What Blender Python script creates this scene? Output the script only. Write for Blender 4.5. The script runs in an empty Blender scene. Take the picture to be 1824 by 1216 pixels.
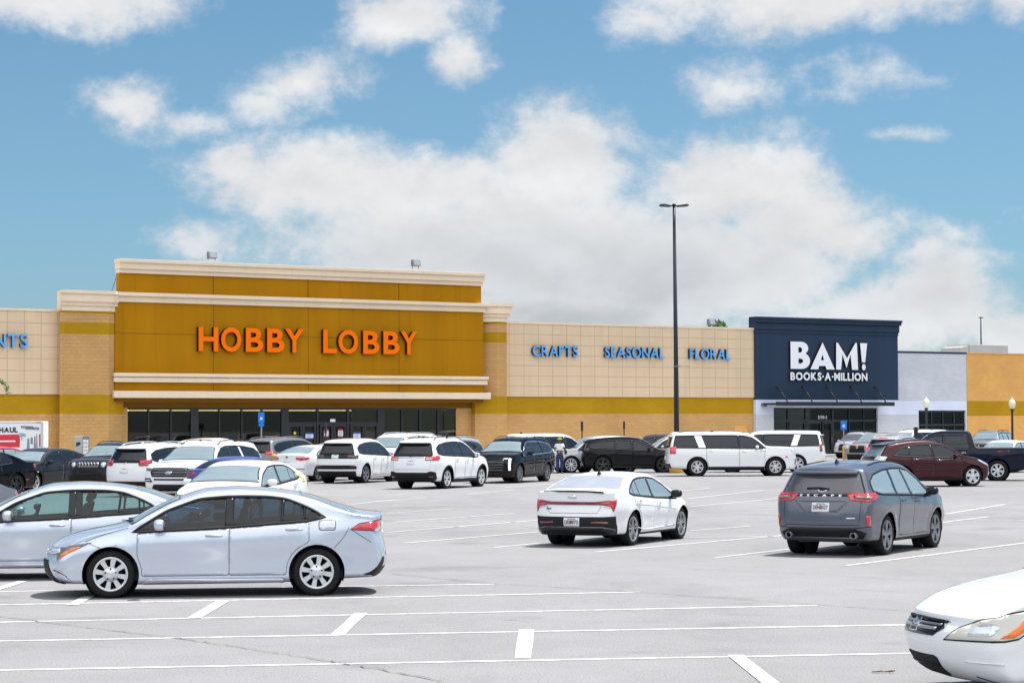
import bpy, bmesh, math, random
import numpy as np
from mathutils import Vector, Matrix, Euler
from mathutils.bvhtree import BVHTree
R = math.radians
random.seed(7); np.random.seed(7)
S = bpy.context.scene
COL = S.collection

# ------------------------------------------------------------------ camera
FPX, CAMH, HOR, ROLL = 4000.0, 2.25, 757.0, -0.004
cam_d = bpy.data.cameras.new('camera')
cam_d.sensor_width = 36.0; cam_d.sensor_fit = 'HORIZONTAL'
cam_d.lens = 36.0 * FPX / 1824.0
cam_d.clip_start = 0.3; cam_d.clip_end = 3000.0
cam = bpy.data.objects.new('camera', cam_d); COL.objects.link(cam)
CM = Matrix.Rotation(math.pi / 2 + math.atan((HOR - 608) / FPX), 3, 'X') @ Matrix.Rotation(ROLL, 3, 'Z')
cam.matrix_world = Matrix.Translation((0, 0, CAMH)) @ CM.to_4x4()
S.camera = cam

# ------------------------------------------------------------------ exposure
S.view_settings.view_transform = 'Standard'; S.view_settings.look = 'None'
S.view_settings.exposure = 0.9; S.view_settings.gamma = 1.0
EXPO = 2 ** 0.9

def lin(r, g, b):
    f = lambda c: (c / 12.92) if c <= 0.04045 else ((c + 0.055) / 1.055) ** 2.4
    return (f(r / 255), f(g / 255), f(b / 255), 1.0)

# ------------------------------------------------------------------ sun
SUN = Vector((0.29, 0.215, 0.93)).normalized()
sl = bpy.data.lights.new('sun', 'SUN'); sl.energy = 3.6; sl.angle = R(0.6); sl.color = (1.0, 0.965, 0.91)
so = bpy.data.objects.new('sun', sl); COL.objects.link(so)
so.rotation_euler = SUN.to_track_quat('Z', 'Y').to_euler(); so.location = (40, 40, 120)

# ------------------------------------------------------------------ world: sky with cumulus clouds
def build_world():
    w = bpy.data.worlds.new('World'); S.world = w; w.use_nodes = True
    nt = w.node_tree; N = nt.nodes; L = nt.links; N.clear()
    def math_(op, a, b=None, c=None, clamp=False):
        n = N.new('ShaderNodeMath'); n.operation = op; n.use_clamp = clamp
        for i, v in enumerate((a, b, c)):
            if v is None: continue
            if isinstance(v, (int, float)): n.inputs[i].default_value = v
            else: L.new(v, n.inputs[i])
        return n.outputs[0]
    def sstep(v, a, b):
        n = N.new('ShaderNodeMapRange'); n.interpolation_type = 'SMOOTHSTEP'
        L.new(v, n.inputs['Value']); n.inputs['From Min'].default_value = a; n.inputs['From Max'].default_value = b
        return n.outputs['Result']
    tc = N.new('ShaderNodeTexCoord'); sep = N.new('ShaderNodeSeparateXYZ'); L.new(tc.outputs['Generated'], sep.inputs[0])
    X, Y, Z = sep.outputs
    az = math_('MULTIPLY', math_('ARCTAN2', X, Y), 57.2958)
    el = math_('MULTIPLY', math_('ARCSINE', Z), 57.2958)
    comb = N.new('ShaderNodeCombineXYZ'); L.new(az, comb.inputs[0]); L.new(el, comb.inputs[1])
    P = comb.outputs[0]
    def noise(vec, scale, detail, rough, off=(0, 0, 0), sx=1.0, dist=0.0):
        m = N.new('ShaderNodeMapping'); m.inputs['Location'].default_value = off; m.inputs['Scale'].default_value = (sx, 1, 1)
        L.new(vec, m.inputs['Vector'])
        n = N.new('ShaderNodeTexNoise'); n.inputs['Scale'].default_value = scale; n.inputs['Detail'].default_value = detail
        n.inputs['Roughness'].default_value = rough; n.inputs['Distortion'].default_value = dist
        L.new(m.outputs[0], n.inputs['Vector']); return n.outputs['Fac']
    n_big = noise(P, 0.42, 9, 0.58, (3.1, 1.7, 0), 0.75, 0.25)
    n_fine = noise(P, 1.7, 9, 0.66, (9.3, 4.2, 0), 0.8)
    n_up = noise(P, 0.42, 9, 0.58, (3.1, 1.7 + 0.42, 0), 0.75, 0.25)
    # cumulus masses by azimuth / elevation in degrees: (az, el, half width, half height, weight)
    def D(px, py): return ((px - 912) / 69.8, (757 - py) / 69.8)
    blobs = [(560, 322, 225, 88, 1), (430, 300, 80, 55, .8), (740, 340, 260, 90, 1), (1020, 300, 180, 125, 1), (1290, 330, 225, 105, 1), (900, 430, 480, 130, 1),
             (1150, 480, 400, 150, 1), (1420, 400, 170, 80, 1), (1500, 430, 120, 75, .9), (1660, 540, 140, 125, 1), (1560, 560, 160, 70, .9), (1400, 480, 190, 80, .9), (1500, 600, 300, 50, .9),
             (1000, 570, 450, 70, 1), (170, 5, 195, 85, 1), (60, 0, 150, 70, .8), (240, 190, 90, 52, .62), (340, 222, 90, 36, .5),
             (540, 150, 140, 55, .58), (450, 190, 100, 40, .42), (725, 35, 150, 62, .9), (820, 95, 70, 58, .75), (1450, 0, 350, 78, 1), (1150, 40, 80, 46, .5),
             (1290, 170, 85, 48, .46), (1560, 140, 120, 50, .34), (1590, 250, 70, 14, .36), (370, 430, 100, 42, .40),
             (1790, 605, 100, 60, .85), (1800, 20, 60, 60, .55), (580, 450, 60, 30, .34), (1815, 400, 45, 26, .3), (940, 205, 60, 30, .3)]
    v = None
    for (px, py, rx, ry, wt) in blobs:
        a, e = D(px, py)
        m = N.new('ShaderNodeMapping'); m.vector_type = 'POINT'
        sx, sy = 69.8 / rx, 69.8 / ry
        m.inputs['Scale'].default_value = (sx, sy, 1); m.inputs['Location'].default_value = (-a * sx, -e * sy, 0)
        L.new(P, m.inputs['Vector'])
        ln = N.new('ShaderNodeVectorMath'); ln.operation = 'LENGTH'; L.new(m.outputs[0], ln.inputs[0])
        b = math_('MULTIPLY_ADD', ln.outputs['Value'], -wt, wt * 1.12)
        v = b if v is None else math_('SMOOTH_MAX', v, b, 0.12)
    # the rest of the sky: broken cumulus, as in the part the photo shows
    gen = N.new('ShaderNodeTexNoise'); gen.inputs['Scale'].default_value = 3.2; gen.inputs['Detail'].default_value = 7
    L.new(tc.outputs['Generated'], gen.inputs['Vector'])
    aabs = math_('ABSOLUTE', az)
    outside = math_('MAXIMUM', sstep(aabs, 13.5, 20), sstep(el, 11.2, 16))
    back = sstep(Y, 0.25, -0.5)
    g = math_('MULTIPLY_ADD', gen.outputs['Fac'], 3.2, -1.55)
    g = math_('ADD', g, math_('MULTIPLY', math_('MULTIPLY', back, sstep(el, 8, 30)), 1.1))  # thicker unseen cloud added behind the viewer as fill light
    g = math_('SUBTRACT', g, math_('MULTIPLY', sstep(el, 14, 4), 0.5))
    g = math_('SUBTRACT', g, math_('MULTIPLY', math_('SUBTRACT', 1.0, outside), 3.0))
    v = math_('MAXIMUM', v, g)
    e1 = math_('MULTIPLY_ADD', n_big, 1.55, -0.78)
    e2 = math_('MULTIPLY_ADD', n_fine, 0.72, -0.36)
    d0 = math_('ADD', math_('ADD', v, e1), e2)
    dens = math_('MULTIPLY', sstep(d0, -0.05, 0.50), math_('MULTIPLY_ADD', sstep(d0, 0.1, 0.75), 0.36, 0.64))
    # cloud light: bright sunlit tops, grey flat bases
    n_s = noise(P, 0.34, 4, 0.5, (13.1, 6.7, 0), 0.7, 0.15); n_s2 = noise(P, 0.34, 4, 0.5, (13.1, 6.7 + 0.55, 0), 0.7, 0.15)
    rel = math_('ADD', math_('MULTIPLY', math_('SUBTRACT', n_big, n_up), 0.35), math_('SUBTRACT', n_s, n_s2))
    thick = sstep(d0, 0.25, 1.15)
    low = math_('MULTIPLY', sstep(el, 6.2, 2.6), math_('MULTIPLY_ADD', sstep(az, 8.0, 4.0), 0.7, 0.3))
    br = math_('MULTIPLY_ADD', rel, 0.42, 0.80)
    br = math_('SUBTRACT', br, math_('MULTIPLY', math_('MULTIPLY', thick, low), 0.24))
    br = math_('ADD', br, math_('MULTIPLY_ADD', n_fine, 0.12, -0.06))
    br = math_('MAXIMUM', br, 0.47)
    br = math_('MULTIPLY', br, math_('MULTIPLY_ADD', back, 1.15, 1.0))     # unseen clouds behind the viewer, brightened to fill the shaded fronts
    br = math_('MULTIPLY', br, 1.0 / EXPO)
    cc = N.new('ShaderNodeMixRGB'); cc.blend_type = 'MIX'; L.new(math_('SUBTRACT', 1.0, math_('MULTIPLY', thick, low)), cc.inputs['Fac'])
    cc.inputs['Color1'].default_value = (0.945, 1.0, 1.06, 1); cc.inputs['Color2'].default_value = (0.985, 1.0, 1.018, 1)
    bgc = N.new('ShaderNodeBackground'); L.new(cc.outputs[0], bgc.inputs['Color']); L.new(br, bgc.inputs['Strength'])
    sky = N.new('ShaderNodeTexSky'); sky.sky_type = 'NISHITA'; sky.sun_disc = False
    sky.sun_elevation = math.asin(SUN.z); sky.sun_rotation = math.atan2(SUN.x, SUN.y)
    sky.air_density = 1.0; sky.dust_density = 0.6; sky.ozone_density = 1.4
    tint = N.new('ShaderNodeMixRGB'); tint.blend_type = 'MULTIPLY'; tint.inputs['Fac'].default_value = 1
    tg = N.new('ShaderNodeMixRGB'); L.new(sstep(el, 0.5, 10), tg.inputs['Fac']); tg.inputs['Color1'].default_value = (.31, .455, .61, 1); tg.inputs['Color2'].default_value = SKYTINT
    L.new(tg.outputs[0], tint.inputs['Color2'])
    L.new(sky.outputs[0], tint.inputs['Color1'])
    bgs = N.new('ShaderNodeBackground'); L.new(tint.outputs[0], bgs.inputs['Color']); bgs.inputs['Strength'].default_value = 0.1
    mx = N.new('ShaderNodeMixShader'); L.new(dens, mx.inputs[0]); L.new(bgs.outputs[0], mx.inputs[1]); L.new(bgc.outputs[0], mx.inputs[2])
    out = N.new('ShaderNodeOutputWorld'); L.new(mx.outputs[0], out.inputs[0])
SKYTINT = (.335, .47, .535, 1)
build_world()

# ------------------------------------------------------------------ photo rays -> places in the world (used once, at build time)
def ray(px, py): return CM @ Vector((px - 912, 608 - py, -FPX))
def gnd(px, py, z=0.0):
    d = ray(px, py); t = (z - CAMH) / d.z
    return Vector((d.x * t, d.y * t, z))
PHI = math.atan(0.000166 * FPX)                    # the shop front runs obliquely away to the right
P0 = Vector(((1470 - 912) / 25.0, FPX / 25.0))
WD = Vector((math.cos(PHI), math.sin(PHI))); WN = Vector((-WD.y, WD.x))
def wall(px, py, off=0.0):
    d = ray(px, py); o = P0 - WN * off; d2 = Vector((d.x, d.y))
    t = o.dot(WN) / d2.dot(WN)
    return ((d2 * t - P0).dot(WD), d.z * t + CAMH)

# ------------------------------------------------------------------ object helpers
def link(o, parent=None):
    COL.objects.link(o)
    if parent is not None: o.parent = parent
    return o
def tag(o, label=None, cat=None, group=None, kind=None):
    if label: o['label'] = label
    if cat: o['category'] = cat
    if group: o['group'] = group
    if kind: o['kind'] = kind
    return o
def empty(name, loc=(0, 0, 0), rz=0.0, label=None, cat=None, group=None):
    o = bpy.data.objects.new(name, None); o.location = loc; o.rotation_euler = (0, 0, rz); o.empty_display_size = 0.2
    link(o); return tag(o, label, cat, group)
def copy_tree(o, parent=None):
    c = o.copy(); COL.objects.link(c)
    if parent is not None:
        c.parent = parent
    for ch in list(o.children): copy_tree(ch, c)
    return c

class MB:
    """collects faces, builds ONE mesh object"""
    def __init__(s): s.v = []; s.f = []; s.m = []; s.sm = []
    def add(s, verts, faces, mi=0, smooth=False):
        o = len(s.v); s.v += [tuple(p) for p in verts]
        for f in faces: s.f.append([o + i for i in f]); s.m.append(mi); s.sm.append(smooth)
    def box(s, x0, x1, y0, y1, z0, z1, mi=0):
        s.add([(x0, y0, z0), (x1, y0, z0), (x1, y1, z0), (x0, y1, z0), (x0, y0, z1), (x1, y0, z1), (x1, y1, z1), (x0, y1, z1)],
              [(0, 3, 2, 1), (4, 5, 6, 7), (0, 1, 5, 4), (1, 2, 6, 5), (2, 3, 7, 6), (3, 0, 4, 7)], mi)
    def prism(s, pts, y0, y1, axis='y', mi=0):
        """polygon in the plane across `axis`, extruded along it"""
        n = len(pts)
        def mk(p, t):
            if axis == 'y': return (p[0], t, p[1])
            if axis == 'x': return (t, p[0], p[1])
            return (p[0], p[1], t)
        vs = [mk(p, y0) for p in pts] + [mk(p, y1) for p in pts]
        s.add(vs, [tuple(range(n)), tuple(range(2 * n - 1, n - 1, -1))] + [(i, i + n, (i + 1) % n + n, (i + 1) % n) for i in range(n)], mi)
    def tube(s, pts, r, seg=10, mi=0, cap=True):
        pts = [Vector(p) for p in pts]; rs = r if isinstance(r, (list, tuple)) else [r] * len(pts)
        vs = []; fs = []; up = None
        for i, p in enumerate(pts):
            d = (pts[min(i + 1, len(pts) - 1)] - pts[max(i - 1, 0)])
            d = d.normalized() if d.length > 1e-9 else Vector((0, 0, 1))
            if up is None: up = Vector((1, 0, 0)) if abs(d.x) < 0.9 else Vector((0, 1, 0))
            a = d.cross(up).normalized(); b = d.cross(a); up = -(d.cross(a)).cross(d).cross(d) if False else up
            for k in range(seg):
                t = 2 * math.pi * k / seg; vs.append(p + (a * math.cos(t) + b * math.sin(t)) * rs[i])
        for i in range(len(pts) - 1):
            for k in range(seg):
                k2 = (k + 1) % seg; fs.append((i * seg + k, i * seg + k2, (i + 1) * seg + k2, (i + 1) * seg + k))
        s.add(vs, fs, mi, True)
        if cap:
            o = len(s.v) - len(vs)
            s.f.append([o + k for k in range(seg)][::-1]); s.m.append(mi); s.sm.append(False)
            s.f.append([o + (len(pts) - 1) * seg + k for k in range(seg)]); s.m.append(mi); s.sm.append(False)
    def lathe(s, prof, seg=24, axis='z', c=(0, 0, 0), mi=0, closed=False):
        vs = []; fs = []; n = len(prof)
        for k in range(seg):
            t = 2 * math.pi * k / seg; ct, st = math.cos(t), math.sin(t)
            for (r, h) in prof:
                if axis == 'z': vs.append((c[0] + r * ct, c[1] + r * st, c[2] + h))
                elif axis == 'y': vs.append((c[0] + r * ct, c[1] + h, c[2] + r * st))
                else: vs.append((c[0] + h, c[1] + r * ct, c[2] + r * st))
        for k in range(seg):
            k2 = (k + 1) % seg
            for i in range(n - 1 + (1 if closed else 0)):
                j = (i + 1) % n
                fs.append((k * n + i, k2 * n + i, k2 * n + j, k * n + j))
        s.add(vs, fs, mi, True)
    def ball(s, c, rx, ry, rz, seg=14, rings=9, mi=0, pw=1.0):
        sg = lambda t: math.copysign(abs(t) ** pw, t)
        vs = []; fs = []
        for i in range(rings + 1):
            ph = -math.pi / 2 + math.pi * i / rings
            for k in range(seg):
                t = 2 * math.pi * k / seg
                vs.append((c[0] + rx * sg(math.cos(ph)) * sg(math.cos(t)), c[1] + ry * sg(math.cos(ph)) * sg(math.sin(t)), c[2] + rz * sg(math.sin(ph))))
        for i in range(rings):
            for k in range(seg):
                k2 = (k + 1) % seg; fs.append((i * seg + k, i * seg + k2, (i + 1) * seg + k2, (i + 1) * seg + k))
        s.add(vs, fs, mi, True)
    def build(s, name, mats, parent=None, loc=None, rz=None, bevel=0.0, merge=False):
        me = bpy.data.meshes.new(name); me.from_pydata(s.v, [], s.f)
        mats = mats if isinstance(mats, (list, tuple)) else [mats]
        for m in mats: me.materials.append(m)
        me.polygons.foreach_set('material_index', s.m); me.polygons.foreach_set('use_smooth', s.sm)
        if merge or bevel or any(s.sm):
            bm = bmesh.new(); bm.from_mesh(me)
            if merge or bevel: bmesh.ops.remove_doubles(bm, verts=bm.verts, dist=0.0004)
            bmesh.ops.recalc_face_normals(bm, faces=bm.faces)
            if bevel:
                es = [e for e in bm.edges if len(e.link_faces) == 2 and e.calc_face_angle(0) > 0.6]
                bmesh.ops.bevel(bm, geom=es, offset=bevel, segments=2, affect='EDGES', profile=0.5, clamp_overlap=True)
            bm.to_mesh(me); bm.free()
        me.update()
        o = bpy.data.objects.new(name, me)
        if loc is not None: o.location = loc
        if rz is not None: o.rotation_euler = (0, 0, rz)
        return link(o, parent)

# ------------------------------------------------------------------ materials
def principled(name):
    m = bpy.data.materials.new(name); m.use_nodes = True
    return m, m.node_tree.nodes, m.node_tree.links, m.node_tree.nodes['Principled BSDF']
def plain(name, col, rough=0.6, metal=0.0, coat=0.0, spec=0.5, emit=None, es=0.0, var=0.06, vscale=3.0, bump=0.0, bscale=60.0):
    m, N, L, b = principled(name)
    col = tuple(col[:3]) + (1.0,)
    if var > 0:
        tc = N.new('ShaderNodeTexCoord'); n = N.new('ShaderNodeTexNoise'); n.inputs['Scale'].default_value = vscale; n.inputs['Detail'].default_value = 5
        L.new(tc.outputs['Object'], n.inputs['Vector'])
        r = N.new('ShaderNodeMapRange'); r.inputs['To Min'].default_value = 1 - var; r.inputs['To Max'].default_value = 1 + var
        L.new(n.outputs['Fac'], r.inputs['Value'])
        h = N.new('ShaderNodeVectorMath'); h.operation = 'SCALE'; h.inputs[0].default_value = col[:3]; L.new(r.outputs[0], h.inputs['Scale'])
        L.new(h.outputs[0], b.inputs['Base Color'])
    else: b.inputs['Base Color'].default_value = col
    if bump > 0:
        tc = N.new('ShaderNodeTexCoord'); n = N.new('ShaderNodeTexNoise'); n.inputs['Scale'].default_value = bscale; n.inputs['Detail'].default_value = 4
        L.new(tc.outputs['Object'], n.inputs['Vector']); bp = N.new('ShaderNodeBump'); bp.inputs['Strength'].default_value = bump; bp.inputs['Distance'].default_value = 0.02
        L.new(n.outputs['Fac'], bp.inputs['Height']); L.new(bp.outputs[0], b.inputs['Normal'])
    b.inputs['Roughness'].default_value = rough; b.inputs['Metallic'].default_value = metal
    b.inputs['Coat Weight'].default_value = coat; b.inputs['Coat Roughness'].default_value = 0.03
    b.inputs['Specular IOR Level'].default_value = spec
    if emit: b.inputs['Emission Color'].default_value = tuple(emit[:3]) + (1,); b.inputs['Emission Strength'].default_value = es
    return m
def paint(name, col, flake=0.0, rough=0.42, ior=1.5, spec=.4, inside=(0.022, 0.028, 0.038)):
    """car paint: clear coat over colour, the dark trim side inside the shell"""
    m, N, L, b = principled(name)
    g = N.new('ShaderNodeNewGeometry'); mx = N.new('ShaderNodeMixRGB')
    mx.inputs['Color1'].default_value = tuple(col[:3]) + (1,); mx.inputs['Color2'].default_value = inside + (1,)
    L.new(g.outputs['Backfacing'], mx.inputs['Fac']); L.new(mx.outputs[0], b.inputs['Base Color'])
    b.inputs['Metallic'].default_value = flake; b.inputs['Roughness'].default_value = rough
    b.inputs['Coat Weight'].default_value = 1.0; b.inputs['Coat Roughness'].default_value = 0.02; b.inputs['Coat IOR'].default_value = ior; b.inputs['Specular IOR Level'].default_value = spec
    tc = N.new('ShaderNodeTexCoord'); n = N.new('ShaderNodeTexNoise'); n.inputs['Scale'].default_value = 1.3; n.inputs['Detail'].default_value = 2
    L.new(tc.outputs['Object'], n.inputs['Vector']); bp = N.new('ShaderNodeBump'); bp.inputs['Strength'].default_value = 0.04; bp.inputs['Distance'].default_value = 0.05
    L.new(n.outputs['Fac'], bp.inputs['Height']); L.new(bp.outputs[0], b.inputs['Coat Normal'])
    return m
def dark_glass(name, col, ior=1.48, rough=0.015, coat=0.0):
    m, N, L, b = principled(name)
    b.inputs['Base Color'].default_value = tuple(col[:3]) + (1,); b.inputs['Roughness'].default_value = rough
    b.inputs['IOR'].default_value = ior; b.inputs['Coat Weight'].default_value = coat; b.inputs['Coat Roughness'].default_value = 0.01
    return m
def clear_glass(name, tint, refl=1.0):
    m, N, L, b = principled(name); N.remove(b)
    t = N.new('ShaderNodeBsdfTransparent'); t.inputs[0].default_value = tuple(tint[:3]) + (1,)
    gl = N.new('ShaderNodeBsdfGlossy'); gl.inputs['Roughness'].default_value = 0.01; gl.inputs['Color'].default_value = (refl, refl, refl, 1)
    fr = N.new('ShaderNodeFresnel'); fr.inputs[0].default_value = 1.52
    mx = N.new('ShaderNodeMixShader'); L.new(fr.outputs[0], mx.inputs[0]); L.new(t.outputs[0], mx.inputs[1]); L.new(gl.outputs[0], mx.inputs[2])
    L.new(mx.outputs[0], N['Material Output'].inputs[0]); return m

def masonry(name, col, bw=0.42, bh=0.2, rough=0.9, mortar=0.82, bump=0.5, facet=True, var=0.12):
    """split-face block: courses, per-block tone and chipped relief"""
    m, N, L, b = principled(name)
    tc = N.new('ShaderNodeTexCoord'); geo = N.new('ShaderNodeNewGeometry')
    mp = N.new('ShaderNodeMapping'); mp.inputs['Rotation'].default_value = (R(-90), 0, 0)
    sp = N.new('ShaderNodeSeparateXYZ'); L.new(tc.outputs['Object'], sp.inputs[0])
    ad = N.new('ShaderNodeMath'); ad.operation = 'ADD'; L.new(sp.outputs[0], ad.inputs[0]); L.new(sp.outputs[1], ad.inputs[1])
    cb = N.new('ShaderNodeCombineXYZ'); L.new(ad.outputs[0], cb.inputs[0]); L.new(sp.outputs[2], cb.inputs[1])
    br = N.new('ShaderNodeTexBrick'); L.new(cb.outputs[0], br.inputs['Vector'])
    br.inputs['Scale'].default_value = 1.0; br.inputs['Brick Width'].default_value = bw; br.inputs['Row Height'].default_value = bh
    br.inputs['Mortar Size'].default_value = 0.008; br.inputs['Mortar Smooth'].default_value = 0.4; br.inputs['Bias'].default_value = 0
    c = Vector(col[:3])
    br.inputs['Color1'].default_value = tuple(c * (1 - var)) + (1,); br.inputs['Color2'].default_value = tuple(c * (1 + var * .8)) + (1,)
    br.inputs['Mortar'].default_value = tuple(c * mortar) + (1,)
    n = N.new('ShaderNodeTexNoise'); n.inputs['Scale'].default_value = 5; n.inputs['Detail'].default_value = 8; n.inputs['Roughness'].default_value = 0.7
    L.new(tc.outputs['Object'], n.inputs['Vector'])
    n2 = N.new('ShaderNodeTexNoise'); n2.inputs['Scale'].default_value = 0.35; n2.inputs['Detail'].default_value = 4; L.new(tc.outputs['Object'], n2.inputs['Vector'])
    r = N.new('ShaderNodeMapRange'); r.inputs['From Min'].default_value = .3; r.inputs['From Max'].default_value = .7; r.inputs['To Min'].default_value = .9; r.inputs['To Max'].default_value = 1.08
    L.new(n2.outputs['Fac'], r.inputs['Value'])
    h = N.new('ShaderNodeVectorMath'); h.operation = 'SCALE'; L.new(br.outputs['Color'], h.inputs[0]); L.new(r.outputs[0], h.inputs['Scale'])
    L.new(h.outputs[0], b.inputs['Base Color']); b.inputs['Roughness'].default_value = rough; b.inputs['Specular IOR Level'].default_value = .12
    mh = N.new('ShaderNodeMath'); mh.operation = 'MULTIPLY_ADD'; L.new(br.outputs['Fac'], mh.inputs[0]); mh.inputs[1].default_value = -.16; L.new(n.outputs['Fac'], mh.inputs[2])
    bp = N.new('ShaderNodeBump'); bp.inputs['Strength'].default_value = bump; bp.inputs['Distance'].default_value = 0.07
    L.new(mh.outputs[0], bp.inputs['Height']); L.new(bp.outputs[0], b.inputs['Normal'])
    return m
def stucco(name, col, var=0.1, streak=True):
    m, N, L, b = principled(name)
    tc = N.new('ShaderNodeTexCoord')
    mp = N.new('ShaderNodeMapping'); mp.inputs['Scale'].default_value = (1.0, 1.0, 0.22); L.new(tc.outputs['Object'], mp.inputs['Vector'])
    n = N.new('ShaderNodeTexNoise'); n.inputs['Scale'].default_value = 0.6; n.inputs['Detail'].default_value = 8; n.inputs['Roughness'].default_value = .6; L.new(mp.outputs[0], n.inputs['Vector'])
    r = N.new('ShaderNodeMapRange'); r.inputs['From Min'].default_value = .3; r.inputs['From Max'].default_value = .7; r.inputs['To Min'].default_value = 1 - var; r.inputs['To Max'].default_value = 1 + var
    L.new(n.outputs['Fac'], r.inputs['Value'])
    mp2 = N.new('ShaderNodeMapping'); mp2.inputs['Scale'].default_value = (2.6, 2.6, 0.10); L.new(tc.outputs['Object'], mp2.inputs['Vector'])
    n4 = N.new('ShaderNodeTexNoise'); n4.inputs['Scale'].default_value = 1.0; n4.inputs['Detail'].default_value = 6; n4.inputs['Roughness'].default_value = .65; L.new(mp2.outputs[0], n4.inputs['Vector'])
    r4 = N.new('ShaderNodeMapRange'); r4.inputs['From Min'].default_value = .28; r4.inputs['From Max'].default_value = .46; r4.inputs['To Min'].default_value = 1 - var * 1.6; r4.inputs['To Max'].default_value = 1.0
    L.new(n4.outputs['Fac'], r4.inputs['Value'])
    ml = N.new('ShaderNodeMath'); ml.operation = 'MULTIPLY'; L.new(r.outputs[0], ml.inputs[0]); L.new(r4.outputs[0], ml.inputs[1])
    h = N.new('ShaderNodeVectorMath'); h.operation = 'SCALE'; h.inputs[0].default_value = tuple(col[:3]); L.new(ml.outputs[0], h.inputs['Scale'])
    L.new(h.outputs[0], b.inputs['Base Color']); b.inputs['Roughness'].default_value = 0.88; b.inputs['Specular IOR Level'].default_value = .12
    n3 = N.new('ShaderNodeTexNoise'); n3.inputs['Scale'].default_value = 40; n3.inputs['Detail'].default_value = 3; L.new(tc.outputs['Object'], n3.inputs['Vector'])
    bp = N.new('ShaderNodeBump'); bp.inputs['Strength'].default_value = 0.15; bp.inputs['Distance'].default_value = 0.02
    L.new(n3.outputs['Fac'], bp.inputs['Height']); L.new(bp.outputs[0], b.inputs['Normal'])
    return m
# ------------------------------------------------------------------ ground
def asphalt():
    m, N, L, b = principled('worn_asphalt')
    tc = N.new('ShaderNodeTexCoord')
    def nz(scale, det, rough, a, bb, f0=.3, f1=.7, sc=(1, 1, 1)):
        mp = N.new('ShaderNodeMapping'); mp.inputs['Scale'].default_value = sc; L.new(tc.outputs['Object'], mp.inputs['Vector'])
        n = N.new('ShaderNodeTexNoise'); n.inputs['Scale'].default_value = scale; n.inputs['Detail'].default_value = det; n.inputs['Roughness'].default_value = rough
        L.new(mp.outputs[0], n.inputs['Vector'])
        r = N.new('ShaderNodeMapRange'); r.inputs['From Min'].default_value = f0; r.inputs['From Max'].default_value = f1
        r.inputs['To Min'].default_value = a; r.inputs['To Max'].default_value = bb; L.new(n.outputs['Fac'], r.inputs['Value'])
        return r.outputs[0], n.outputs['Fac']
    a1, _ = nz(0.09, 5, .55, .90, 1.08)
    a2, _ = nz(0.9, 6, .6, .95, 1.05)
    a3, sp = nz(48, 4, .85, .60, 1.38, .36, .64)
    a4, _ = nz(0.35, 7, .7, .86, 1.03, .28, .5, (1.0, .35, 1))
    a5, _ = nz(.55, 3, .5, .80, 1.0, .28, .40)
    a6, _ = nz(2.6, 4, .6, .88, 1.0, .27, .38, (1, .6, 1))
    v = a1
    for k in (a2, a3, a4, a5, a6):
        mm = N.new('ShaderNodeMath'); mm.operation = 'MULTIPLY'; L.new(v, mm.inputs[0]); L.new(k, mm.inputs[1]); v = mm.outputs[0]
    h = N.new('ShaderNodeVectorMath'); h.operation = 'SCALE'; h.inputs[0].default_value = (.230, .226, .234); L.new(v, h.inputs['Scale'])
    L.new(h.outputs[0], b.inputs['Base Color']); b.inputs['Roughness'].default_value = .85; b.inputs['Specular IOR Level'].default_value = .3
    bp = N.new('ShaderNodeBump'); bp.inputs['Strength'].default_value = .35; bp.inputs['Distance'].default_value = .006
    L.new(sp, bp.inputs['Height']); L.new(bp.outputs[0], b.inputs['Normal'])
    return m
def line_paint():
    m, N, L, b = principled('worn_white_line_paint')
    tc = N.new('ShaderNodeTexCoord'); n = N.new('ShaderNodeTexNoise'); n.inputs['Scale'].default_value = 9; n.inputs['Detail'].default_value = 9; n.inputs['Roughness'].default_value = .75
    L.new(tc.outputs['Object'], n.inputs['Vector'])
    r = N.new('ShaderNodeMapRange'); r.inputs['From Min'].default_value = .36; r.inputs['From Max'].default_value = .52; L.new(n.outputs['Fac'], r.inputs['Value'])
    mx = N.new('ShaderNodeMixRGB'); mx.inputs['Color1'].default_value = (.30, .30, .31, 1); mx.inputs['Color2'].default_value = (.62, .62, .62, 1)
    L.new(r.outputs[0], mx.inputs['Fac']); L.new(mx.outputs[0], b.inputs['Base Color']); b.inputs['Roughness'].default_value = .7
    return m
M = {}
M['asphalt'] = asphalt(); M['line'] = line_paint()
g = MB(); g.add([(-700, -250, 0), (700, -250, 0), (700, 1200, 0), (-700, 1200, 0)], [(0, 1, 2, 3)])
tag(g.build('ground', M['asphalt']), kind='structure')

lm = MB()
def stripe(a, b, w, z=0.004):
    A, B = gnd(*a), gnd(*b); d = (B - A).normalized(); n = Vector((-d.y, d.x, 0)) * w / 2
    k = max(2, int((B - A).length / 1.2)); vs = []; fs = []
    for i in range(k + 1):
        p = A.lerp(B, i / k); j = n * (1 + random.uniform(-.10, .10)); vs += [(p + j) + Vector((0, 0, z)), (p - j) + Vector((0, 0, z))]
    for i in range(k): fs.append((2 * i, 2 * i + 1, 2 * i + 3, 2 * i + 2))
    lm.add(vs, fs)
for a, b in [((-260, 1198), (1640, 1163)), ((-260, 1146), (1640, 1112)), ((-260, 1113), (1457, 1078)), ((-260, 1082), (1140, 1054)),
             ((-260, 1057), (880, 1040)), ((-260, 1036), (640, 1021)), ((-260, 1019), (420, 1004)), ((-260, 1004), (300, 991))]:
    stripe(a, b, .105)
for a, b in [((1310, 1167), (1392, 1232)), ((938, 1121), (931, 1173)), ((643, 1092), (602, 1130)), ((398, 1070), (345, 1101)), ((160, 1061), (128, 1078)), ((40, 1035), (-20, 1054))]:
    stripe(a, b, .155, .008)
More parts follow.
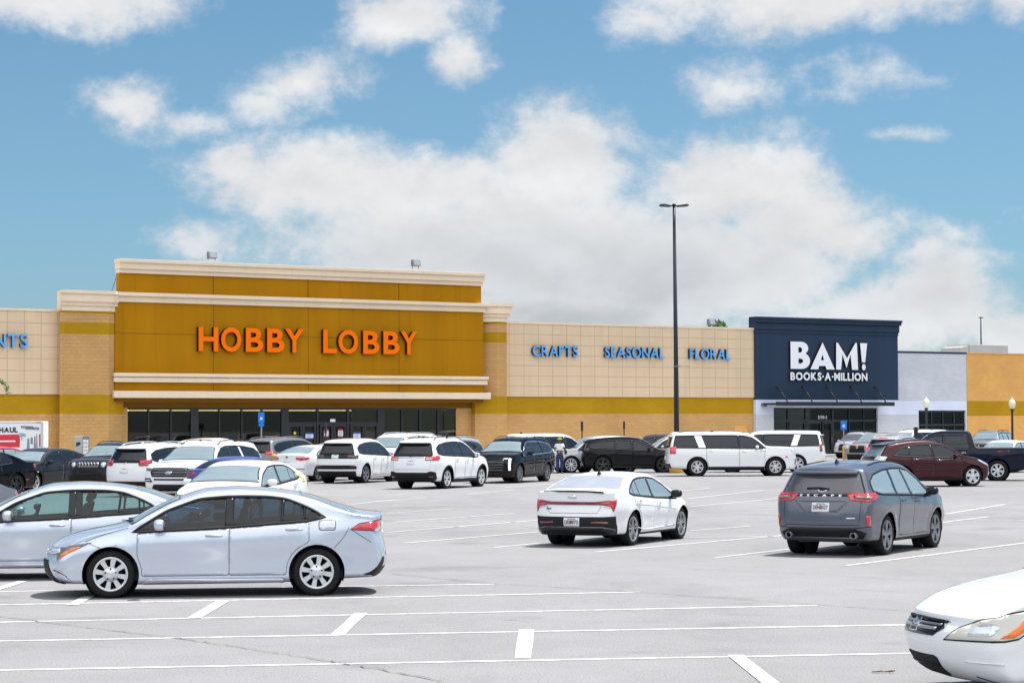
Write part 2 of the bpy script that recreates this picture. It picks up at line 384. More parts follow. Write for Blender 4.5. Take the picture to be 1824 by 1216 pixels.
for a, b in [((1275, 993), (1412, 977)), ((1508, 1007), (1824, 967)), ((1824, 967), (2050, 940)), ((1060, 983), (1398, 953)), ((880, 975), (962, 967)), ((1228, 945), (1335, 937)), ((720, 967), (960, 947)),
             ((690, 948), (960, 926)), ((700, 930), (915, 914)), ((690, 914), (808, 906)), ((832, 880), (915, 872)), ((690, 892), (760, 886)),
             ((1686, 915), (1790, 898)), ((1224, 888), (1360, 873)), ((1230, 902), (1393, 887)), ((1205, 875), (1264, 869)), ((1640, 935), (1760, 920)),
             ((1228, 957), (1396, 955)), ((1700, 925), (1900, 927)), ((760, 929), (955, 930)), ((700, 938), (830, 938)), ((1285, 906), (1395, 907)), ((1450, 868), (1600, 856)), ((700, 900), (850, 899)),
             ((1100, 862), (1180, 856)), ((560, 905), (700, 890)), ((900, 868), (1000, 860))]:
    stripe(a, b, .095, .006)
tag(lm.build('parking_lines', M['line']), kind='structure')
# cracks in the old surface
M['crack'] = plain('crack_dirt', (.135, .125, .11), .95)
cm = MB()
def crack(pts, w):
    P = [gnd(*p) for p in pts]; Q = []
    for a, b in zip(P[:-1], P[1:]):
        k = max(2, int((b - a).length / .12))
        for i in range(k): Q.append(a.lerp(b, i / k) + Vector((random.gauss(0, .012), random.gauss(0, .02), 0)))
    vs = []; fs = []
    for i, p in enumerate(Q):
        d = (Q[min(i + 1, len(Q) - 1)] - Q[max(i - 1, 0)]); d.z = 0
        n = Vector((-d.y, d.x, 0)).normalized() * w * random.uniform(.15, .6); vs += [p + n + Vector((0, 0, .012)), p - n + Vector((0, 0, .012))]
    for i in range(len(Q) - 1): fs.append((2 * i, 2 * i + 1, 2 * i + 3, 2 * i + 2))
    cm.add(vs, fs)
crack([(-60, 1085), (0, 1098), (110, 1112), (296, 1134), (420, 1152), (587, 1178), (690, 1195), (800, 1216)], .022)
crack([(700, 1022), (860, 1038), (1100, 1052), (1300, 1066), (1500, 1080), (1640, 1090)], .022)
crack([(1180, 965 + 45), (1400, 1020), (1600, 1032), (1800, 1040)], .016)
crack([(690, 905), (800, 902), (980, 905)], .05); crack([(1240, 912), (1390, 918)], .04)
crack([(550, 1049), (600, 1047), (640, 1050)], .02); crack([(900, 1103), (960, 1108)], .02)
tag(cm.build('pavement_cracks', M['crack']), kind='structure')
# small litter: a twig by the white car's bumper
M['twig'] = plain('dry_twig', (.16, .11, .06), .9)
tw = MB(); c = gnd(1572, 1198)
for k in range(9):
    a = random.uniform(-.5, .5); l = random.uniform(.05, .16); ox = random.uniform(-.1, .1)
    tw.tube([c + Vector((ox, random.uniform(-.03, .03), .012)), c + Vector((ox + l * math.cos(a), l * math.sin(a), random.uniform(.01, .03)))], .004, 5)
tag(tw.build('twig', M['twig']), 'small dry twig lying on the asphalt left of the white car nose', 'twig')

# ------------------------------------------------------------------ shop buildings
M['tan_block'] = masonry('tan_split_face_block', (.60, .355, .145), bump=1.0, mortar=.93, var=.05)
M['olive_block'] = masonry('olive_painted_block', (.44, .245, .012), bump=.12, mortar=.93, var=.04)
M['gold'] = stucco('gold_stucco', (.42, .185, .004), .09)
M['cream'] = stucco('cream_cornice', (.80, .66, .50), .05)
M['tile_panel'] = stucco('beige_tile_panel', (.71, .55, .385), .05)
M['tile_joint'] = plain('tile_joint', (.56, .41, .23), .9)
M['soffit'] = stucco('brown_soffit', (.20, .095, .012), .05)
M['frame_dark'] = plain('dark_window_frame', (.016, .018, .024), .4)
M['shop_glass'] = clear_glass('shop_glass', (.50, .50, .47), .9)
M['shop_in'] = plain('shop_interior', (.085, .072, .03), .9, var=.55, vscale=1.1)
M['shop_in2'] = plain('shop_paper_backing', (.62, .57, .36), .9, var=.12, vscale=.6)
M['light_strip'] = plain('ceiling_lamp', (.9, .8, .5), .6, emit=(1, .78, .33), es=1.5)
M['orange'] = plain('orange_letter_face', (.98, .17, .001), .6, var=.02, spec=.1)
M['letter_side'] = plain('dark_letter_return', (.016, .010, .010), .5)
M['skyblue'] = plain('blue_letter_face', (.10, .40, .86), .45, var=.02)
M['blue_side'] = plain('dark_blue_letter_return', (.012, .022, .045), .5)
M['navy'] = stucco('charcoal_navy_stucco', (.030, .050, .088), .06)
M['greyblock'] = masonry('light_grey_block', (.58, .60, .66), bump=.7, mortar=.95, var=.03)
M['white_paint'] = masonry('white_painted_block', (.66, .71, .87), bump=.05, mortar=.98, var=.01)
M['peach_block'] = masonry('peach_split_face_block', (.74, .40, .13), bump=.6, mortar=.92, var=.04)
M['white_letter'] = plain('white_letter_face', (.85, .87, .92), .4, var=.02)
M['metal_dark'] = plain('dark_metal', (.022, .025, .034), .45, metal=.3)
M['concrete'] = plain('pale_concrete', (.42, .41, .39), .9, var=.12, vscale=1.2, bump=.2)
M['roof_grey'] = plain('roof_membrane', (.35, .35, .36), .9)
M['steel'] = plain('galvanised_steel', (.20, .21, .23), .5, metal=.5)
M['lens'] = plain('lamp_lens', (.25, .28, .32), .2, spec=.8)
M['white_sheet'] = plain('white_sheet', (.8, .8, .82), .6)

HWH, CWH = 2.25, 0
def local(name, label, cat): return empty(name, (P0.x, P0.y, 0), PHI, label, cat)
def band(mb, px0, px1, z0, z1, off0, off1, offx=None):
    """wall-aligned box between two photo columns, from off0 to off1 metres in front of the wall line"""
    ox = off1 if offx is None else offx
    u0 = wall(px0, 700, ox)[0]; u1 = wall(px1, 700, ox)[0]
    mb.box(u0, u1, -off1, -off0, z0, z1)
def ztop(px, py, off=0): return wall(px, py, off)[1]

craft = local('craft_store', 'long tan and gold craft store with cream cornices and tall central front', 'store')
# -- lower walls (split face), olive stripe, tile band: left wing and right wing
ZT = 8.95; ZB = 4.10; ZS = 2.98
def wing(px0, px1):
    a = MB(); band(a, px0, px1, 0, ZS, -.4, 0, 0); a.build('block_wall', M['tan_block'], craft)
    a = MB(); band(a, px0, px1, ZS, ZB, -.4, -.004, 0); a.build('painted_stripe', M['olive_block'], craft)
    a = MB(); band(a, px0, px1, ZB, ZT - .14, -.4, .10, .10); a.build('tile_band', M['tile_panel'], craft)
    j = MB(); u0 = wall(px0, 700, .1)[0]; u1 = wall(px1, 700, .1)[0]
    st = 1.13 if px0 > 500 else .88
    u = u1 - .15
    while u > u0: j.box(u - .024, u + .024, -.104, -.09, ZB, ZT - .142); u -= st if px0 > 500 else 1.0
    n = 7
    for k in range(1, n): z = ZB + (ZT - .14 - ZB) * k / n; j.box(u0, u1, -.1035, -.09, z - .024, z + .024)
    j.build('tile_joint', M['tile_joint'], craft)
    c_ = MB(); c_.box(u0, u1, -.16, .4, ZT - .138, ZT); c_.build('parapet_cap', M['cream'], craft)
wing(-420, 107); wing(888, 1345)
# -- tower
def U(px, off): return wall(px, 700, off)[0]
PF = .75                                                        # pilaster face
CT = wall(150, 516.5, PF + .46)[1]; CB = wall(150, 553.5, PF + .06)[1]
def pier_parts(plan, cap_plan):
    """block pier with painted stripes; plan(lower) -> outline, cap_plan(o) -> outline of a moulded course standing out by o"""
    for (z0, z1, mt, nm) in [(0, ZS, 'tan_block', 'pier'), (ZS, ZB, 'olive_block', 'painted_stripe'), (ZB, CB - 1.33, 'tan_block', 'pier'), (CB - 1.33, CB - .66, 'olive_block', 'painted_stripe'), (CB - .66, CB - .15, 'tan_block', 'pier'), (CB - .15, CB, 'olive_block', 'painted_stripe')]:
        b = MB(); b.prism(plan(z1 <= ZB), z0, z1, 'z'); b.build(nm, M[mt], craft)
    c_ = MB(); h = CT - CB
    for (f0, f1, o) in [(0, .26, .06), (.26, .45, .18), (.45, .84, .32), (.84, 1, .44)]: c_.prism(cap_plan(o), CB + h * f0, CB + h * f1 - .004, 'z')
    c_.build('capital', M['cream'], craft)
uL0, uL1 = U(110, PF), U(194, PF)
pier_parts(lambda low: [(uL0 + .25, .2), (uL0 - .08, -PF + .12), (uL0 + .1, -PF), (uL1, -PF)] + ([(uL1 + 1.32, -PF + .95), (uL1 + 1.32, 2.6), (uL0 + .25, 2.6)] if low else [(uL1 + .5, -PF + .30), (uL1 + .5, .6), (uL0 + .25, .6)]),
           lambda o: [(uL0 + .25, .3), (uL0 - o * .6, -PF - o), (uL1 + o * .5, -PF - o), (uL1 + .62, -PF + .36 - o), (uL1 + .62, .6), (uL0 + .25, .6)])
uRb, uRc = U(886, PF), U(903, PF)
pier_parts(lambda low: [(U(846, 0) if low else U(858, 0), .0), (uRb, -PF), (uRc, -PF), (uRc + .05, .12), (uRc + .05, .9), (U(846, 0) if low else U(858, 0), .9)],
           lambda o: [(U(858, .2) - o * .4, -.2 - o * .8), (uRb - o * .5, -PF - o), (uRc + o * .7, -PF - o), (uRc + o * .7, .5), (U(858, .2) - o * .4, .5)])
OP = .55; HT = wall(212, 460, .95)[1]; MT = wall(212, 519.5, .55 + .38)[1]; MB_ = wall(212, 537, .55 + .16)[1]                                                        # sign panel plane, in front of the wall line
pu0, pu1 = U(205, OP), U(861, OP)
a = MB(); a.box(pu0, pu1, -OP, .9, 3.98, MT - .03); a.build('sign_panel', M['gold'], craft)
tu0, tu1 = U(212, OP), U(858, OP)
a = MB(); a.box(tu0, tu1, -OP + .02, -OP + .45, MT - .03, HT - .12); a.build('parapet_panel', M['gold'], craft)
# score lines in the stucco
a = MB()
for px in (380, 549, 711): u = U(px, OP); a.box(u - .02, u + .02, -OP - .004, -OP + .05, 3.99, HT - .2)
zj = wall(300, 595, OP)[1]; a.box(pu0, pu1, -OP - .005, -OP + .05, zj - .018, zj + .018); a.build('control_joint', M['soffit'], craft)
def cornice(name, z0, z1, steps, u0, u1):
    a = MB(); h = z1 - z0
    for (f0, f1, o) in steps: a.box(u0 - o * .35, u1 + o * .35, -OP - o, -OP + .44, z0 + h * f0, z0 + h * f1 - .003)
    a.build(name, M['cream'], craft, bevel=.012)
cornice('top_cornice', wall(212, 485.5, OP + .12)[1], HT, [(0, .3, .12), (.3, .75, .26), (.75, 1, .40)], tu0, tu1)
cornice('middle_cornice', MB_, MT, [(0, .55, .16), (.55, .62, .24), (.62, 1, .38)], U(198, OP), U(862, OP))
cornice('lower_cornice', wall(212, 680, OP + .2)[1], wall(212, 663.5, OP + .3)[1], [(0, .5, .20), (.5, .62, .13), (.62, 1, .30)], U(203, OP), U(864, OP))
cornice('canopy_fascia', 3.92, wall(212, 695.5, OP + .36)[1], [(0, 1, .36)], U(203, OP), U(866, OP))
# recessed entrance
rec = 2.2
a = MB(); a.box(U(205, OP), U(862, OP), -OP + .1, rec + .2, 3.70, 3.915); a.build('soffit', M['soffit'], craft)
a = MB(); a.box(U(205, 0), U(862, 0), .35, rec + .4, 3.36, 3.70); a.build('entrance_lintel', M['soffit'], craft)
sf = -.55 + 0
def storefront(parent, px0, px1, ztop_, zmid, off, mull, doors, wide, frame, depth=2.5, inm='shop_in', strip=True, papered=None, hb=None):
    u0, u1 = U(px0, off), U(px1, off); y = -off
    f = MB()
    f.box(u0, u1, y - .06, y + .08, ztop_ - .10, ztop_)                     # head
    f.box(u0, u1, y - .06, y + .08, 0, .18)                                # sill
    us = [U(p, off) for p in mull]
    for u, w in zip(us, wide): f.box(u - w / 2, u + w / 2, y - .07, y + .09, .181, ztop_ - .101)
    for (p0, p1, z) in doors:
        f.box(U(p0, off), U(p1, off), y - .055, y + .07, z - .07, z + .07)
    f.build('window_frame', frame, parent)
    edges = sorted([u0] + us + [u1])
    for i in range(len(edges) - 1):
        if edges[i + 1] - edges[i] < .3: continue
        g_ = MB(); g_.box(edges[i] + .03, edges[i + 1] - .03, y + .0, y + .012, .15, ztop_ - .08); g_.build('window_pane', M['shop_glass'], parent)
    # the room behind the glass
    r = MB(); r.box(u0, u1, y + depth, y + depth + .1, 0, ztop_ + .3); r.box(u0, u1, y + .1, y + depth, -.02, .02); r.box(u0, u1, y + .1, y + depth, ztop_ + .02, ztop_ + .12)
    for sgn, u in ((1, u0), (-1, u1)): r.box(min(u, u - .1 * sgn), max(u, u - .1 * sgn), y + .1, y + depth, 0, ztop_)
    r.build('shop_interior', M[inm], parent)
    sh = MB(); rnd = random.Random(int(px0))
    u = u0 + .3
    while u < u1 - .8:
        w = rnd.uniform(.5, 1.6); h = rnd.uniform(.7, 2.3); yy = y + rnd.uniform(.8, depth - .5)
        sh.box(u, u + w, yy, yy + .35, .03, h); u += w + rnd.uniform(.1, .9)
    sh.build('shelving', M['shelf'], parent)
    if strip:
        for i in range(len(edges) - 1):
            if edges[i + 1] - edges[i] < .3: continue
            l = MB(); l.box(edges[i] + .05, edges[i + 1] - .05, y + .5, y + .72, ztop_ - .17, ztop_ - .08); l.build('ceiling_light', M['light_strip'], parent)
    if papered:
        b = MB(); b.box(U(papered[0], off), U(papered[1], off), y + .14, y + .16, .2, ztop_ - .1); b.build('papered_panel', M['shop_in2'], parent)
def shelf_mat():
    m, N, L, b = principled('shelf_goods')
    tc = N.new('ShaderNodeTexCoord'); v = N.new('ShaderNodeTexVoronoi'); v.inputs['Scale'].default_value = 5; L.new(tc.outputs['Object'], v.inputs['Vector'])
    r = N.new('ShaderNodeValToRGB'); e = r.color_ramp; e.elements[0].color = (.02, .04, .02, 1); e.elements[1].color = (.12, .10, .07, 1)
    for p, c_ in ((.3, (.10, .03, .02, 1)), (.55, (.03, .06, .03, 1)), (.8, (.05, .06, .10, 1))): x = e.elements.new(p); x.color = c_
    sx = N.new('ShaderNodeSeparateColor'); L.new(v.outputs['Color'], sx.inputs[0]); L.new(sx.outputs[0], r.inputs[0]); L.new(r.outputs[0], b.inputs['Base Color']); b.inputs['Roughness'].default_value = .8
    return m
M['shelf'] = shelf_mat()
def sf_call():
    mull = [264, 304, 346, 390, 430, 466, 507, 565, 619, 678, 715, 747, 779]
    wide = [.09, .09, .50, .09, .09, .09, .50, .14, .14, .50, .09, .09, .09]
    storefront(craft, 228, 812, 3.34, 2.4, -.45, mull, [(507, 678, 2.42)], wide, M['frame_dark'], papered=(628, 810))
sf_call()
a = MB(); a.box(U(812, -.45) + .01, U(858, 0), .46, 2.7, 0, 3.4); a.build('block_wall', M['tan_block'], craft)
a = MB(); a.box(U(180, 0), U(228, -.45) - .01, .46, 2.7, 0, 3.4); a.build('block_wall', M['tan_block'], craft)
# double doors with frames in the entrance bays
for px0, px1 in ((512, 563), (568, 617), (622, 674)):
    u0, u1 = U(px0, -.45), U(px1, -.45); um = (u0 + u1) / 2
    for a0, a1 in ((u0 + .05, um - .01), (um + .01, u1 - .05)):
        d = MB(); y0, y1 = .37, .42
        d.box(a0, a0 + .13, y0, y1, .19, 2.34); d.box(a1 - .13, a1, y0, y1, .19, 2.34); d.box(a0 + .131, a1 - .131, y0, y1, 2.22, 2.34); d.box(a0 + .131, a1 - .131, y0, y1, .19, .42)
        dd = d.build('door', M['frame_dark'], craft)
        h = MB(); hx = a1 - .07 if a0 < um - .2 else a0 + .07; h.tube([(hx, y0 - .06, .95), (hx, y0 - .06, 1.35)], .018, 8); h.build('handle', M['steel'], dd)
M['notice_blue'] = plain('blue_edged_notice', (.72, .76, .86), .6); M['notice_red'] = plain('red_bar', (.60, .03, .08), .6); M['notice_bar'] = plain('blue_bar', (.05, .12, .50), .6); M['yellow'] = plain('yellow_disc', (.75, .70, .03), .6)
def notice(px0, py0, px1, py1, kind, label):
    y = .355; (u0, z1), (u1, z0) = wall(px0, py0, -.36), wall(px1, py1, -.36)
    e = empty('door_notice', tuple(P0) + (0,), PHI, label, 'notice')
    a = MB(); a.box(u0, u1, y - .006, y, z0, z1); a.build('sheet', M['notice_blue'], e)
    h = (z1 - z0); bar = M['notice_red'] if kind == 'r' else M['notice_bar']
    a = MB(); a.box(u0, u1, y - .010, y - .006, z1 - h * .22, z1); a.box(u0, u1, y - .010, y - .006, z0, z0 + h * .14)
    a.build('colour_bar', bar, e)
    a = MB(); rn = random.Random(px0)
    for k in range(3): zz = z1 - h * (.36 + .16 * k); a.box(u0 + (u1 - u0) * .18, u1 - (u1 - u0) * rn.uniform(.15, .3), y - .010, y - .006, zz - h * .05, zz)
    a.build('print', M['metal_dark'] if kind == 'r' else bar, e)
notice(544, 771, 558, 781, 'b', 'blue and white notice on the leftmost entrance door')
notice(577, 764, 585, 778, 'r', 'white notice with red bar on the entrance door behind the black post')
notice(602, 764, 611, 778, 'r', 'white notice with red bar on the middle entrance door')
notice(629, 770, 642, 781, 'b', 'blue and white notice on the papered right entrance door')
a = MB(); u, z = wall(525, 771, -.36); a.lathe([(0, -.006), (.09, -.006), (.09, .004), (0, .004)], 20, 'y', (u, .352, z)); o = a.build('door_decal', M['yellow'], None, tuple(P0) + (0,), PHI); tag(o, 'round yellow decal on the far left entrance door', 'decal')
a = MB(); (u0, z1), (u1, z0) = wall(588, 746, -.36), wall(597, 751, -.36); a.box(u0, u1, .34, .356, z0, z1); o = a.build('number_plate', M['white_sheet'], None, tuple(P0) + (0,), PHI); tag(o, 'small white number plate above the middle entrance doors', 'plate')
# white bins / pillars seen through the glass
for px0, px1, py in ((424, 438, 772), (492, 501, 772)):
    a = MB(); u0, u1 = U(px0, -1.2), U(px1, -1.2); zt = ztop(px0, py, -1.2); a.lathe([(0, 0.02), ((u1 - u0) / 2, .02), ((u1 - u0) / 2, zt - .05), ((u1 - u0) / 2 - .05, zt), (0, zt)], 20, 'z', ((u0 + u1) / 2, 1.2, 0))
    o = a.build('display_pedestal', M['white_sheet'], None, tuple(P0) + (0,), PHI); tag(o, 'white pedestal inside the shop window, %s of the blue sign post' % ('left' if px0 < 450 else 'right'), 'pedestal')
# roof decks
a = MB(); a.box(U(-420, 0), U(1345, 0), .41, 60, 7.9, 8.2); a.build('roof', M['roof_grey'], craft)
# service door in the right wing
a = MB(); u0, u1 = U(1308, 0), U(1329, 0); a.box(u0, u1, -.02, .02, .05, 2.1); a.box(u0 - .05, u1 + .12, -.05, .0, 2.101, 2.19)
dd = a.build('service_door', M['peach_block'], craft)
h = MB(); h.tube([(u0 + .1, -.06, 1.0), (u0 + .22, -.06, 1.0)], .018, 8); h.build('handle', M['steel'], dd)
# side guy wire bracing behind the parapet
a = MB(); a.tube([(tu0 + .1, -.1, 11.2), (tu0 - .25, .1, 9.9)], .02, 6); a.build('roof_brace', M['steel'], craft)

# ------------------------------------------------------------------ signs
def glyph_mesh(ch, bold=0.0):
    cu = bpy.data.curves.new('g', 'FONT'); cu.body = ch; cu.size = 1.0; cu.offset = bold; cu.resolution_u = 4; cu.fill_mode = 'FRONT'
    ob = bpy.data.objects.new('g', cu); COL.objects.link(ob)
    dg = bpy.context.evaluated_depsgraph_get(); me = bpy.data.meshes.new_from_object(ob.evaluated_get(dg))
    bpy.data.objects.remove(ob); bpy.data.curves.remove(cu)
    vs = [Vector((v.co.x, v.co.y)) for v in me.vertices]; fs = [list(p.vertices) for p in me.polygons]
    bpy.data.meshes.remove(me)
    return vs, fs
def poly_mesh(loops):
    """flat glyph from closed outlines (inner ones become holes)"""
    cu = bpy.data.curves.new('g', 'CURVE'); cu.dimensions = '2D'; cu.fill_mode = 'FRONT'
    for lp in loops:
        sp = cu.splines.new('POLY'); sp.points.add(len(lp) - 1); sp.use_cyclic_u = True
        for p, q in zip(sp.points, lp): p.co = (q[0], q[1], 0, 1)
    ob = bpy.data.objects.new('g', cu); COL.objects.link(ob)
    dg = bpy.context.evaluated_depsgraph_get(); me = bpy.data.meshes.new_from_object(ob.evaluated_get(dg))
    bpy.data.objects.remove(ob); bpy.data.curves.remove(cu)
    vs = [Vector((v.co.x, v.co.y)) for v in me.vertices]; fs = [list(p.vertices) for p in me.polygons]
    bpy.data.meshes.remove(me); return vs, fs
def extrude_glyph(vs, fs, fit, y0, y1, mats, parent, name='letter'):
    """fit=(u0,u1,z0,z1): stretch the glyph to that box; front at y0, back at y1"""
    xs = [v.x for v in vs]; ys = [v.y for v in vs]; ax, bx, ay, by = min(xs), max(xs), min(ys), max(ys)
    T = lambda v: (fit[0] + (v.x - ax) / (bx - ax) * (fit[1] - fit[0]), fit[2] + (v.y - ay) / (by - ay) * (fit[3] - fit[2]))
    bm = bmesh.new(); bv = []
    for v in vs: u, z = T(v); bv.append(bm.verts.new((u, y0, z)))
    for f in fs:
        try: bm.faces.new([bv[i] for i in f])
        except ValueError: pass
    bmesh.ops.remove_doubles(bm, verts=bm.verts, dist=1e-5)
    front = list(bm.faces)
    r = bmesh.ops.extrude_face_region(bm, geom=front)
    nv = [g_ for g_ in r['geom'] if isinstance(g_, bmesh.types.BMVert)]
    for v in nv: v.co.y = y1
    bmesh.ops.recalc_face_normals(bm, faces=bm.faces)
    for f in bm.faces: f.material_index = 0 if (abs(f.normal.y) > .9 and f.calc_center_median().y < (y0 + y1) / 2) else 1
    me = bpy.data.meshes.new(name); bm.to_mesh(me); bm.free()
    for m in mats: me.materials.append(m)
    o = bpy.data.objects.new(name, me); return link(o, parent)
def layout(word, bold, gap=.06):
    x = 0; out = []
    for ch in word:
        if ch == ' ': x += .3; continue
        vs, fs = glyph_mesh(ch, bold); a = min(v.x for v in vs); b = max(v.x for v in vs)
        out.append(([Vector((v.x - a + x, v.y)) for v in vs], fs)); x += b - a + gap
    return out
def word_sign(word, px0, px1, pyt0, pyt1, h, off, depth, bold, mats, label, gap=.09, name='sign', parent=None):
    """letters between two photo columns; top of the first letter at (px0, pyt0); cap height h"""
    e = parent or empty(name, (P0.x, P0.y, 0), PHI, label, 'sign')
    (u0, za), (u1, zb) = wall(px0, pyt0, off), wall(px1, pyt1, off); z1 = (za + zb) / 2; z0 = z1 - h
    L_ = layout(word, bold, gap); X1 = max(v.x for vs, fs in L_ for v in vs)
    cap = glyph_mesh('H', bold)[0]; ca, cb = min(v.y for v in cap), max(v.y for v in cap)
    for vs, fs in L_:
        xs = [v.x for v in vs]; ys = [v.y for v in vs]
        T = lambda x: u0 + x / X1 * (u1 - u0)
        Zf = lambda y: z0 + (y - ca) / (cb - ca) * h
        extrude_glyph(vs, fs, (T(min(xs)), T(max(xs)), Zf(min(ys)), Zf(max(ys))), -off, -off + depth, mats, e)
    return e
e = empty('store_sign', (P0.x, P0.y, 0), PHI, 'large orange letters spread across the gold sign panel', 'sign')
so_ = OP + .30
for ch, x0, x1 in [('H', 354, 389), ('O', 394, 430), ('B', 438, 469), ('B', 476, 507), ('Y', 508, 541), ('L', 576, 600), ('O', 603, 638), ('B', 647, 676), ('B', 683, 712), ('Y', 714, 743)]:
    vs, fs = glyph_mesh(ch, .025); yt = 583 + (x0 - 352) / 391 * 9.0; yb = 626 + (x0 - 352) / 391 * 4.5
    (u0, z1), (u1, z0) = wall(x0, yt, so_), wall(x1, yb, so_)
    z1 = (wall(352, 581.5, so_)[1] + wall(743, 591, so_)[1]) / 2; z0 = (wall(352, 626, so_)[1] + wall(743, 630.5, so_)[1]) / 2
    if ch == 'O': z0 -= .02; z1 += .02
    extrude_glyph(vs, fs, (u0, u1, z0, z1), -so_, -OP, [M['orange'], M['letter_side']], e)
SM = [M['skyblue'], M['blue_side']]
word_sign('CRAFTS', 949, 1030, 615, 617, .68, .34, .22, .014, SM, 'blue CRAFTS letters on the beige tile wall', name='wall_sign')
word_sign('SEASONAL', 1078, 1184, 618, 619.5, .68, .34, .22, .014, SM, 'blue SEASONAL letters on the beige tile wall', name='wall_sign')
word_sign('FLORAL', 1229, 1302, 621, 622, .68, .34, .22, .014, SM, 'blue FLORAL letters on the beige tile wall', name='wall_sign')
word_sign('ENTS', -28, 50, 593, 596, .76, .34, .22, .014, SM, 'blue letters ending in NTS on the left tile wall', name='wall_sign')

# ------------------------------------------------------------------ book shop
book = local('book_store', 'charcoal navy fronted book store with white lettering beside grey block wall', 'store')
ob_ = .25
bu0, bu1 = U(1346, ob_), U(1600, ob_)
a = MB(); a.box(bu0, bu1, -ob_, .45, 3.96, 9.6); a.build('sign_panel', M['navy'], book)
a = MB()
for (z0, z1, o) in [(8.62, 8.86, .07), (8.86, 9.36, .16), (9.36, 9.56, .34), (9.56, 9.72, .42)]: a.box(bu0 - o * .25, bu1 + o * .25, -ob_ - o, .299, z0, z1 - .003)
a.build('cornice', M['navy'], book, bevel=.015)
a = MB(); a.box(bu0 - .3, bu1 + .3, -ob_ - .46, .50, 9.722, 9.80); a.build('coping', M['white_sheet'], book)
su0, su1 = U(1378, ob_), U(1563, ob_)
for x0, x1 in ((bu0, su0), (su1, bu1)):
    a = MB(); a.box(x0, x1, -ob_, .3, 0, 2.92); a.build('block_wall', M['greyblock'], book)
    a = MB(); a.box(x0, x1, -ob_ + .002, .3, 2.92, 3.957); a.build('white_band', M['white_paint'], book)
a = MB(); a.box(su0, su1, -ob_ + .002, .3, 3.40, 3.957); a.build('white_band', M['white_paint'], book)
mull = [1402, 1434, 1482, 1511, 1537]
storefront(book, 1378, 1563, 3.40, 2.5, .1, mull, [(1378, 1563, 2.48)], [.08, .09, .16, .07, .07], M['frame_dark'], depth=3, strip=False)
for px0, px1 in ((1404, 1433), (1435, 1461), (1463, 1480)):
    u0, u1 = U(px0, .1), U(px1, .1); d = MB(); y0, y1 = -.18, -.13
    d.box(u0 + .02, u0 + .10, y0, y1, .19, 2.40); d.box(u1 - .10, u1 - .02, y0, y1, .19, 2.40); d.box(u0 + .101, u1 - .101, y0, y1, 2.28, 2.40); d.box(u0 + .101, u1 - .101, y0, y1, .19, .36)
    dd = d.build('door', M['frame_dark'], book)
    h = MB(); h.tube([(u1 - .06, y0 - .05, .9), (u1 - .06, y0 - .05, 1.3)], .018, 8); h.build('handle', M['steel'], dd)
# awning of flat blades on tie rods
aw = MB(); au0, au1 = U(1378, 1.5), U(1588, 1.5); aw.box(au0, au1, -1.75, -ob_ - .002, 3.60, 3.72)
aw.box(au0 - .02, au1 + .02, -1.80, -1.751, 3.52, 3.80); aw.build('awning', M['metal_dark'], book)
for px, pw in [(1383, 1405), (1428, 1449), (1471, 1494), (1514, 1537), (1557, 1580)]:
    u0, z0 = wall(px, 688, ob_); u1, z1 = wall(pw, 716, 1.7); t = MB(); t.tube([(u0, -ob_, z0), (u0 + .12, -ob_ - .05, z0 - .03), (u1, -1.65, 3.72)], .045, 8); t.lathe([(0, 0), (.1, 0), (.1, .03), (0, .03)], 12, 'y', (u0, -ob_ - .03, z0)); t.build('tie_rod', M['metal_dark'], book)
# grey block wing with window
gu0, gu1 = bu1, U(1722, 0)
wx0, wx1 = U(1636, 0), U(1722, 0) - .15
a = MB(); a.box(gu0 + .003, gu1, 0, .5, 3.92, 7.42); a.build('block_wall', M['greyblock'], book)
a = MB(); a.box(gu0 + .003, gu1, .002, .5, 3.22, 3.917); a.build('white_band', M['white_paint'], book)
a = MB(); a.box(gu0 + .003, wx0, .002, .5, 2.92, 3.217); a.build('white_band', M['white_paint'], book)
a = MB(); a.box(gu0 + .003, wx0, 0, .5, 0, 2.917); a.build('block_wall', M['greyblock'], book)
a = MB(); a.box(wx1, gu1, 0, .5, 0, 3.217); a.build('block_wall', M['greyblock'], book)
a = MB(); a.box(gu0 + .004, gu1 - .03, -.06, .6, 7.423, 7.55); a.build('coping', M['navy'], book)
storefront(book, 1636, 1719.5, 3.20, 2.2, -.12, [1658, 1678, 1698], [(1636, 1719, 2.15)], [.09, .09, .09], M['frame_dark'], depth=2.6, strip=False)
a = MB(); a.box(bu0, gu1, .62, 60, 7.0, 7.2); a.build('roof', M['roof_grey'], book)
# wall pack lamp
u, z = wall(1359, 721, ob_); a = MB(); a.prism([(-ob_, z - .12), (-ob_ - .22, z - .12), (-ob_ - .16, z + .14), (-ob_, z + .14)], u - .17, u + .17, 'x'); o = a.build('wall_lamp', M['steel'], None, tuple(P0) + (0,), PHI); tag(o, 'small grey wall lamp on the white band left of the awning', 'lamp')
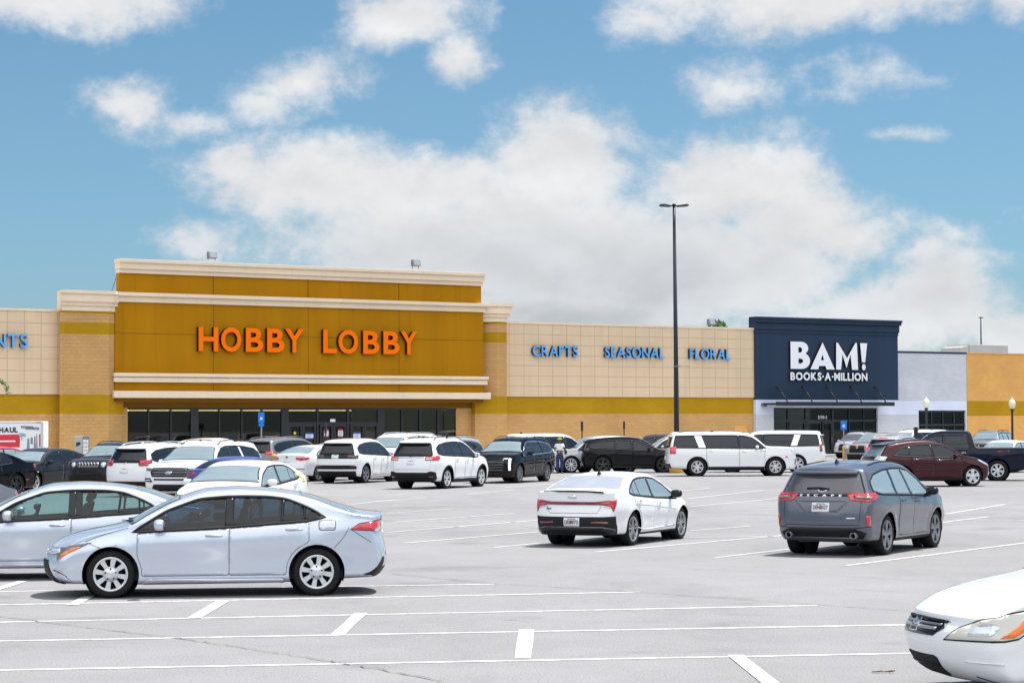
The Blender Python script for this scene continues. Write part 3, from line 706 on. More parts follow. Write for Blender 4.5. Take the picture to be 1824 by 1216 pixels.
# BAM! lettering
def arc(cx, cy, rx, ry, a0, a1, n=14): return [(cx + rx * math.cos(R(a0 + (a1 - a0) * i / n)), cy + ry * math.sin(R(a0 + (a1 - a0) * i / n))) for i in range(n + 1)]
gB = [[(0, 0), (.52, 0)] + arc(.52, .30, .40, .30, -90, 62) + arc(.50, .76, .34, .24, -28, 90) + [(0, 1)],
      [(.37, .20)] + arc(.46, .29, .13, .09, -90, 90, 8) + [(.37, .38)], [(.37, .60)] + arc(.44, .70, .11, .10, -90, 90, 8) + [(.37, .80)]]
gA = [[(0, 0), (.42, 0), (.47, .13), (.80, .13), (.86, 0), (1.30, 0), (.66, 1.0)], [(.56, .34), (.73, .34), (.65, .56)]]
gM = [[(0, 0), (.30, 0), (.40, .58), (.64, .06), (.90, .58), (.98, 0), (1.36, 0), (1.30, 1.0), (1.20, 1.0), (.68, .43), (.12, 1.0), (.02, 1.0)]]
gX = [[(.12, .28), (.34, .28), (.48, 1.0), (0, 1.0)], arc(.24, .10, .125, .12, 0, 345, 22)]
e = empty('store_sign', (P0.x, P0.y, 0), PHI, 'big white letters with exclamation mark and smaller words on the navy front', 'sign')
so2 = ob_ + .20; WM = [M['white_letter'], M['letter_side']]
for gl, x0, x1, yt, yb in [(gB, 1408, 1443, 608, 657), (gA, 1443, 1487, 609, 658), (gM, 1489, 1528.5, 610, 658.5), (gX, 1532, 1545, 611, 659.5)]:
    vs, fs = poly_mesh(gl); (u0, z1), (u1, z0) = wall(x0, yt, so2), wall(x1, yb, so2); extrude_glyph(vs, fs, (u0, u1, z0, z1), -so2, -ob_, WM, e)
word_sign('BOOKS\u00b7A\u00b7MILLION', 1408, 1545, 662.5, 664.5, .56, so2, .16, .04, WM, None, gap=.09, parent=e)
e = word_sign('2700-2', 1457, 1473, 740, 740, .22, .17, .01, .02, [M['white_letter'], M['white_letter']], 'small white number 2700-2 on the glass above the doors', name='address_number')

# ------------------------------------------------------------------ far right shop
side = local('corner_store', 'peach block store with olive stripe at the far right', 'store')
s0, s1 = U(1722, 0) + .03, U(2300, 0)
a = MB(); a.box(s0, s1, 0, .5, 0, 2.82); a.build('block_wall', M['peach_block'], side)
a = MB(); a.box(s0, s1, 0, .5, 3.92, 7.44); a.build('block_wall', M['peach_block'], side)
a = MB(); a.box(s0, s1, .003, .5, 2.823, 3.917); a.build('painted_stripe', M['olive_block'], side)
a = MB(); a.box(s0, s1, -.05, .7, 7.443, 7.54); a.build('coping', M['peach_block'], side)
a = MB(); a.box(s0, s1, .71, 60, 6.9, 7.1); a.build('roof', M['roof_grey'], side)
# sidewalk along the shops
a = MB(); a.box(U(-420, 0), s1, -4.2, .3, -.2, .13); o = a.build('sidewalk', M['concrete'], None, tuple(P0) + (0,), PHI); tag(o, kind='structure')

# ------------------------------------------------------------------ roof furniture
def floodlight(px, py, off, base_z, label, w=.55):
    u, z = wall(px, py, off); e = empty('floodlight', (P0.x, P0.y, 0), PHI, label, 'floodlight', 'floodlights along the roof edges')
    y = -off; a = MB(); a.prism([(y - .24, z - .16), (y + .10, z - .20), (y + .10, z + .20), (y - .10, z + .24)], u - w / 2, u + w / 2, 'x'); a.build('housing', M['steel'], e, bevel=.015)
    a = MB(); a.prism([(y - .252, z - .13), (y - .245, z - .13), (y - .115, z + .20), (y - .122, z + .20)], u - w / 2 + .06, u + w / 2 - .06, 'x'); a.build('lens', M['lens'], e)
    a = MB()
    for s in (-1, 1): a.tube([(u + s * w * .42, y, base_z), (u + s * w * .42, y, z - .2)], .025, 6)
    a.build('bracket', M['steel'], e)
floodlight(377, 455, .2, 12.1, 'grey floodlight on the left of the tall gold parapet')
floodlight(740, 469, .2, 12.1, 'grey floodlight on the right of the tall gold parapet')
floodlight(1266, 574, .0, 8.9, 'grey floodlight on the beige wall parapet in front of a treetop')
u0, z1 = wall(1708, 615, -8); u1, z0 = wall(1796, 627, -8)
e = empty('rooftop_unit', (P0.x, P0.y, 0), PHI, 'pale rooftop air handling unit on the grey block wing roof', 'air unit')
a = MB(); a.box(u0 + 1.2, u1, 8, 10.5, 7.0, z1 + .1); a.build('casing', M['concrete'], e, bevel=.03)
a = MB(); a.prism([(u0, 7.0), (u0 + 1.19, 7.0), (u0 + 1.19, z1), (u0 + .3, z1 - .15)], 8.1, 10.3, 'y'); a.build('hood', M['concrete'], e)
u, zt = wall(1747, 566, -14); a = MB(); a.tube([(u, 14, 7.2), (u, 14, zt)], [.07, .045], 8); a.box(u - .2, u + .25, 13.95, 14.05, zt - .02, zt + .06)
o = a.build('antenna_mast', M['metal_dark'], None, tuple(P0) + (0,), PHI); tag(o, 'thin dark mast standing behind the rooftop unit', 'mast')
# ------------------------------------------------------------------ vehicles
M['plastic'] = plain('black_plastic_trim', (.014, .014, .016), .55, var=.1, spec=.2)
M['gloss_black'] = plain('gloss_black_trim', (.008, .008, .010), .2, coat=.25, spec=.3, var=0)
M['rubber'] = plain('tyre_rubber', (.014, .014, .015), .8, var=.15, vscale=8, spec=.2)
M['under'] = plain('dark_underbody', (.010, .010, .010), .9)
M['alloy'] = plain('silver_alloy', (.66, .67, .70), .3, metal=.55, var=.03)
M['alloy_dark'] = plain('grey_alloy', (.20, .21, .23), .35, metal=.5, var=.03)
M['alloy_mid'] = plain('mid_grey_alloy', (.36, .37, .39), .3, metal=.5, var=.03)
M['alloy_black'] = plain('black_alloy', (.016, .016, .018), .25, coat=.6, var=0)
M['chrome'] = plain('chrome_trim', (.75, .76, .78), .12, metal=1.0, var=0)
M['glass'] = dark_glass('tinted_car_glass', (.012, .017, .024))
M['glass_light'] = dark_glass('car_windscreen_glass', (.20, .26, .285), 1.75)  # pale base colour stands in for bright sky reflected off the glass
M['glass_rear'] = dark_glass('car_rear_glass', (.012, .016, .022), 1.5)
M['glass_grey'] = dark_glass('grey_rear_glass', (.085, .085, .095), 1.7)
M['glass_rearlight'] = dark_glass('sky_painted_rear_glass', (.34, .37, .41), 2.3)  # sky reflection painted into the grey-blue base colour
M['clear_teal'] = clear_glass('clear_green_car_glass', (.50, .70, .70))
M['clear_dark'] = clear_glass('smoked_car_glass', (.14, .235, .30))
M['red_lens'] = plain('red_lamp_lens', (.55, .012, .022), .12, coat=1, spec=.8, var=0)
M['dark_red_lens'] = plain('dark_red_lamp_lens', (.18, .008, .018), .12, coat=1, spec=.8, var=0)
M['smoke_lens'] = plain('smoked_lamp_lens', (.05, .03, .035), .1, coat=1, var=0)
M['pink_lens'] = plain('pinkish_lamp_lens', (.30, .20, .21), .15, coat=1, var=0)
M['bright_red'] = plain('lit_brake_lamp', (.6, .02, .02), .2, emit=(1, .02, .02), es=.7, var=0)
M['clear_lens'] = plain('clear_lamp_lens', (.62, .66, .70), .08, metal=.3, coat=1, spec=.8, var=.25, vscale=9)
M['hazy_lens'] = plain('yellowed_lamp_lens', (.60, .585, .52), .22, coat=.6, var=.14, vscale=7)
M['dark_lens'] = plain('dark_headlamp_lens', (.10, .12, .15), .08, coat=1, var=.3, vscale=10)
M['amber'] = plain('amber_lens', (.85, .18, .01), .2, coat=.8, var=0)
M['plate'] = plain('number_plate', (.72, .74, .76), .4, var=.03)
M['plate_ink'] = plain('plate_lettering', (.05, .05, .07), .5, var=0)
M['peach_mark'] = plain('peach_mark', (.75, .22, .06), .5, var=0)
M['gap'] = plain('panel_gap', (.012, .012, .014), .9, var=0)
M['seat'] = plain('dark_seat_fabric', (.022, .032, .055), .85)
M['drl'] = plain('daytime_running_light', (.9, .92, .95), .2, emit=(1, 1, 1), es=.35, var=0)
PAINT = {'white': paint('white_car_paint', (.78, .79, .81)), 'silver': paint('silver_car_paint', (.56, .61, .70), .5, .27), 'grey': paint('grey_blue_car_paint', (.095, .105, .135), .35, .32),
         'black': paint('black_car_paint', (.004, .004, .006), ior=1.33, spec=0), 'charcoal': paint('charcoal_car_paint', (.020, .022, .028), .1, ior=1.35, spec=.1), 'maroon': paint('maroon_car_paint', (.040, .004, .009), .1, .35, ior=1.35, spec=.1),
         'navy': paint('dark_navy_car_paint', (.004, .007, .018), 0, ior=1.35, spec=0), 'tan': paint('tan_car_paint', (.30, .27, .23), .3), 'midgrey': paint('mid_grey_car_paint', (.17, .17, .185), .4),
         'red': paint('red_car_paint', (.45, .03, .045)), 'indigo': paint('indigo_car_paint', (.045, .05, .26), .2), 'silvergrey': paint('pale_silver_car_paint', (.42, .43, .46), .4)}

def curve(pts, sm=.06):
    x = np.array([p[0] for p in pts], float); y = np.array([p[1] for p in pts], float)
    g = np.linspace(x[0], x[-1], 600); v = np.interp(g, x, y); dx = g[1] - g[0]
    k = int(sm / dx)
    if k > 1:
        for _ in range(2):
            pad = np.concatenate([v[0] + (v[1] - v[0]) * np.arange(-k, 0), v, v[-1] + (v[-1] - v[-2]) * np.arange(1, k + 1)])
            c = np.cumsum(np.concatenate([[0], pad])); w = 2 * k + 1
            v = (c[w:] - c[:-w]) / w
    return lambda q: np.interp(q, g, v)

PRESET = {
 'sedan': dict(T=[(.012, .43), (.028, .48), (.06, .54), (.10, .58), (.145, .612), (.205, .645), (.255, .685), (.272, .73), (.37, .885), (.46, .982), (.56, 1.0), (.65, .983), (.73, .945), (.79, .895), (.84, .835), (.91, .765), (.955, .752), (.985, .735)],
   F=[(.13, .03), (.2, .005), (.32, 0), (.40, .004), (.45, .018)], Rr=[(.17, .975), (.25, .992), (.34, 1.0), (.45, .993), (.58, .982), (.75, .988)],
   belt=[(0, .60), (.27, .625), (.55, .66), (.77, .715), (1, .74)],
   dlo=[(.27, .623), (.36, .80), (.45, .905), (.525, .925), (.58, .927), (.645, .923), (.70, .90), (.76, .82), (.80, .748)], dbot=[(.27, .622), (.528, .660), (.76, .715), (.80, .742)],
   splits=[(.524, .545, .004), (.678, .684, .01), (.747, .751, 0)], bulge=(.26, .16), plan=(.17, .15)),
 'suv': dict(T=[(.03, .50), (.05, .565), (.11, .615), (.2, .648), (.24, .668), (.262, .71), (.35, .88), (.42, .965), (.52, .998), (.66, 1.0), (.8, .975), (.90, .94), (.935, .918)],
   F=[(.14, .03), (.2, .006), (.32, 0), (.45, .004), (.53, .03)], Rr=[(.18, .965), (.25, .988), (.36, 1.0), (.45, .996), (.60, .985), (.66, .975), (.80, .955), (.93, .930)],
   belt=[(0, .60), (.27, .61), (.55, .64), (.8, .665), (1, .675)],
   dlo=[(.265, .615), (.34, .785), (.41, .885), (.48, .915), (.60, .92), (.72, .905), (.84, .865), (.895, .80), (.90, .70)], dbot=[(.265, .612), (.55, .642), (.83, .668), (.90, .695)],
   splits=[(.475, .497, .012), (.655, .68, -.02)], bulge=(.20, .14), plan=(.13, .10)),
 'big': dict(T=[(.006, .575), (.018, .625), (.08, .645), (.2, .655), (.235, .665), (.25, .69), (.315, .87), (.37, .962), (.44, .992), (.6, 1.0), (.85, .992), (.95, .982), (.965, .97)],
   F=[(.15, .02), (.22, .003), (.35, 0), (.5, .002), (.60, .010)], Rr=[(.18, .98), (.26, .995), (.38, 1.0), (.45, .997), (.62, .99), (.75, .98), (.97, .955)],
   belt=[(0, .60), (.27, .615), (.6, .625), (1, .635)],
   dlo=[(.25, .625), (.30, .76), (.35, .865), (.41, .905), (.5, .915), (.75, .915), (.93, .905), (.95, .66)], dbot=[(.25, .62), (.55, .632), (.95, .648)],
   splits=[(.445, .462, .004), (.625, .685, .03)], bulge=(.12, .08), plan=(.07, .06)),
 'boxy': dict(T=[(.012, .60), (.025, .645), (.08, .67), (.2, .685), (.245, .70), (.265, .74), (.33, .90), (.385, .975), (.48, 1.0), (.7, 1.0), (.9, .985), (.955, .97)],
   F=[(.15, .02), (.22, .004), (.36, 0), (.5, .002), (.62, .010)], Rr=[(.18, .97), (.27, .99), (.38, 1.0), (.46, .997), (.65, .99), (.97, .955)],
   belt=[(0, .62), (.27, .635), (.6, .65), (1, .66)],
   dlo=[(.27, .64), (.32, .79), (.37, .885), (.44, .92), (.6, .93), (.8, .92), (.90, .90), (.93, .68)], dbot=[(.27, .635), (.55, .655), (.93, .668)],
   splits=[(.47, .49, .004), (.67, .71, .01)], bulge=(.12, .08), plan=(.08, .07)),
 'coupe': dict(T=[(.02, .46), (.035, .56), (.12, .615), (.28, .655), (.33, .69), (.36, .74), (.46, .92), (.53, .99), (.62, 1.0), (.7, .975), (.77, .91), (.85, .80), (.88, .755), (.96, .745), (.985, .73)],
   F=[(.13, .03), (.2, .005), (.32, 0), (.5, .03)], Rr=[(.17, .97), (.25, .99), (.34, .998), (.5, 1.0), (.75, .985)],
   belt=[(0, .62), (.35, .65), (.6, .68), (.77, .74), (1, .76)],
   dlo=[(.36, .665), (.44, .83), (.51, .915), (.58, .935), (.66, .925), (.71, .88), (.735, .80), (.735, .74)], dbot=[(.36, .66), (.6, .69), (.735, .735)],
   splits=[(.62, .64, 0)], bulge=(.16, .10), plan=(.10, .08)),
 'pickup': dict(T=[(.012, .50), (.02, .585), (.07, .615), (.2, .635), (.225, .65), (.24, .69), (.305, .87), (.35, .96), (.41, .995), (.5, 1.0), (.58, .995), (.605, .985), (.625, .93), (.632, .66), (.65, .655), (.95, .66), (.985, .66)],
   F=[(.18, .02), (.25, .003), (.38, 0), (.5, .002), (.57, .012)], Rr=[(.25, .99), (.30, .998), (.36, 1.0), (.5, .992), (.66, .988)],
   belt=[(0, .60), (.25, .615), (.6, .63), (1, .64)],
   dlo=[(.24, .625), (.29, .76), (.335, .865), (.38, .91), (.45, .925), (.58, .92), (.60, .70), (.60, .65)], dbot=[(.24, .62), (.6, .64)],
   splits=[(.425, .445, .002)], bulge=(.10, .05), plan=(.06, .04)),
}

def clip(poly, a, b, c):
    """keep a*x+b*y<=c"""
    out = []; n = len(poly)
    for i in range(n):
        p, q = poly[i], poly[(i + 1) % n]; dp, dq = a * p[0] + b * p[1] - c, a * q[0] + b * q[1] - c
        if dp <= 0: out.append(p)
        if (dp < 0 < dq) or (dq < 0 < dp):
            t = dp / (dp - dq); out.append((p[0] + (q[0] - p[0]) * t, p[1] + (q[1] - p[1]) * t))
    return out
def dedupe(poly, d=.004):
    o = []
    for p in poly:
        if not o or math.hypot(p[0] - o[-1][0], p[1] - o[-1][1]) > d: o.append(p)
    while len(o) > 3 and math.hypot(o[0][0] - o[-1][0], o[0][1] - o[-1][1]) < d: o.pop()
    return o
def resample(poly, st):
    o = []; n = len(poly)
    for i in range(n):
        p, q = poly[i], poly[(i + 1) % n]; k = max(1, int(math.hypot(q[0] - p[0], q[1] - p[1]) / st))
        for j in range(k): o.append((p[0] + (q[0] - p[0]) * j / k, p[1] + (q[1] - p[1]) * j / k))
    return o
def offset(poly, d):
    n = len(poly); o = []
    A = sum(poly[i][0] * poly[(i + 1) % n][1] - poly[(i + 1) % n][0] * poly[i][1] for i in range(n)); sg = 1 if A > 0 else -1
    for i in range(n):
        p0, p, p1 = poly[i - 1], poly[i], poly[(i + 1) % n]
        e0 = Vector((p[0] - p0[0], p[1] - p0[1])).normalized(); e1 = Vector((p1[0] - p[0], p1[1] - p[1])).normalized()
        n0 = Vector((e0.y, -e0.x)) * sg; n1 = Vector((e1.y, -e1.x)) * sg; m = n0 + n1
        if m.length < 1e-6: m = n0
        m.normalize(); k = max(.5, m.dot(n0)); o.append((p[0] + m.x * d / k, p[1] + m.y * d / k))
    return o
def rnd(poly, r, n=4):
    """round the corners of a polygon"""
    o = []; N_ = len(poly)
    for i in range(N_):
        p0, p, p1 = Vector(poly[i - 1]), Vector(poly[i]), Vector(poly[(i + 1) % N_])
        a = (p0 - p); b = (p1 - p); ra = min(r, a.length * .45, b.length * .45); A = p + a.normalized() * ra; B = p + b.normalized() * ra
        for k in range(n + 1):
            t = k / n; q = A * (1 - t) ** 2 + p * 2 * t * (1 - t) + B * t ** 2; o.append((q.x, q.y))
    return o
def rect(x0, x1, y0, y1, r=0): 
    p = [(x0, y0), (x1, y0), (x1, y1), (x0, y1)]; return rnd(p, r) if r else p
def strip(pts, w):
    """polyline -> thin closed outline"""
    P = [Vector(p) for p in pts]; L_, R_ = [], []
    for i, p in enumerate(P):
        d = (P[min(i + 1, len(P) - 1)] - P[max(i - 1, 0)]).normalized(); n = Vector((-d.y, d.x)) * w / 2
        L_.append(tuple(p + n)); R_.append(tuple(p - n))
    return L_ + R_[::-1]

class Car:
    def __init__(c, name, label, kind, paint_, L, W, H, wb, fo, wr, loc=(0, 0, 0), rz=0, cat='car', group=None, near=False, glass='glass', wglass='glass_light', rglass='glass_rear',
                 see=None, arch=None, clad=False, rim=('alloy', 5, .045, .06, 0), doors=True, gc=None, tw=.225, **ov):
        pr = dict(PRESET[kind]); pr.update(ov); c.pr = pr; c.kind = kind
        c.L, c.W, c.H, c.wb, c.fo, c.wr = L, W, H, wb, fo, wr; c.near = near
        c.root = empty(name, loc, rz, label, cat, group); c.paint = PAINT[paint_]; c.grid = .045 if near else .09
        n_ = lambda pts: [(a * L, b * H) for a, b in pts]
        sm = .07
        c.T = curve(n_(pr['T']), sm); c.belt = curve(n_(pr['belt']), .2)
        c.bF, c.bR = pr['bulge']
        c.F = curve([(a * H, b * L + c.bF) for a, b in pr['F']], .05); c.Rr = curve([(a * H, b * L - c.bR) for a, b in pr['Rr']], .05)
        gc = gc or (.17 if kind in ('sedan', 'coupe') else .20 if kind == 'suv' else .25)
        c.gc = gc
        f0, r0 = pr['F'][0][0] * H, pr['Rr'][0][0] * H
        c.B = curve([(0, f0), (fo - wr - .05, gc + .02), (fo + wr + .1, gc), (fo + wb - wr - .1, gc + .01), (fo + wb + wr + .05, gc + .05), (L, r0)], .08)
        c.s0 = float(c.F(pr['F'][-1][0] * H)); c.s1 = float(c.Rr(pr['Rr'][-1][0] * H))
        Ts = n_(pr['T']); c.ts0, c.ts1 = Ts[0][0], Ts[-1][0]
        c.taper_f, c.taper_r = pr['plan']
        c.inset = pr.get('inset', .035); c.tumble = pr.get('tumble', .30)
        c.lowx = [0, .06, .2, .42, .62, .8, 1]; c.lowy = pr.get('low', [.92, .955, .962, .972, 1.0, .992, .955])
        c.crown = pr.get('crown', .035)
        c.arch = arch or wr + .055
        c.wheels_s = (fo, fo + wb)
        c.body(see)
        c.windows(glass, wglass, rglass, see)
        c.wheels(rim, tw, clad)
        c.gaps()
        if doors: c.doors()
        c.mirrors()
    # ---- body surface
    def plan(c, s):
        s = np.asarray(s, float); a = np.clip((1.0 - s / (c.L * .22)), 0, 1); b = np.clip(1.0 - (c.L - s) / (c.L * .20), 0, 1)
        return 1 - c.taper_f * a ** 2.0 - c.taper_r * b ** 2.0
    def Tc(c, s): return c.T(np.clip(s + c.shift(np.asarray(s, float), 0, 0.0), c.ts0, c.ts1))
    def zb(c, s): return np.minimum(c.belt(np.clip(s, 0, c.L)), c.Tc(s) - .055)
    def Wf(c, s, z):
        s = np.asarray(s, float); z = np.asarray(z, float)
        B, zb, T = c.B(np.clip(s, 0, c.L)), c.zb(s), c.Tc(s)
        v = np.clip((z - B) / np.maximum(zb - B, .05), 0, 1)
        lo = np.interp(v, c.lowx, c.lowy)
        g = np.clip((T - zb - .06) / .22, 0, 1); g = g * g * (3 - 2 * g)
        up = np.clip(z - zb, 0, None)
        y = c.W / 2 * c.plan(s) * lo - np.where(up > 0, np.clip(up / .03, 0, 1) * c.inset * g + up * c.tumble * (.4 + .6 * g) + .22 * up * up * g, 0)
        for ws in c.wheels_s:
            r = np.hypot(s - ws, z - c.wr); y = y + .016 * np.exp(-((r - c.arch) / .07) ** 2) * (z < zb)
        return y
    def shift(c, s, z, q):
        """plan-view bow of nose, screen and tail"""
        w = 1 - np.abs(q) ** 2.3
        df = np.clip(1 - (s - c.bF) / (c.L * .33), 0, 1) ** 1.3; dr = np.clip(1 - (c.L - c.bR - s) / (c.L * .30), 0, 1) ** 1.4
        return (-c.bF * df + c.bR * dr) * w
    def P(c, s, y, z): return np.stack([c.L / 2 - s, y, z], -1)
    def body(c, see):
        ds = .032 if c.near else .055
        t = np.linspace(c.s0, c.s1, 900); zt = c.Tc(t); w = np.hypot(np.diff(t), .7 * np.diff(zt)); cum = np.concatenate([[0], np.cumsum(w)])
        N_ = int(cum[-1] / ds); s = np.interp(np.linspace(0, cum[-1], N_ + 1), cum, t)
        M1, M2 = (20, 12) if c.near else (13, 8); K = 22 if c.near else 14
        B, T = c.B(s), c.Tc(s); zb = c.zb(s)
        v1 = np.linspace(0, 1, M1 + 1); v2 = np.linspace(0, 1, M2 + 1)[1:]
        z = np.concatenate([B[:, None] + (zb - B)[:, None] * v1, zb[:, None] + (T - zb)[:, None] * v2], 1); Mr = z.shape[1] - 1
        wf = np.clip(1 - (s - s[0]) / .55, 0, 1)[:, None] ** 1.5; wr_ = np.clip(1 - (s[-1] - s) / .75, 0, 1)[:, None] ** 1.5
        ss = s[:, None] + (c.F(np.clip(z, 0, c.pr['F'][-1][0] * c.H)) - c.s0) * wf + (c.Rr(np.clip(z, 0, c.pr['Rr'][-1][0] * c.H)) - c.s1) * wr_
        y = c.Wf(ss, z)
        q = np.linspace(1, -1, K + 1)
        V = []; idx = {}
        nsec = 2 * (Mr + 1) + K - 1
        sec = np.zeros((N_ + 1, nsec, 3))
        sec[:, :Mr + 1] = c.P(ss, y, z)
        yt = y[:, -1]; st = ss[:, -1]; zt = z[:, -1]
        for k in range(1, K):
            sk = st + c.shift(st, zt, q[k]); sec[:, Mr + k] = c.P(sk, yt * q[k], zt + c.crown * (1 - abs(q[k]) ** 2.2))
        sec[:, Mr + K:] = (c.P(ss, -y, z))[:, ::-1]
        V = [sec.reshape(-1, 3)]; nv = (N_ + 1) * nsec
        I = lambda i, j: i * nsec + j
        faces = []; fm = []
        for i in range(N_):
            for j in range(nsec - 1): faces.append((I(i, j), I(i + 1, j), I(i + 1, j + 1), I(i, j + 1))); fm.append(0)
        for end, i in ((0, 0), (1, N_)):
            cap = np.zeros((Mr, K - 1, 3))
            for k in range(1, K):
                zz = z[i, :-1] + c.crown * (1 - abs(q[k]) ** 2.2) * (np.arange(Mr) / Mr) ** 2
                sk = ss[i, :-1] + c.shift(ss[i, :-1], zz, q[k]); cap[:, k - 1] = c.P(sk, y[i, :-1] * q[k], zz)
            V.append(cap.reshape(-1, 3)); base = nv; nv += Mr * (K - 1)
            def G(j, k, i=i, base=base):
                if k == 0: return I(i, j)
                if k == K: return I(i, nsec - 1 - j)
                if j == Mr: return I(i, Mr + k)
                return base + j * (K - 1) + k - 1
            for j in range(Mr):
                for k in range(K):
                    f = (G(j, k), G(j + 1, k), G(j + 1, k + 1), G(j, k + 1)); faces.append(f if end == 1 else f[::-1]); fm.append(0)
            if end == 0: G0 = G
            else: G1 = G
        bot = np.zeros((N_ - 1, K - 1, 3))
        for k in range(1, K):
            sk = ss[1:-1, 0] + c.shift(ss[1:-1, 0], z[1:-1, 0], q[k]); bot[:, k - 1] = c.P(sk, y[1:-1, 0] * q[k], z[1:-1, 0])
        V.append(bot.reshape(-1, 3)); base = nv
        def Gb(i, k):
            if i == 0: return G0(0, k)
            if i == N_: return G1(0, k)
            if k == 0: return I(i, 0)
            if k == K: return I(i, nsec - 1)
            return base + (i - 1) * (K - 1) + k - 1
        for i in range(N_):
            for k in range(K): faces.append((Gb(i, k), Gb(i, k + 1), Gb(i + 1, k + 1), Gb(i + 1, k))); fm.append(1)
        V = np.concatenate(V); faces = np.array(faces); fm = np.array(fm)
        # soften the folds
        e = np.concatenate([faces[:, [0, 1]], faces[:, [1, 2]], faces[:, [2, 3]], faces[:, [3, 0]]]); cnt = np.bincount(e.ravel(), minlength=len(V)).astype(float)
        for _ in range(c.pr.get('smooth', 4 if c.near else 3)):
            acc = np.zeros_like(V); np.add.at(acc, e[:, 0], V[e[:, 1]]); np.add.at(acc, e[:, 1], V[e[:, 0]]); V = V * .45 + .55 * acc / cnt[:, None]
        c.bvh = BVHTree.FromPolygons([tuple(p) for p in V], [tuple(f) for f in faces])
        # wheel arches
        kill = np.zeros(len(faces), bool)
        for ws in c.wheels_s:
            X = V[:, 0] - (c.L / 2 - ws); Z = V[:, 2] - c.wr * .98; r = np.hypot(X, Z); ins = (r < c.arch) & (np.abs(V[:, 1]) > c.W * .27)
            fi = ins[faces]; kill |= fi.all(1)
            mixed = fi.any(1) & ~fi.all(1); mv = np.unique(faces[mixed]); mv = mv[ins[mv]]
            for k in mv:
                if r[k] > 1e-3: f = c.arch / r[k]; V[k, 0] = c.L / 2 - ws + X[k] * f; V[k, 2] = c.wr * .98 + Z[k] * f
        faces = faces[~kill]; fm = fm[~kill]
        me = bpy.data.meshes.new('body'); me.from_pydata([tuple(p) for p in V], [], [tuple(f) for f in faces])
        me.materials.append(c.paint); me.materials.append(M['under'])
        me.polygons.foreach_set('material_index', fm.astype(np.int32)); me.polygons.foreach_set('use_smooth', np.ones(len(faces), bool))
        bm = bmesh.new(); bm.from_mesh(me); bmesh.ops.delete(bm, geom=[v for v in bm.verts if not v.link_faces], context='VERTS')
        bmesh.ops.recalc_face_normals(bm, faces=bm.faces); c.bodybm = bm; c.bodyme = me
        c.bodyobj = link(bpy.data.objects.new('body', me), c.root)
        if not see: bm.to_mesh(me); bm.free(); c.bodybm = None; me.update()
    def hole(c, poly, axis):
        """cut an opening through the shell; axis 'y': side window (s,z), 'x': screen (y,z, front?)"""
        bm = c.bodybm; n = len(poly)
        A = sum(poly[i][0] * poly[(i + 1) % n][1] - poly[(i + 1) % n][0] * poly[i][1] for i in range(n)); sg = 1 if A > 0 else -1
        x0, x1 = min(p[0] for p in poly), max(p[0] for p in poly); z0, z1 = min(p[1] for p in poly), max(p[1] for p in poly)
        def near(f):
            ce = f.calc_center_median(); s = c.L / 2 - ce.x
            if axis == 'y': return x0 - .2 < s < x1 + .2 and z0 - .15 < ce.z < z1 + .15 and abs(ce.y) > c.W * .22
            a, lo, hi = axis; return lo < s < hi and ce.z > z0 - .1 and abs(f.normal.y) < .75
        for i in range(n):
            p, q = poly[i], poly[(i + 1) % n]; e = (q[0] - p[0], q[1] - p[1]); nn = (e[1] * sg, -e[0] * sg)
            fs = [f for f in bm.faces if near(f)]
            geom = list({v for f in fs for v in f.verts}) + list({ed for f in fs for ed in f.edges}) + fs
            if axis == 'y': co, no = (c.L / 2 - p[0], 0, p[1]), (-nn[0], 0, nn[1])
            else: co, no = (0, p[0], p[1]), (0, nn[0], nn[1])
            bmesh.ops.bisect_plane(bm, geom=geom, plane_co=co, plane_no=no, dist=1e-5)
        def inside(a, b):
            r = False; j = n - 1
            for i in range(n):
                if (poly[i][1] > b) != (poly[j][1] > b) and a < (poly[j][0] - poly[i][0]) * (b - poly[i][1]) / (poly[j][1] - poly[i][1]) + poly[i][0]: r = not r
                j = i
            return r
        dl = []
        for f in bm.faces:
            if near(f):
                ce = f.calc_center_median(); a = c.L / 2 - ce.x if axis == 'y' else ce.y
                if inside(a, ce.z): dl.append(f)
        bmesh.ops.delete(bm, geom=dl, context='FACES')
    # ---- mappings from flat pattern to the body
    def m_side(c, sg):
        return lambda s, z: Vector((c.L / 2 - s, sg * float(c.Wf(s, z)), z))
    def m_end(c, front):
        C = c.F if front else c.Rr; zt = (c.pr['F'] if front else c.pr['Rr'])[-1][0] * c.H
        def f(p, z):
            sc = float(C(min(max(z, 0), zt))); We = float(c.Wf(sc, z)); sg = 1 if p >= 0 else -1; a = abs(p)
            if a <= We: q = a / We; return Vector((c.L / 2 - (sc + float(c.shift(sc, z, q))), p, z))
            s = sc + (a - We) if front else sc - (a - We); return Vector((c.L / 2 - s, sg * float(c.Wf(s, z)), z))
        return f
    def m_top(c):
        def f(s, y):
            We = max(float(c.Wf(s, c.Tc(s))), .1); q = max(-1, min(1, y / We)); return Vector((c.L / 2 - (s + float(c.shift(s, 0, q))), y, float(c.Tc(s)) + c.crown * (1 - abs(q) ** 2.2)))
        return f
    def snap(c, p, eps):
        l, n, i, d = c.bvh.find_nearest(p)
        o = l - Vector((0, 0, c.H * .42)); o.x *= .3
        if n.dot(o) < 0: n = -n
        return l + n * eps, n
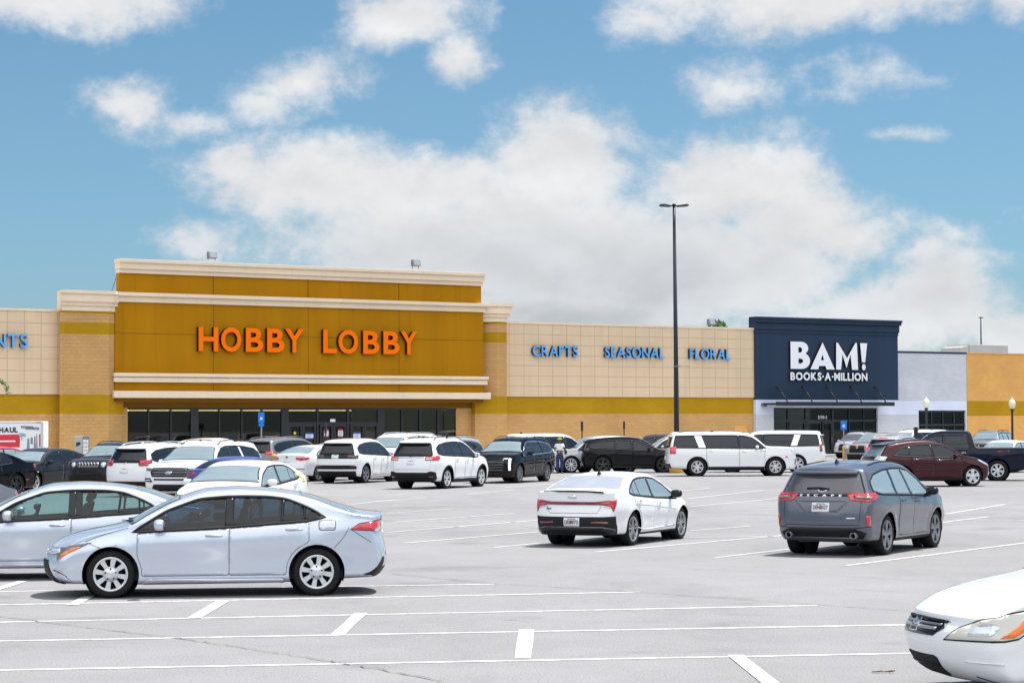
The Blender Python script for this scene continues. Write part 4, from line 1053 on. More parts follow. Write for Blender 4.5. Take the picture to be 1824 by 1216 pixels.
    def decal(c, poly, mp, mat, name, eps=.004, grid=None, thick=.012, parent=None, label=None, free=False):
        grid = grid or c.grid; poly = dedupe(poly, .003)
        if len(poly) < 3: return None
        bm = bmesh.new(); bv = [bm.verts.new((p[0], p[1], 0)) for p in poly]
        try: bm.faces.new(bv)
        except ValueError: bm.free(); return None
        bmesh.ops.triangulate(bm, faces=bm.faces[:])
        x0, x1 = min(p[0] for p in poly), max(p[0] for p in poly); y0, y1 = min(p[1] for p in poly), max(p[1] for p in poly)
        for k in range(1, int((x1 - x0) / grid) + 1): bmesh.ops.bisect_plane(bm, geom=bm.verts[:] + bm.edges[:] + bm.faces[:], plane_co=(x0 + k * (x1 - x0) / (int((x1 - x0) / grid) + 1), 0, 0), plane_no=(1, 0, 0))
        for k in range(1, int((y1 - y0) / grid) + 1): bmesh.ops.bisect_plane(bm, geom=bm.verts[:] + bm.edges[:] + bm.faces[:], plane_co=(0, y0 + k * (y1 - y0) / (int((y1 - y0) / grid) + 1), 0), plane_no=(0, 1, 0))
        return c.wrap(bm, mp, mat, name, eps, thick, parent, label)
    def wrap(c, bm, mp, mat, name, eps, thick, parent=None, label=None):
        nrm = {}
        bnd = [e for e in bm.edges if len(e.link_faces) == 1]
        for v in bm.verts:
            v.co, nrm[v] = c.snap(mp(v.co.x, v.co.y), eps)
        bm.normal_update(); tot = sum((f.normal.dot(nrm[f.verts[0]]) for f in bm.faces))
        if tot < 0: bmesh.ops.reverse_faces(bm, faces=bm.faces[:])
        if thick:
            low = {}
            for e in bnd:
                for v in e.verts:
                    if v not in low: low[v] = bm.verts.new(v.co - nrm[v] * thick)
            for e in bnd:
                f0 = e.link_faces[0]; a, b = e.verts
                for lp in f0.loops:
                    if lp.edge == e: a, b = lp.vert, lp.link_loop_next.vert
                try: bm.faces.new((b, a, low[a], low[b]))
                except ValueError: pass
            side = set(low.values())
        me = bpy.data.meshes.new(name)
        for f in bm.faces: f.smooth = not (thick and any(v in side for v in f.verts))
        bm.to_mesh(me); bm.free(); me.materials.append(mat)
        o = bpy.data.objects.new(name, me); link(o, parent or c.root)
        if label: o['label'] = label
        return o
    def side(c, poly, mat, name, eps=.004, sides=(1, -1), **k):
        return [c.decal(poly, c.m_side(s), mat, name, eps, **k) for s in sides]
    def end(c, front, poly, mat, name, eps=.004, both=True, **k):
        r = [c.decal(poly, c.m_end(front), mat, name, eps, **k)]
        if both: r.append(c.decal([(-p, z) for p, z in poly][::-1], c.m_end(front), mat, name, eps, **k))
        return r
    def text(c, word, mp, ax, x0, x1, z0, z1, mat, name, eps=.008, bold=.02, parent=None, gap=.08, flip=1):
        """lettering laid on the body; x runs to the viewer's right"""
        bm = bmesh.new(); L_ = layout(word, bold, gap); X1 = max(v.x for vs, f in L_ for v in vs); hs = [v.y for vs, f in L_ for v in vs]; a, b = min(hs), max(hs)
        for vs, fs in L_:
            bv = [bm.verts.new((x0 + v.x / X1 * (x1 - x0), z0 + (v.y - a) / (b - a) * (z1 - z0), 0)) for v in vs]
            for f in fs:
                try: bm.faces.new([bv[i] for i in f])
                except ValueError: pass
        return c.wrap(bm, lambda x, z: mp(flip * x, z), mat, name, eps, 0, parent)
    # ---- windows
    def windows(c, glass, wglass, rglass, see):
        L, H, pr = c.L, c.H, c.pr
        top = [(a * L, b * H) for a, b in pr['dlo']]; bot = [(a * L, b * H) for a, b in pr['dbot']]
        tc_ = curve(top, .05) if top[-1][0] - top[-2][0] > .02 * L else None
        if tc_: tp = [(float(x), float(tc_(x))) for x in np.linspace(top[0][0], top[-1][0], 40)]
        else: tp = top
        outline = dedupe(bot + tp[::-1], .01); outline = rnd(outline, .03, 2) if not tc_ else outline
        outline = dedupe(outline, .01)
        c.dlo = outline
        lim = [(a * L, b * L, sl * L) for a, b, sl in pr['splits']]; zr = .62 * H
        panes = []; prev = None
        cuts = [None] + lim + [None]
        for i in range(len(cuts) - 1):
            p = outline
            lo, hi = cuts[i], cuts[i + 1]
            if lo: k = lo[2] / (.3 * H); p = clip(p, -1, k, -(lo[1] - k * zr))
            if hi: k = hi[2] / (.3 * H); p = clip(p, 1, -k, hi[0] - k * zr)
            p = dedupe(p, .008)
            if len(p) >= 3: panes.append(p)
        tw_ = .028
        out = resample(outline, .08 if not c.near else .045); outer = offset(out, tw_); inn = offset(out, -.004)
        trim = M['plastic'] if pr.get('dark_trim', True) else M['chrome']
        for sg in (1, -1):
            mp = c.m_side(sg)
            bm = bmesh.new(); vi = [bm.verts.new((p[0], p[1], 0)) for p in inn]; vo = [bm.verts.new((p[0], p[1], 0)) for p in outer]; n = len(out)
            for i in range(n): bm.faces.new((vi[i], vi[(i + 1) % n], vo[(i + 1) % n], vo[i]))
            c.wrap(bm, mp, trim, 'window_trim', .007, .014)
            for lo in lim:
                if pr.get('paint_pillar') and lo is lim[-1]: continue
                k = lo[2] / (.3 * H); p = clip(clip(outline, -1, k, -(lo[0] - k * zr)), 1, -k, lo[1] - k * zr)
                c.decal(p, mp, M['gloss_black'], 'pillar_trim', .006, thick=.02)
            for p in panes:
                gm = M[glass]
                c.decal(p, mp, gm, 'side_window', .003 if see else .005, thick=.006)
        # screens
        a = [x for x in pr['T']]; pk = pr.get('ws') 
        if not pk:
            i = next(k for k in range(2, len(a) - 1) if (a[k + 1][1] - a[k][1]) / (a[k + 1][0] - a[k][0]) > 1.05 * (L / H) * .30 and a[k][1] > .62)
            pk = (a[i][0] + .012, a[i + 2][0] + .02)
        c.ws = (pk[0] * L, pk[1] * L)
        def screen(s0, s1, mat, name, m0=.06, m1=.075, dark=True):
            st = np.linspace(s0, s1, 9); hw = [float(c.Wf(s, c.Tc(s))) - (m0 + (m1 - m0) * i / 8) for i, s in enumerate(st)]
            poly = [(s, h) for s, h in zip(st, hw)] + [(s, -h) for s, h in zip(st[::-1], hw[::-1])]
            poly = rnd(poly, .05, 3) if False else poly
            if dark: c.decal(offset(poly, .028), c.m_top(), M['gloss_black'], name + '_surround', .004, grid=c.grid * 1.4)
            return c.decal(poly, c.m_top(), mat, name, .007, grid=c.grid * 1.2)
        w = None
        if not see: screen(c.ws[0], c.ws[1], M[wglass], 'windscreen')
        else: screen(c.ws[0], c.ws[1], M[wglass], 'windscreen')
        if c.kind in ('sedan', 'coupe'):
            rw = pr.get('rw', (.735, .885) if c.kind == 'sedan' else (.755, .865)); screen(rw[0] * L, rw[1] * L, M[rglass], 'rear_window', .12, .10, dark=False)
        elif c.kind == 'pickup':
            pass
        else:
            z0, z1 = pr.get('rwz', (.655, .895)); z0 *= H; z1 *= H; w0 = float(c.Wf(c.Rr(z0), z0)) - .10; w1 = float(c.Wf(c.Rr(z1), z1)) - .085
            p = rnd([(-w0, z0), (w0, z0), (w1, z1), (-w1, z1)], .07, 4); c.decal(offset(p, .025), c.m_end(False), M['gloss_black'], 'rear_window_surround', .004)
            c.decal(p, c.m_end(False), M[rglass], 'rear_window', .007)
            if pr.get('spoiler', True):
                zs = .915 * H; ws_ = float(c.Wf(c.Rr(zs), zs)) - .03; sR = float(c.Rr(zs)); x = c.L / 2 - sR
                sp = MB(); xb = c.bR
                pts = []; 
                for k in range(9):
                    yy = -ws_ * .92 + 2 * ws_ * .92 * k / 8; bow = xb * (1 - abs(yy / ws_) ** 2.3)
                    pts.append((yy, x - bow))
                vs = []; fs = []
                for yy, xx in pts: vs += [(xx + .18, yy, zs + .025), (xx - .13, yy, zs - .012), (xx - .13, yy, zs - .05), (xx + .03, yy, zs - .055)]
                for k in range(8):
                    for j in range(4): fs.append((k * 4 + j, k * 4 + (j + 1) % 4, (k + 1) * 4 + (j + 1) % 4, (k + 1) * 4 + j))
                fs += [(0, 1, 2, 3), (35, 34, 33, 32)]
                sp.add(vs, fs, 0, False); sp.build('roof_spoiler', M['gloss_black'] if pr.get('spoiler') == 'black' else c.paint, c.root, bevel=.012)
        if see:
            for p in panes: c.hole(offset(resample(p, .25), -.004), 'y')
            c.bodybm.normal_update(); c.bodybm.to_mesh(c.bodyme); c.bodybm.free(); c.bodybm = None
            c.interior()
    def interior(c):
        L, H, W = c.L, c.H, c.W; X = lambda s: L / 2 - s
        b = MB(); b.box(X(.86 * L), X(.25 * L), -W * .40, W * .40, .22, .34); b.box(X(.84 * L), X(.79 * L), -W * .36, W * .36, .34, .66 * H); b.build('cabin_floor', M['seat'], c.root)
        d = MB(); d.prism([(X(.255 * L), .34), (X(.37 * L), .34), (X(.385 * L), .56 * H), (X(.36 * L), .64 * H), (X(.28 * L), .635 * H)], -W * .40, W * .40, 'y'); d.build('dashboard', M['seat'], c.root, bevel=.02)
        for s in (-1, 1):
            m = MB(); y0 = s * W * .2
            m.box(X(.55 * L), X(.44 * L), y0 - .25, y0 + .25, .34, .52)
            m.prism([(X(.535 * L), .5), (X(.56 * L), .5), (X(.592 * L), .80 * H), (X(.57 * L), .80 * H)], y0 - .24, y0 + .24, 'y')
            m.prism([(X(.572 * L), .81 * H), (X(.595 * L), .81 * H), (X(.60 * L), .90 * H), (X(.58 * L), .905 * H)], y0 - .13, y0 + .13, 'y'); m.build('front_seat', M['seat'], c.root, bevel=.04)
        m = MB(); m.box(X(.76 * L), X(.65 * L), -W * .37, W * .37, .34, .5); m.prism([(X(.735 * L), .5), (X(.77 * L), .5), (X(.80 * L), .76 * H), (X(.775 * L), .77 * H)], -W * .36, W * .36, 'y')
        for y0 in (-.4, .4): m.box(X(.805 * L), X(.785 * L), y0 - .12, y0 + .12, .765 * H, .83 * H)
        m.build('rear_seat', M['seat'], c.root, bevel=.03)
        w = MB(); cx, cy, cz = X(.415 * L), W * .2, .66 * H
        pts = []
        for k in range(21): t = 2 * math.pi * k / 20; pts.append((cx - .06 * math.sin(t), cy + .18 * math.cos(t), cz + .17 * math.sin(t)))
        w.tube(pts, .017, 6, cap=False); w.tube([(cx + .15, cy, cz - .06), (cx, cy, cz)], .04, 8); w.build('steering_wheel', M['plastic'], c.root)
    # ---- doors, shut lines
    def gaps(c): pass
    def doors(c):
        L, H = c.L, c.H; d = c.pr.get('doors')
        zl = c.gc + .115
        if d is None:
            b = c.pr['splits'][0]; sb = (b[0] + b[1]) / 2 * L
            f = [(c.pr['dlo'][0][0] + .005) * L, sb]; r = [sb, (c.pr['splits'][1][0] if len(c.pr['splits']) > 1 and c.kind != 'sedan' else .762) * L]
            d = [f, r] if c.kind not in ('coupe',) else [[f[0], .63 * L]]
            if c.kind == 'pickup': d = [f, [sb, .60 * L]]
        lab = []
        for i, (a, b) in enumerate(d):
            n = 10; pts = []
            low = [(a + .02, zl), (b - .0, zl)]
            bt = lambda s: float(np.interp(s, [p[0] * L for p in c.pr['dbot']], [p[1] * H for p in c.pr['dbot']])) - .03
            rear = [(b, zl)]
            ra = c.arch + .035; ws = c.fo + c.wb
            rr = []
            for z in np.linspace(zl, bt(b), 9):
                dz = z - c.wr; lim = ws - math.sqrt(max(ra * ra - dz * dz, 0)) if abs(dz) < ra else 9e9
                rr.append((min(b, lim) if i == len(d) - 1 else b, z))
            ff = []; wf = c.fo
            for z in np.linspace(bt(a), zl, 9):
                dz = z - c.wr; lim = wf + math.sqrt(max(ra * ra - dz * dz, 0)) if abs(dz) < ra else -9e9
                ff.append((max(a, lim) if i == 0 else a, z))
            topl = [(s, bt(s)) for s in np.linspace(b, a, 8)][1:-1]
            poly = rr + topl + ff
            poly = dedupe(rnd(dedupe(poly, .01), .03, 2), .006)
            for sg in (1, -1):
                mp = c.m_side(sg)
                c.decal(offset(poly, .0025 if c.near else .004), mp, M['gap'], 'door_gap', .0012, thick=.002)
                o = c.decal(offset(poly, -.0035 if c.near else -.006), mp, c.paint, 'door', .0035, thick=.004)
                hs = b - .20; hz = bt(hs) - .085
                if c.kind == 'pickup' or c.kind == 'big': hz -= .03
                h = MB(); P_, n_ = c.snap(mp(hs, hz), .0); t = Vector((1, 0, 0))
                q = [c.snap(mp(hs + k, hz + k * .0), e)[0] for k, e in ((-.11, .005), (-.08, .032), (0, .04), (.08, .032), (.11, .005))]
                h.tube(q, [.010, .016, .018, .016, .010], 8); h.build('handle', M['chrome'] if c.pr.get('chrome_handle') else c.paint, o)
    def mirrors(c):
        L, H = c.L, c.H; s = (c.pr['dlo'][0][0] + c.pr.get('mir', .066)) * L; z = float(c.belt(s)) + .05
        for sg in (1, -1):
            y = float(c.Wf(s, z - .06)); X = L / 2 - s; e = MB(); k = c.pr.get('mirs', 1.0)
            e.ball((X - .01, sg * (y + .135), z + .02), .075 * k, .115 * k, .075 * k, 14, 9, 0, .75)
            e.add([(X - .078 * k, sg * (y + .05), z - .03), (X - .078 * k, sg * (y + .225), z - .03), (X - .078 * k, sg * (y + .225), z + .075), (X - .078 * k, sg * (y + .05), z + .075)], [(0, 1, 2, 3)], 2)
            e.tube([(X, sg * (y - .03), z - .07), (X, sg * (y + .06), z - .03)], [.035, .03], 8, 1)
            e.build('mirror', [M['gloss_black'] if c.pr.get('black_mirror') else c.paint, M['plastic'], M['glass_rear']], c.root)
    # ---- wheels
    def wheels(c, rim, tw, clad):
        mat, n, wa, wb_, split = rim[:5]; r = c.wr; rr = r * (rim[5] if len(rim) > 5 else .69); seg = 48 if c.near else 28
        t = MB(); hw = tw / 2
        t.lathe([(rr - .005, -hw + .02), (rr + .02, -hw + .004), (r * .87, -hw - .004), (r * .965, -hw + .012), (r, -hw + .04), (r, hw - .04), (r * .965, hw - .012), (r * .87, hw + .004), (rr + .02, hw - .004), (rr - .005, hw - .02), (rr - .015, hw - .095), (0, hw - .10)], seg, 'y')
        k = MB()
        k.lathe([(rr - .030, hw - .035), (rr - .022, hw - .012), (rr - .002, hw - .006), (rr + .006, hw - .018)], seg, 'y')
        k.lathe([(0, hw - .018), (.045, hw - .018), (.062, hw - .03), (.062, hw - .07)], 18, 'y')
        y1, y0 = hw - .022, hw - .065
        if n == 8:
            for i in range(5): a = 2 * math.pi * i / 5 + .3; k.lathe([(0, hw - .012), (.011, hw - .012), (.011, hw - .03)], 8, 'y', (.072 * math.cos(a), 0, .072 * math.sin(a)), 1)
            k.lathe([(0, hw - .020), (.098, hw - .020), (.105, hw - .06)], 24, 'y')
        def spoke(th, a0, a1, r0=.045, r1=None, tw_=0):
            r1 = r1 or rr - .015; ct, st = math.cos(th), math.sin(th); c2, s2 = math.cos(th + tw_), math.sin(th + tw_)
            P_ = lambda rad, w, C, S_, y: (rad * C - w * S_, y, rad * S_ + w * C)
            v = [P_(r0, -a0, ct, st, y1), P_(r0, a0, ct, st, y1), P_(r1, a1, c2, s2, y1 + .006), P_(r1, -a1, c2, s2, y1 + .006), P_(r0, -a0, ct, st, y0), P_(r0, a0, ct, st, y0), P_(r1, a1, c2, s2, y0), P_(r1, -a1, c2, s2, y0)]
            k.add(v, [(0, 1, 2, 3), (1, 5, 6, 2), (0, 3, 7, 4), (2, 6, 7, 3)])
        for i in range(n):
            th = 2 * math.pi * (i + .25) / n
            if split:
                spoke(th - split, wa * .5, wb_ * .5); spoke(th + split, wa * .5, wb_ * .5)
            else: spoke(th, wa, wb_, tw_=(rim[6] if len(rim) > 6 else 0))
        first = None
        for ws in c.wheels_s:
            for sg in (1, -1):
                yc = sg * (c.W / 2 * .97 - hw - .012); loc = (c.L / 2 - ws, yc, r)
                if first is None:
                    w = t.build('wheel', M['rubber'], c.root, loc); q = k.build('rim', [M[mat], M['metal_dark']], w); first = (w, q)
                    if len(rim) > 7:
                        d = MB(); d.lathe([(0, hw - .075), (rr - .03, hw - .075)], 24, 'y'); dq = d.build('brake_disc', M['alloy_dark'], w)
                else:
                    w = first[0].copy(); COL.objects.link(w); w.location = loc; q = first[1].copy(); COL.objects.link(q); q.parent = w
                w.rotation_euler = (0, 0, 0 if sg > 0 else math.pi)
                wl = MB(); R_ = c.arch + .004; yo, yi = c.W / 2 * .90, c.W * .24; prof = []
                for j in range(17):
                    a = -.35 + (math.pi + .7) * j / 16; prof.append((c.L / 2 - ws + R_ * math.cos(a), r * .98 + R_ * math.sin(a)))
                vs = [(x, sg * yo, z) for x, z in prof] + [(x, sg * yi, z) for x, z in prof] + [(c.L / 2 - ws, sg * yi, r * .98)]
                fs = [(j, j + 1, j + 18, j + 17) for j in range(16)] + [(17 + j, 18 + j, 34) for j in range(16)]
                wl.add(vs, fs, 0, True); wl.build('wheel_well', M['under'], c.root)
                if clad:
                    pts_i, pts_o = [], []
                    for j in range(25):
                        a = -.42 + (math.pi + .84) * j / 24; pts_i.append((ws - (c.arch - .004) * math.cos(a), r * .98 + (c.arch - .004) * math.sin(a))); o = c.arch + clad; pts_o.append((ws - o * math.cos(a), r * .98 + o * math.sin(a)))
                    bm = bmesh.new(); a_ = [bm.verts.new((p[0], max(p[1], c.gc + .0), 0)) for p in pts_i]; b_ = [bm.verts.new((p[0], max(p[1], c.gc), 0)) for p in pts_o]
                    for j in range(24):
                        try: bm.faces.new((a_[j], a_[j + 1], b_[j + 1], b_[j]))
                        except ValueError: pass
                    c.wrap(bm, c.m_side(sg), M['plastic'], 'wheel_arch_trim', .010, .014)
    # ---- common fittings
    def sill(c, h=.10, mat='plastic'):
        a, b = c.fo + c.arch + .01, c.fo + c.wb - c.arch - .01; z0 = c.gc + .004; c.side([(a, z0), (b, z0 + .01), (b + .01, z0 + h), (a - .01, z0 + h)], M[mat], 'sill_trim', .009)
    def rails(c, mat='plastic', a=.42, b=.86, dz=.05):
        L = c.L
        for sg in (1, -1):
            m = MB(); pts = []
            for k in range(13):
                s = (a + (b - a) * k / 12) * L; z = float(c.Tc(s)); y = float(c.Wf(s, z)) - .045; e = min(1, k / 1.2, (12 - k) / 1.2)
                pts.append((L / 2 - s, sg * y, z + .005 + dz * e))
            m.tube(pts, .013, 6)
            for k in (0, 6, 12): p = pts[k]; m.box(p[0] - .05, p[0] + .05, p[1] - .015, p[1] + .015, p[2] - dz - .01, p[2])
            m.build('roof_rail', M[mat], c.root)
    def crossbars(c, at=(.5, .72), mat='plastic', dz=.09):
        for f in at:
            s = f * c.L; z = float(c.Tc(s)) + c.crown * .6 + dz; y = float(c.Wf(s, c.Tc(s))) - .04
            m = MB(); m.box(c.L / 2 - s - .03, c.L / 2 - s + .03, -y, y, z - .012, z + .012); m.build('roof_crossbar', M[mat], c.root, bevel=.006)
    def antenna(c, f=.80):
        s = f * c.L; x = c.L / 2 - s; z = float(c.Tc(s)) + c.crown - .01; m = MB(); m.add([(x + .08, -.02, z), (x + .08, .02, z), (x - .08, .03, z), (x - .08, -.03, z), (x - .07, .004, z + .085), (x - .07, -.004, z + .085), (x - .035, .004, z + .08), (x - .035, -.004, z + .08)],
            [(0, 1, 6, 7), (1, 2, 4, 6), (3, 0, 7, 5), (2, 3, 5, 4), (7, 6, 4, 5)]); m.build('antenna', M['gloss_black'], c.root)
    def plate(c, front=False, z=.6, word=None, w=.155, h=.155, mark=None):
        mp = c.m_end(front); sg = 1 if front else -1
        o = c.decal(rect(-w, w, z - h / 2, z + h / 2, .012), mp, M['plate'], 'number_plate', .014, thick=.02)
        if word: c.text(word, mp, 0, -w * .86, w * .86, z - h * .24, z + h * .22, M['plate_ink'], 'plate_lettering', .018, .03, o, .06, sg)
        c.decal(rect(-w * .5, w * .5, z + h * .32, z + h * .40), mp, M['plate_ink'], 'plate_print', .017, thick=0, parent=o)
        if mark: c.decal(rect(-.025, .025, z - h * .22, z + h * .2, .01), mp, M['peach_mark'], 'plate_emblem', .0165, thick=0, parent=o)
        return o
    def badge(c, front, z, w=.06, h=.026, p=0, mat='chrome'):
        e = [(p + w * math.cos(t), z + h * math.sin(t)) for t in np.linspace(0, 2 * math.pi, 20, endpoint=False)]; return c.decal(e, c.m_end(front), M[mat], 'badge', .012)
    def wiper(c, z, w=.28):
        c.decal(strip([(-.12, z + .01), (.05, z + .028), (w, z + .02)], .03), c.m_end(False), M['plastic'], 'rear_wiper', .02, thick=.012)
    def shut(c, front, pts, w=.007, both=True): return c.end(front, strip(pts, w), M['gap'], 'panel_gap', .0015, both, thick=.002)
    def sshut(c, pts, w=.007, sides=(1, -1)): return c.side(strip(pts, w), M['gap'], 'panel_gap', .0015, sides, thick=.002)
    def std_front(c, head, grille, lower, hm='clear_lens', gm='gloss_black', fog=None):
        for o in c.end(True, head, M[hm], 'headlight', .008): pass
        if grille: c.end(True, grille, M[gm], 'grille', .007, False)
        if lower: c.end(True, lower, M['plastic'], 'lower_grille', .007, False)
    def std_rear(c, tail, bumper=None, tm='red_lens', bm_='plastic', both=True):
        if tail: c.end(False, tail, M[tm], 'taillight', .009)
        if bumper: c.end(False, bumper, M[bm_], 'rear_bumper_trim', .008, False)

# where a vehicle stands: the ground point of one wheel and its heading
def pose(L, W, wb, fo, wheel, px, py, heading):
    f, s = wheel; ls = fo if f == 'F' else fo + wb
    l = Vector((L / 2 - ls, (W / 2 - .1) * (1 if s == 'L' else -1), 0)); h = R(heading)
    g_ = gnd(px, py); o = g_ - Matrix.Rotation(h, 3, 'Z') @ l
    return (o.x, o.y, 0), h
def heading_for(L, W, wb, fo, wheel, px, py, px2, lo, hi):
    """heading for which the other wheel on the same side stands under photo column px2"""
    best = None
    for k in range(201):
        hd = lo + (hi - lo) * k / 200; loc, h = pose(L, W, wb, fo, wheel, px, py, hd)
        ls = fo + wb if wheel[0] == 'F' else fo
        p = Vector(loc) + Matrix.Rotation(h, 3, 'Z') @ Vector((L / 2 - ls, (W / 2 - .1) * (1 if wheel[1] == 'L' else -1), 0))
        d = CM.transposed() @ (p - Vector((0, 0, CAMH))); x = 912 + d.x / -d.z * FPX
        if best is None or abs(x - px2) < best[0]: best = (abs(x - px2), hd)
    return best[1]
def We(c, front, z): return float(c.Wf((c.F if front else c.Rr)(z), z))
def rel(c, front, poly): return [(max(.0, We(c, front, z)) + d, z) for d, z in poly]
RIM = {'cover8': ('alloy', 8, .020, .036, 0, .71), 'five': ('alloy', 5, .040, .062, 0), 'split': ('alloy', 5, .040, .050, .17), 'bsplit': ('alloy_black', 5, .045, .05, .2, .74), 'b5': ('alloy_black', 5, .05, .06, 0, .72),
       'g5': ('alloy_dark', 5, .045, .055, .17, .72), 'six': ('alloy', 6, .045, .034, .15, .64), 'ten': ('alloy', 10, .016, .026, 0, .72), 'pin': ('alloy', 5, .05, .04, .16, .72, .35)}
def two_tone(c):
    """dark backing and machined spokes"""
    pass

# ---- the two silver sedans, side on
def silver_sedan(label, loc, rz, see, near=True, H=1.41):
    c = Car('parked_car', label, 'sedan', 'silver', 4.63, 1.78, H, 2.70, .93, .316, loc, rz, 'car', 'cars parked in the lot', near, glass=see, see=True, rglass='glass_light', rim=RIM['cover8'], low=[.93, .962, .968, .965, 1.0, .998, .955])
    hl = rel(c, True, [(-.46, .555), (-.44, .62), (-.2, .66), (.34, .735), (.06, .60), (-.06, .50), (-.10, .57)]); c.end(True, hl, M['dark_lens'], 'headlight', .008)
    c.end(True, rel(c, True, [(-.42, .575), (-.30, .625), (-.12, .655), (-.07, .60), (-.16, .575)]), M['clear_lens'], 'headlight_lens', .012)
    c.end(True, rel(c, True, [(-.03, .515), (.06, .595), (.20, .675), (.08, .662), (-.02, .59)]), M['amber'], 'turn_signal', .013)
    c.end(True, [(-.60, .21), (.60, .21), (.50, .50), (-.50, .50)], M['plastic'], 'grille', .008, False)
    c.end(True, rel(c, True, [(-.14, .215), (.10, .20), (.06, .30), (-.02, .345), (-.16, .38)]), M['gap'], 'bumper_crease', .003)
    c.end(True, rel(c, True, [(-.13, .225), (.085, .21), (.045, .295), (-.03, .335), (-.15, .37)]), c.paint, 'bumper_corner', .007)
    c.end(True, strip([(-.7, .205), (0, .185), (.7, .205)], .03), M['plastic'], 'front_lip', .012, False)
    tl = rel(c, False, [(.31, .875), (.20, .945), (-.08, .985), (-.30, .985), (-.30, .905), (-.05, .855)])
    c.end(False, tl, M['red_lens'], 'taillight', .010); c.end(False, rel(c, False, [(-.02, .86), (-.30, .90), (-.30, .865), (-.06, .84)]), M['clear_lens'], 'reverse_light', .011)
    c.end(False, offset(tl, .012), M['gap'], 'taillight_surround', .004)
    c.end(False, rel(c, False, [(-.20, .235), (.12, .27), (-.02, .36), (-.14, .50), (-.20, .50)]), M['plastic'], 'bumper_corner', .010)
    c.end(False, [(-.72, .22), (.72, .22), (.66, .36), (-.66, .36)], M['plastic'], 'rear_diffuser', .008, False)
    c.plate(False, .74); c.badge(False, .93); c.badge(True, .60)
    # shut lines
    c.sshut([(4.06, .90), (3.99, .78), (3.86, .63)]); c.sshut([(.62, .735), (.80, .66)])
    c.end(False, strip(rel(c, False, [(.30, .87), (.06, .70)]), .008), M['gap'], 'panel_gap', .002, thick=.002)
    fl = rnd(rect(3.66, 3.88, .87, .995), .035); 
    for sg in (1,): c.decal(offset(fl, .005), c.m_side(-sg), M['gap'], 'fuel_flap_gap', .0015, thick=.002); c.decal(offset(fl, -.003), c.m_side(-sg), c.paint, 'fuel_flap', .0035, thick=.003)
    c.decal(offset(fl, .005), c.m_side(1), M['gap'], 'fuel_flap_gap', .0015, thick=.002); c.decal(offset(fl, -.003), c.m_side(1), c.paint, 'fuel_flap', .0035, thick=.003)
    a, b = c.fo + c.arch + .03, c.fo + c.wb - c.arch - .05
    c.side(rnd([(a, c.gc), (b, c.gc), (b - .02, c.gc + .07), (a + .08, c.gc + .085)], .03), c.paint, 'sill', .020)
    for f_ in (.30, .60):                                           # hood shut line near the wing
        pass
    c.side(strip([(.60, .745), (.85, .84), (1.16, .925)], .007), M['gap'], 'hood_gap', .002, thick=.002)
    w = MB()
    for sg in (1, -1):
        p = c.m_top()(1.20, sg * .35); w.tube([p + Vector((.02, 0, .012)), p + Vector((-.12, sg * .30, .02))], .012, 6)
    w.build('windscreen_wiper', M['plastic'], c.root)
    return c
loc, h = pose(4.63, 1.78, 2.70, .93, 'RL', 564, 1060, 187.0)
c1 = silver_sedan('silver compact sedan parked side-on in front, amber corner lamp and dark tinted windows', loc, h, 'clear_dark')
loc, h = pose(4.63, 1.78, 2.70, .93, 'RL', 268, 1030, 187.0)
c2 = silver_sedan('silver sedan at the left edge with clear green windows, behind the tinted silver sedan', loc, h, 'clear_teal', H=1.40)
bb = MB(); q = Vector((4.63 / 2 - 1.93, .36, 1.06)); bb.ball(q, .045, .045, .05); M['blue_toy'] = plain('blue_trinket', (.02, .20, .75), .4, var=0)
o = bb.build('dash_trinket', M['blue_toy'], None, c2.root.location, h); tag(o, 'round blue trinket inside the clear-windowed silver sedan by its steering wheel', 'trinket')

# ---- white sedan seen from behind (centre)
hd = heading_for(4.47, 1.735, 2.58, .845, 'RR', 1124, 971, 1210, 42, 75)
loc, h = pose(4.47, 1.735, 2.58, .845, 'RR', 1124, 971, hd)
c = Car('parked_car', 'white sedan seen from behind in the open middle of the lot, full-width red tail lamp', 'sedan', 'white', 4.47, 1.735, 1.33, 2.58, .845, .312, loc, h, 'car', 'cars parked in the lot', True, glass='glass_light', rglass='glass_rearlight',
        rim=('alloy_mid', 5, .024, .028, .22, .74, .3), black_mirror=True, low=[.90, .94, .95, .965, 1.0, .985, .955], rw=(.715, .865),
        T=[(.012, .43), (.028, .48), (.06, .54), (.10, .58), (.145, .612), (.205, .645), (.255, .685), (.272, .73), (.37, .885), (.46, .982), (.55, 1.0), (.65, .98), (.73, .935), (.79, .88), (.85, .815), (.905, .775), (.955, .775), (.985, .755)])
two = c.end(False, [(-0.760, 0.656), (-0.769, 0.806), (-0.703, 0.867), (-0.427, 0.839), (0.427, 0.839), (0.703, 0.867), (0.769, 0.806), (0.760, 0.656), (0.703, 0.750), (0.522, 0.782), (-0.522, 0.782), (-0.703, 0.750)], M['dark_red_lens'], 'taillight', .010, False)
c.end(False, rel(c, False, [(-0.266, 0.806), (0.057, 0.881), (0.028, 0.787), (-0.019, 0.656), (-0.067, 0.750)]), M['red_lens'], 'taillight_wing', .014)
c.end(False, rel(c, False, [(-0.285, 0.782), (-0.076, 0.745), (-0.095, 0.721), (-0.247, 0.750)]), M['clear_lens'], 'reverse_light', .010)
c.end(False, [(-0.855, 0.225), (0.855, 0.225), (0.893, 0.375), (0.836, 0.576), (0.589, 0.562), (-0.589, 0.562), (-0.836, 0.576), (-0.893, 0.375)], M['plastic'], 'rear_bumper_trim', .010, False)
c.end(False, [(-0.665, 0.187), (0.665, 0.187), (0.817, 0.309), (0.570, 0.361), (-0.570, 0.361), (-0.817, 0.309)], M['gloss_black'], 'rear_diffuser', .016, False)
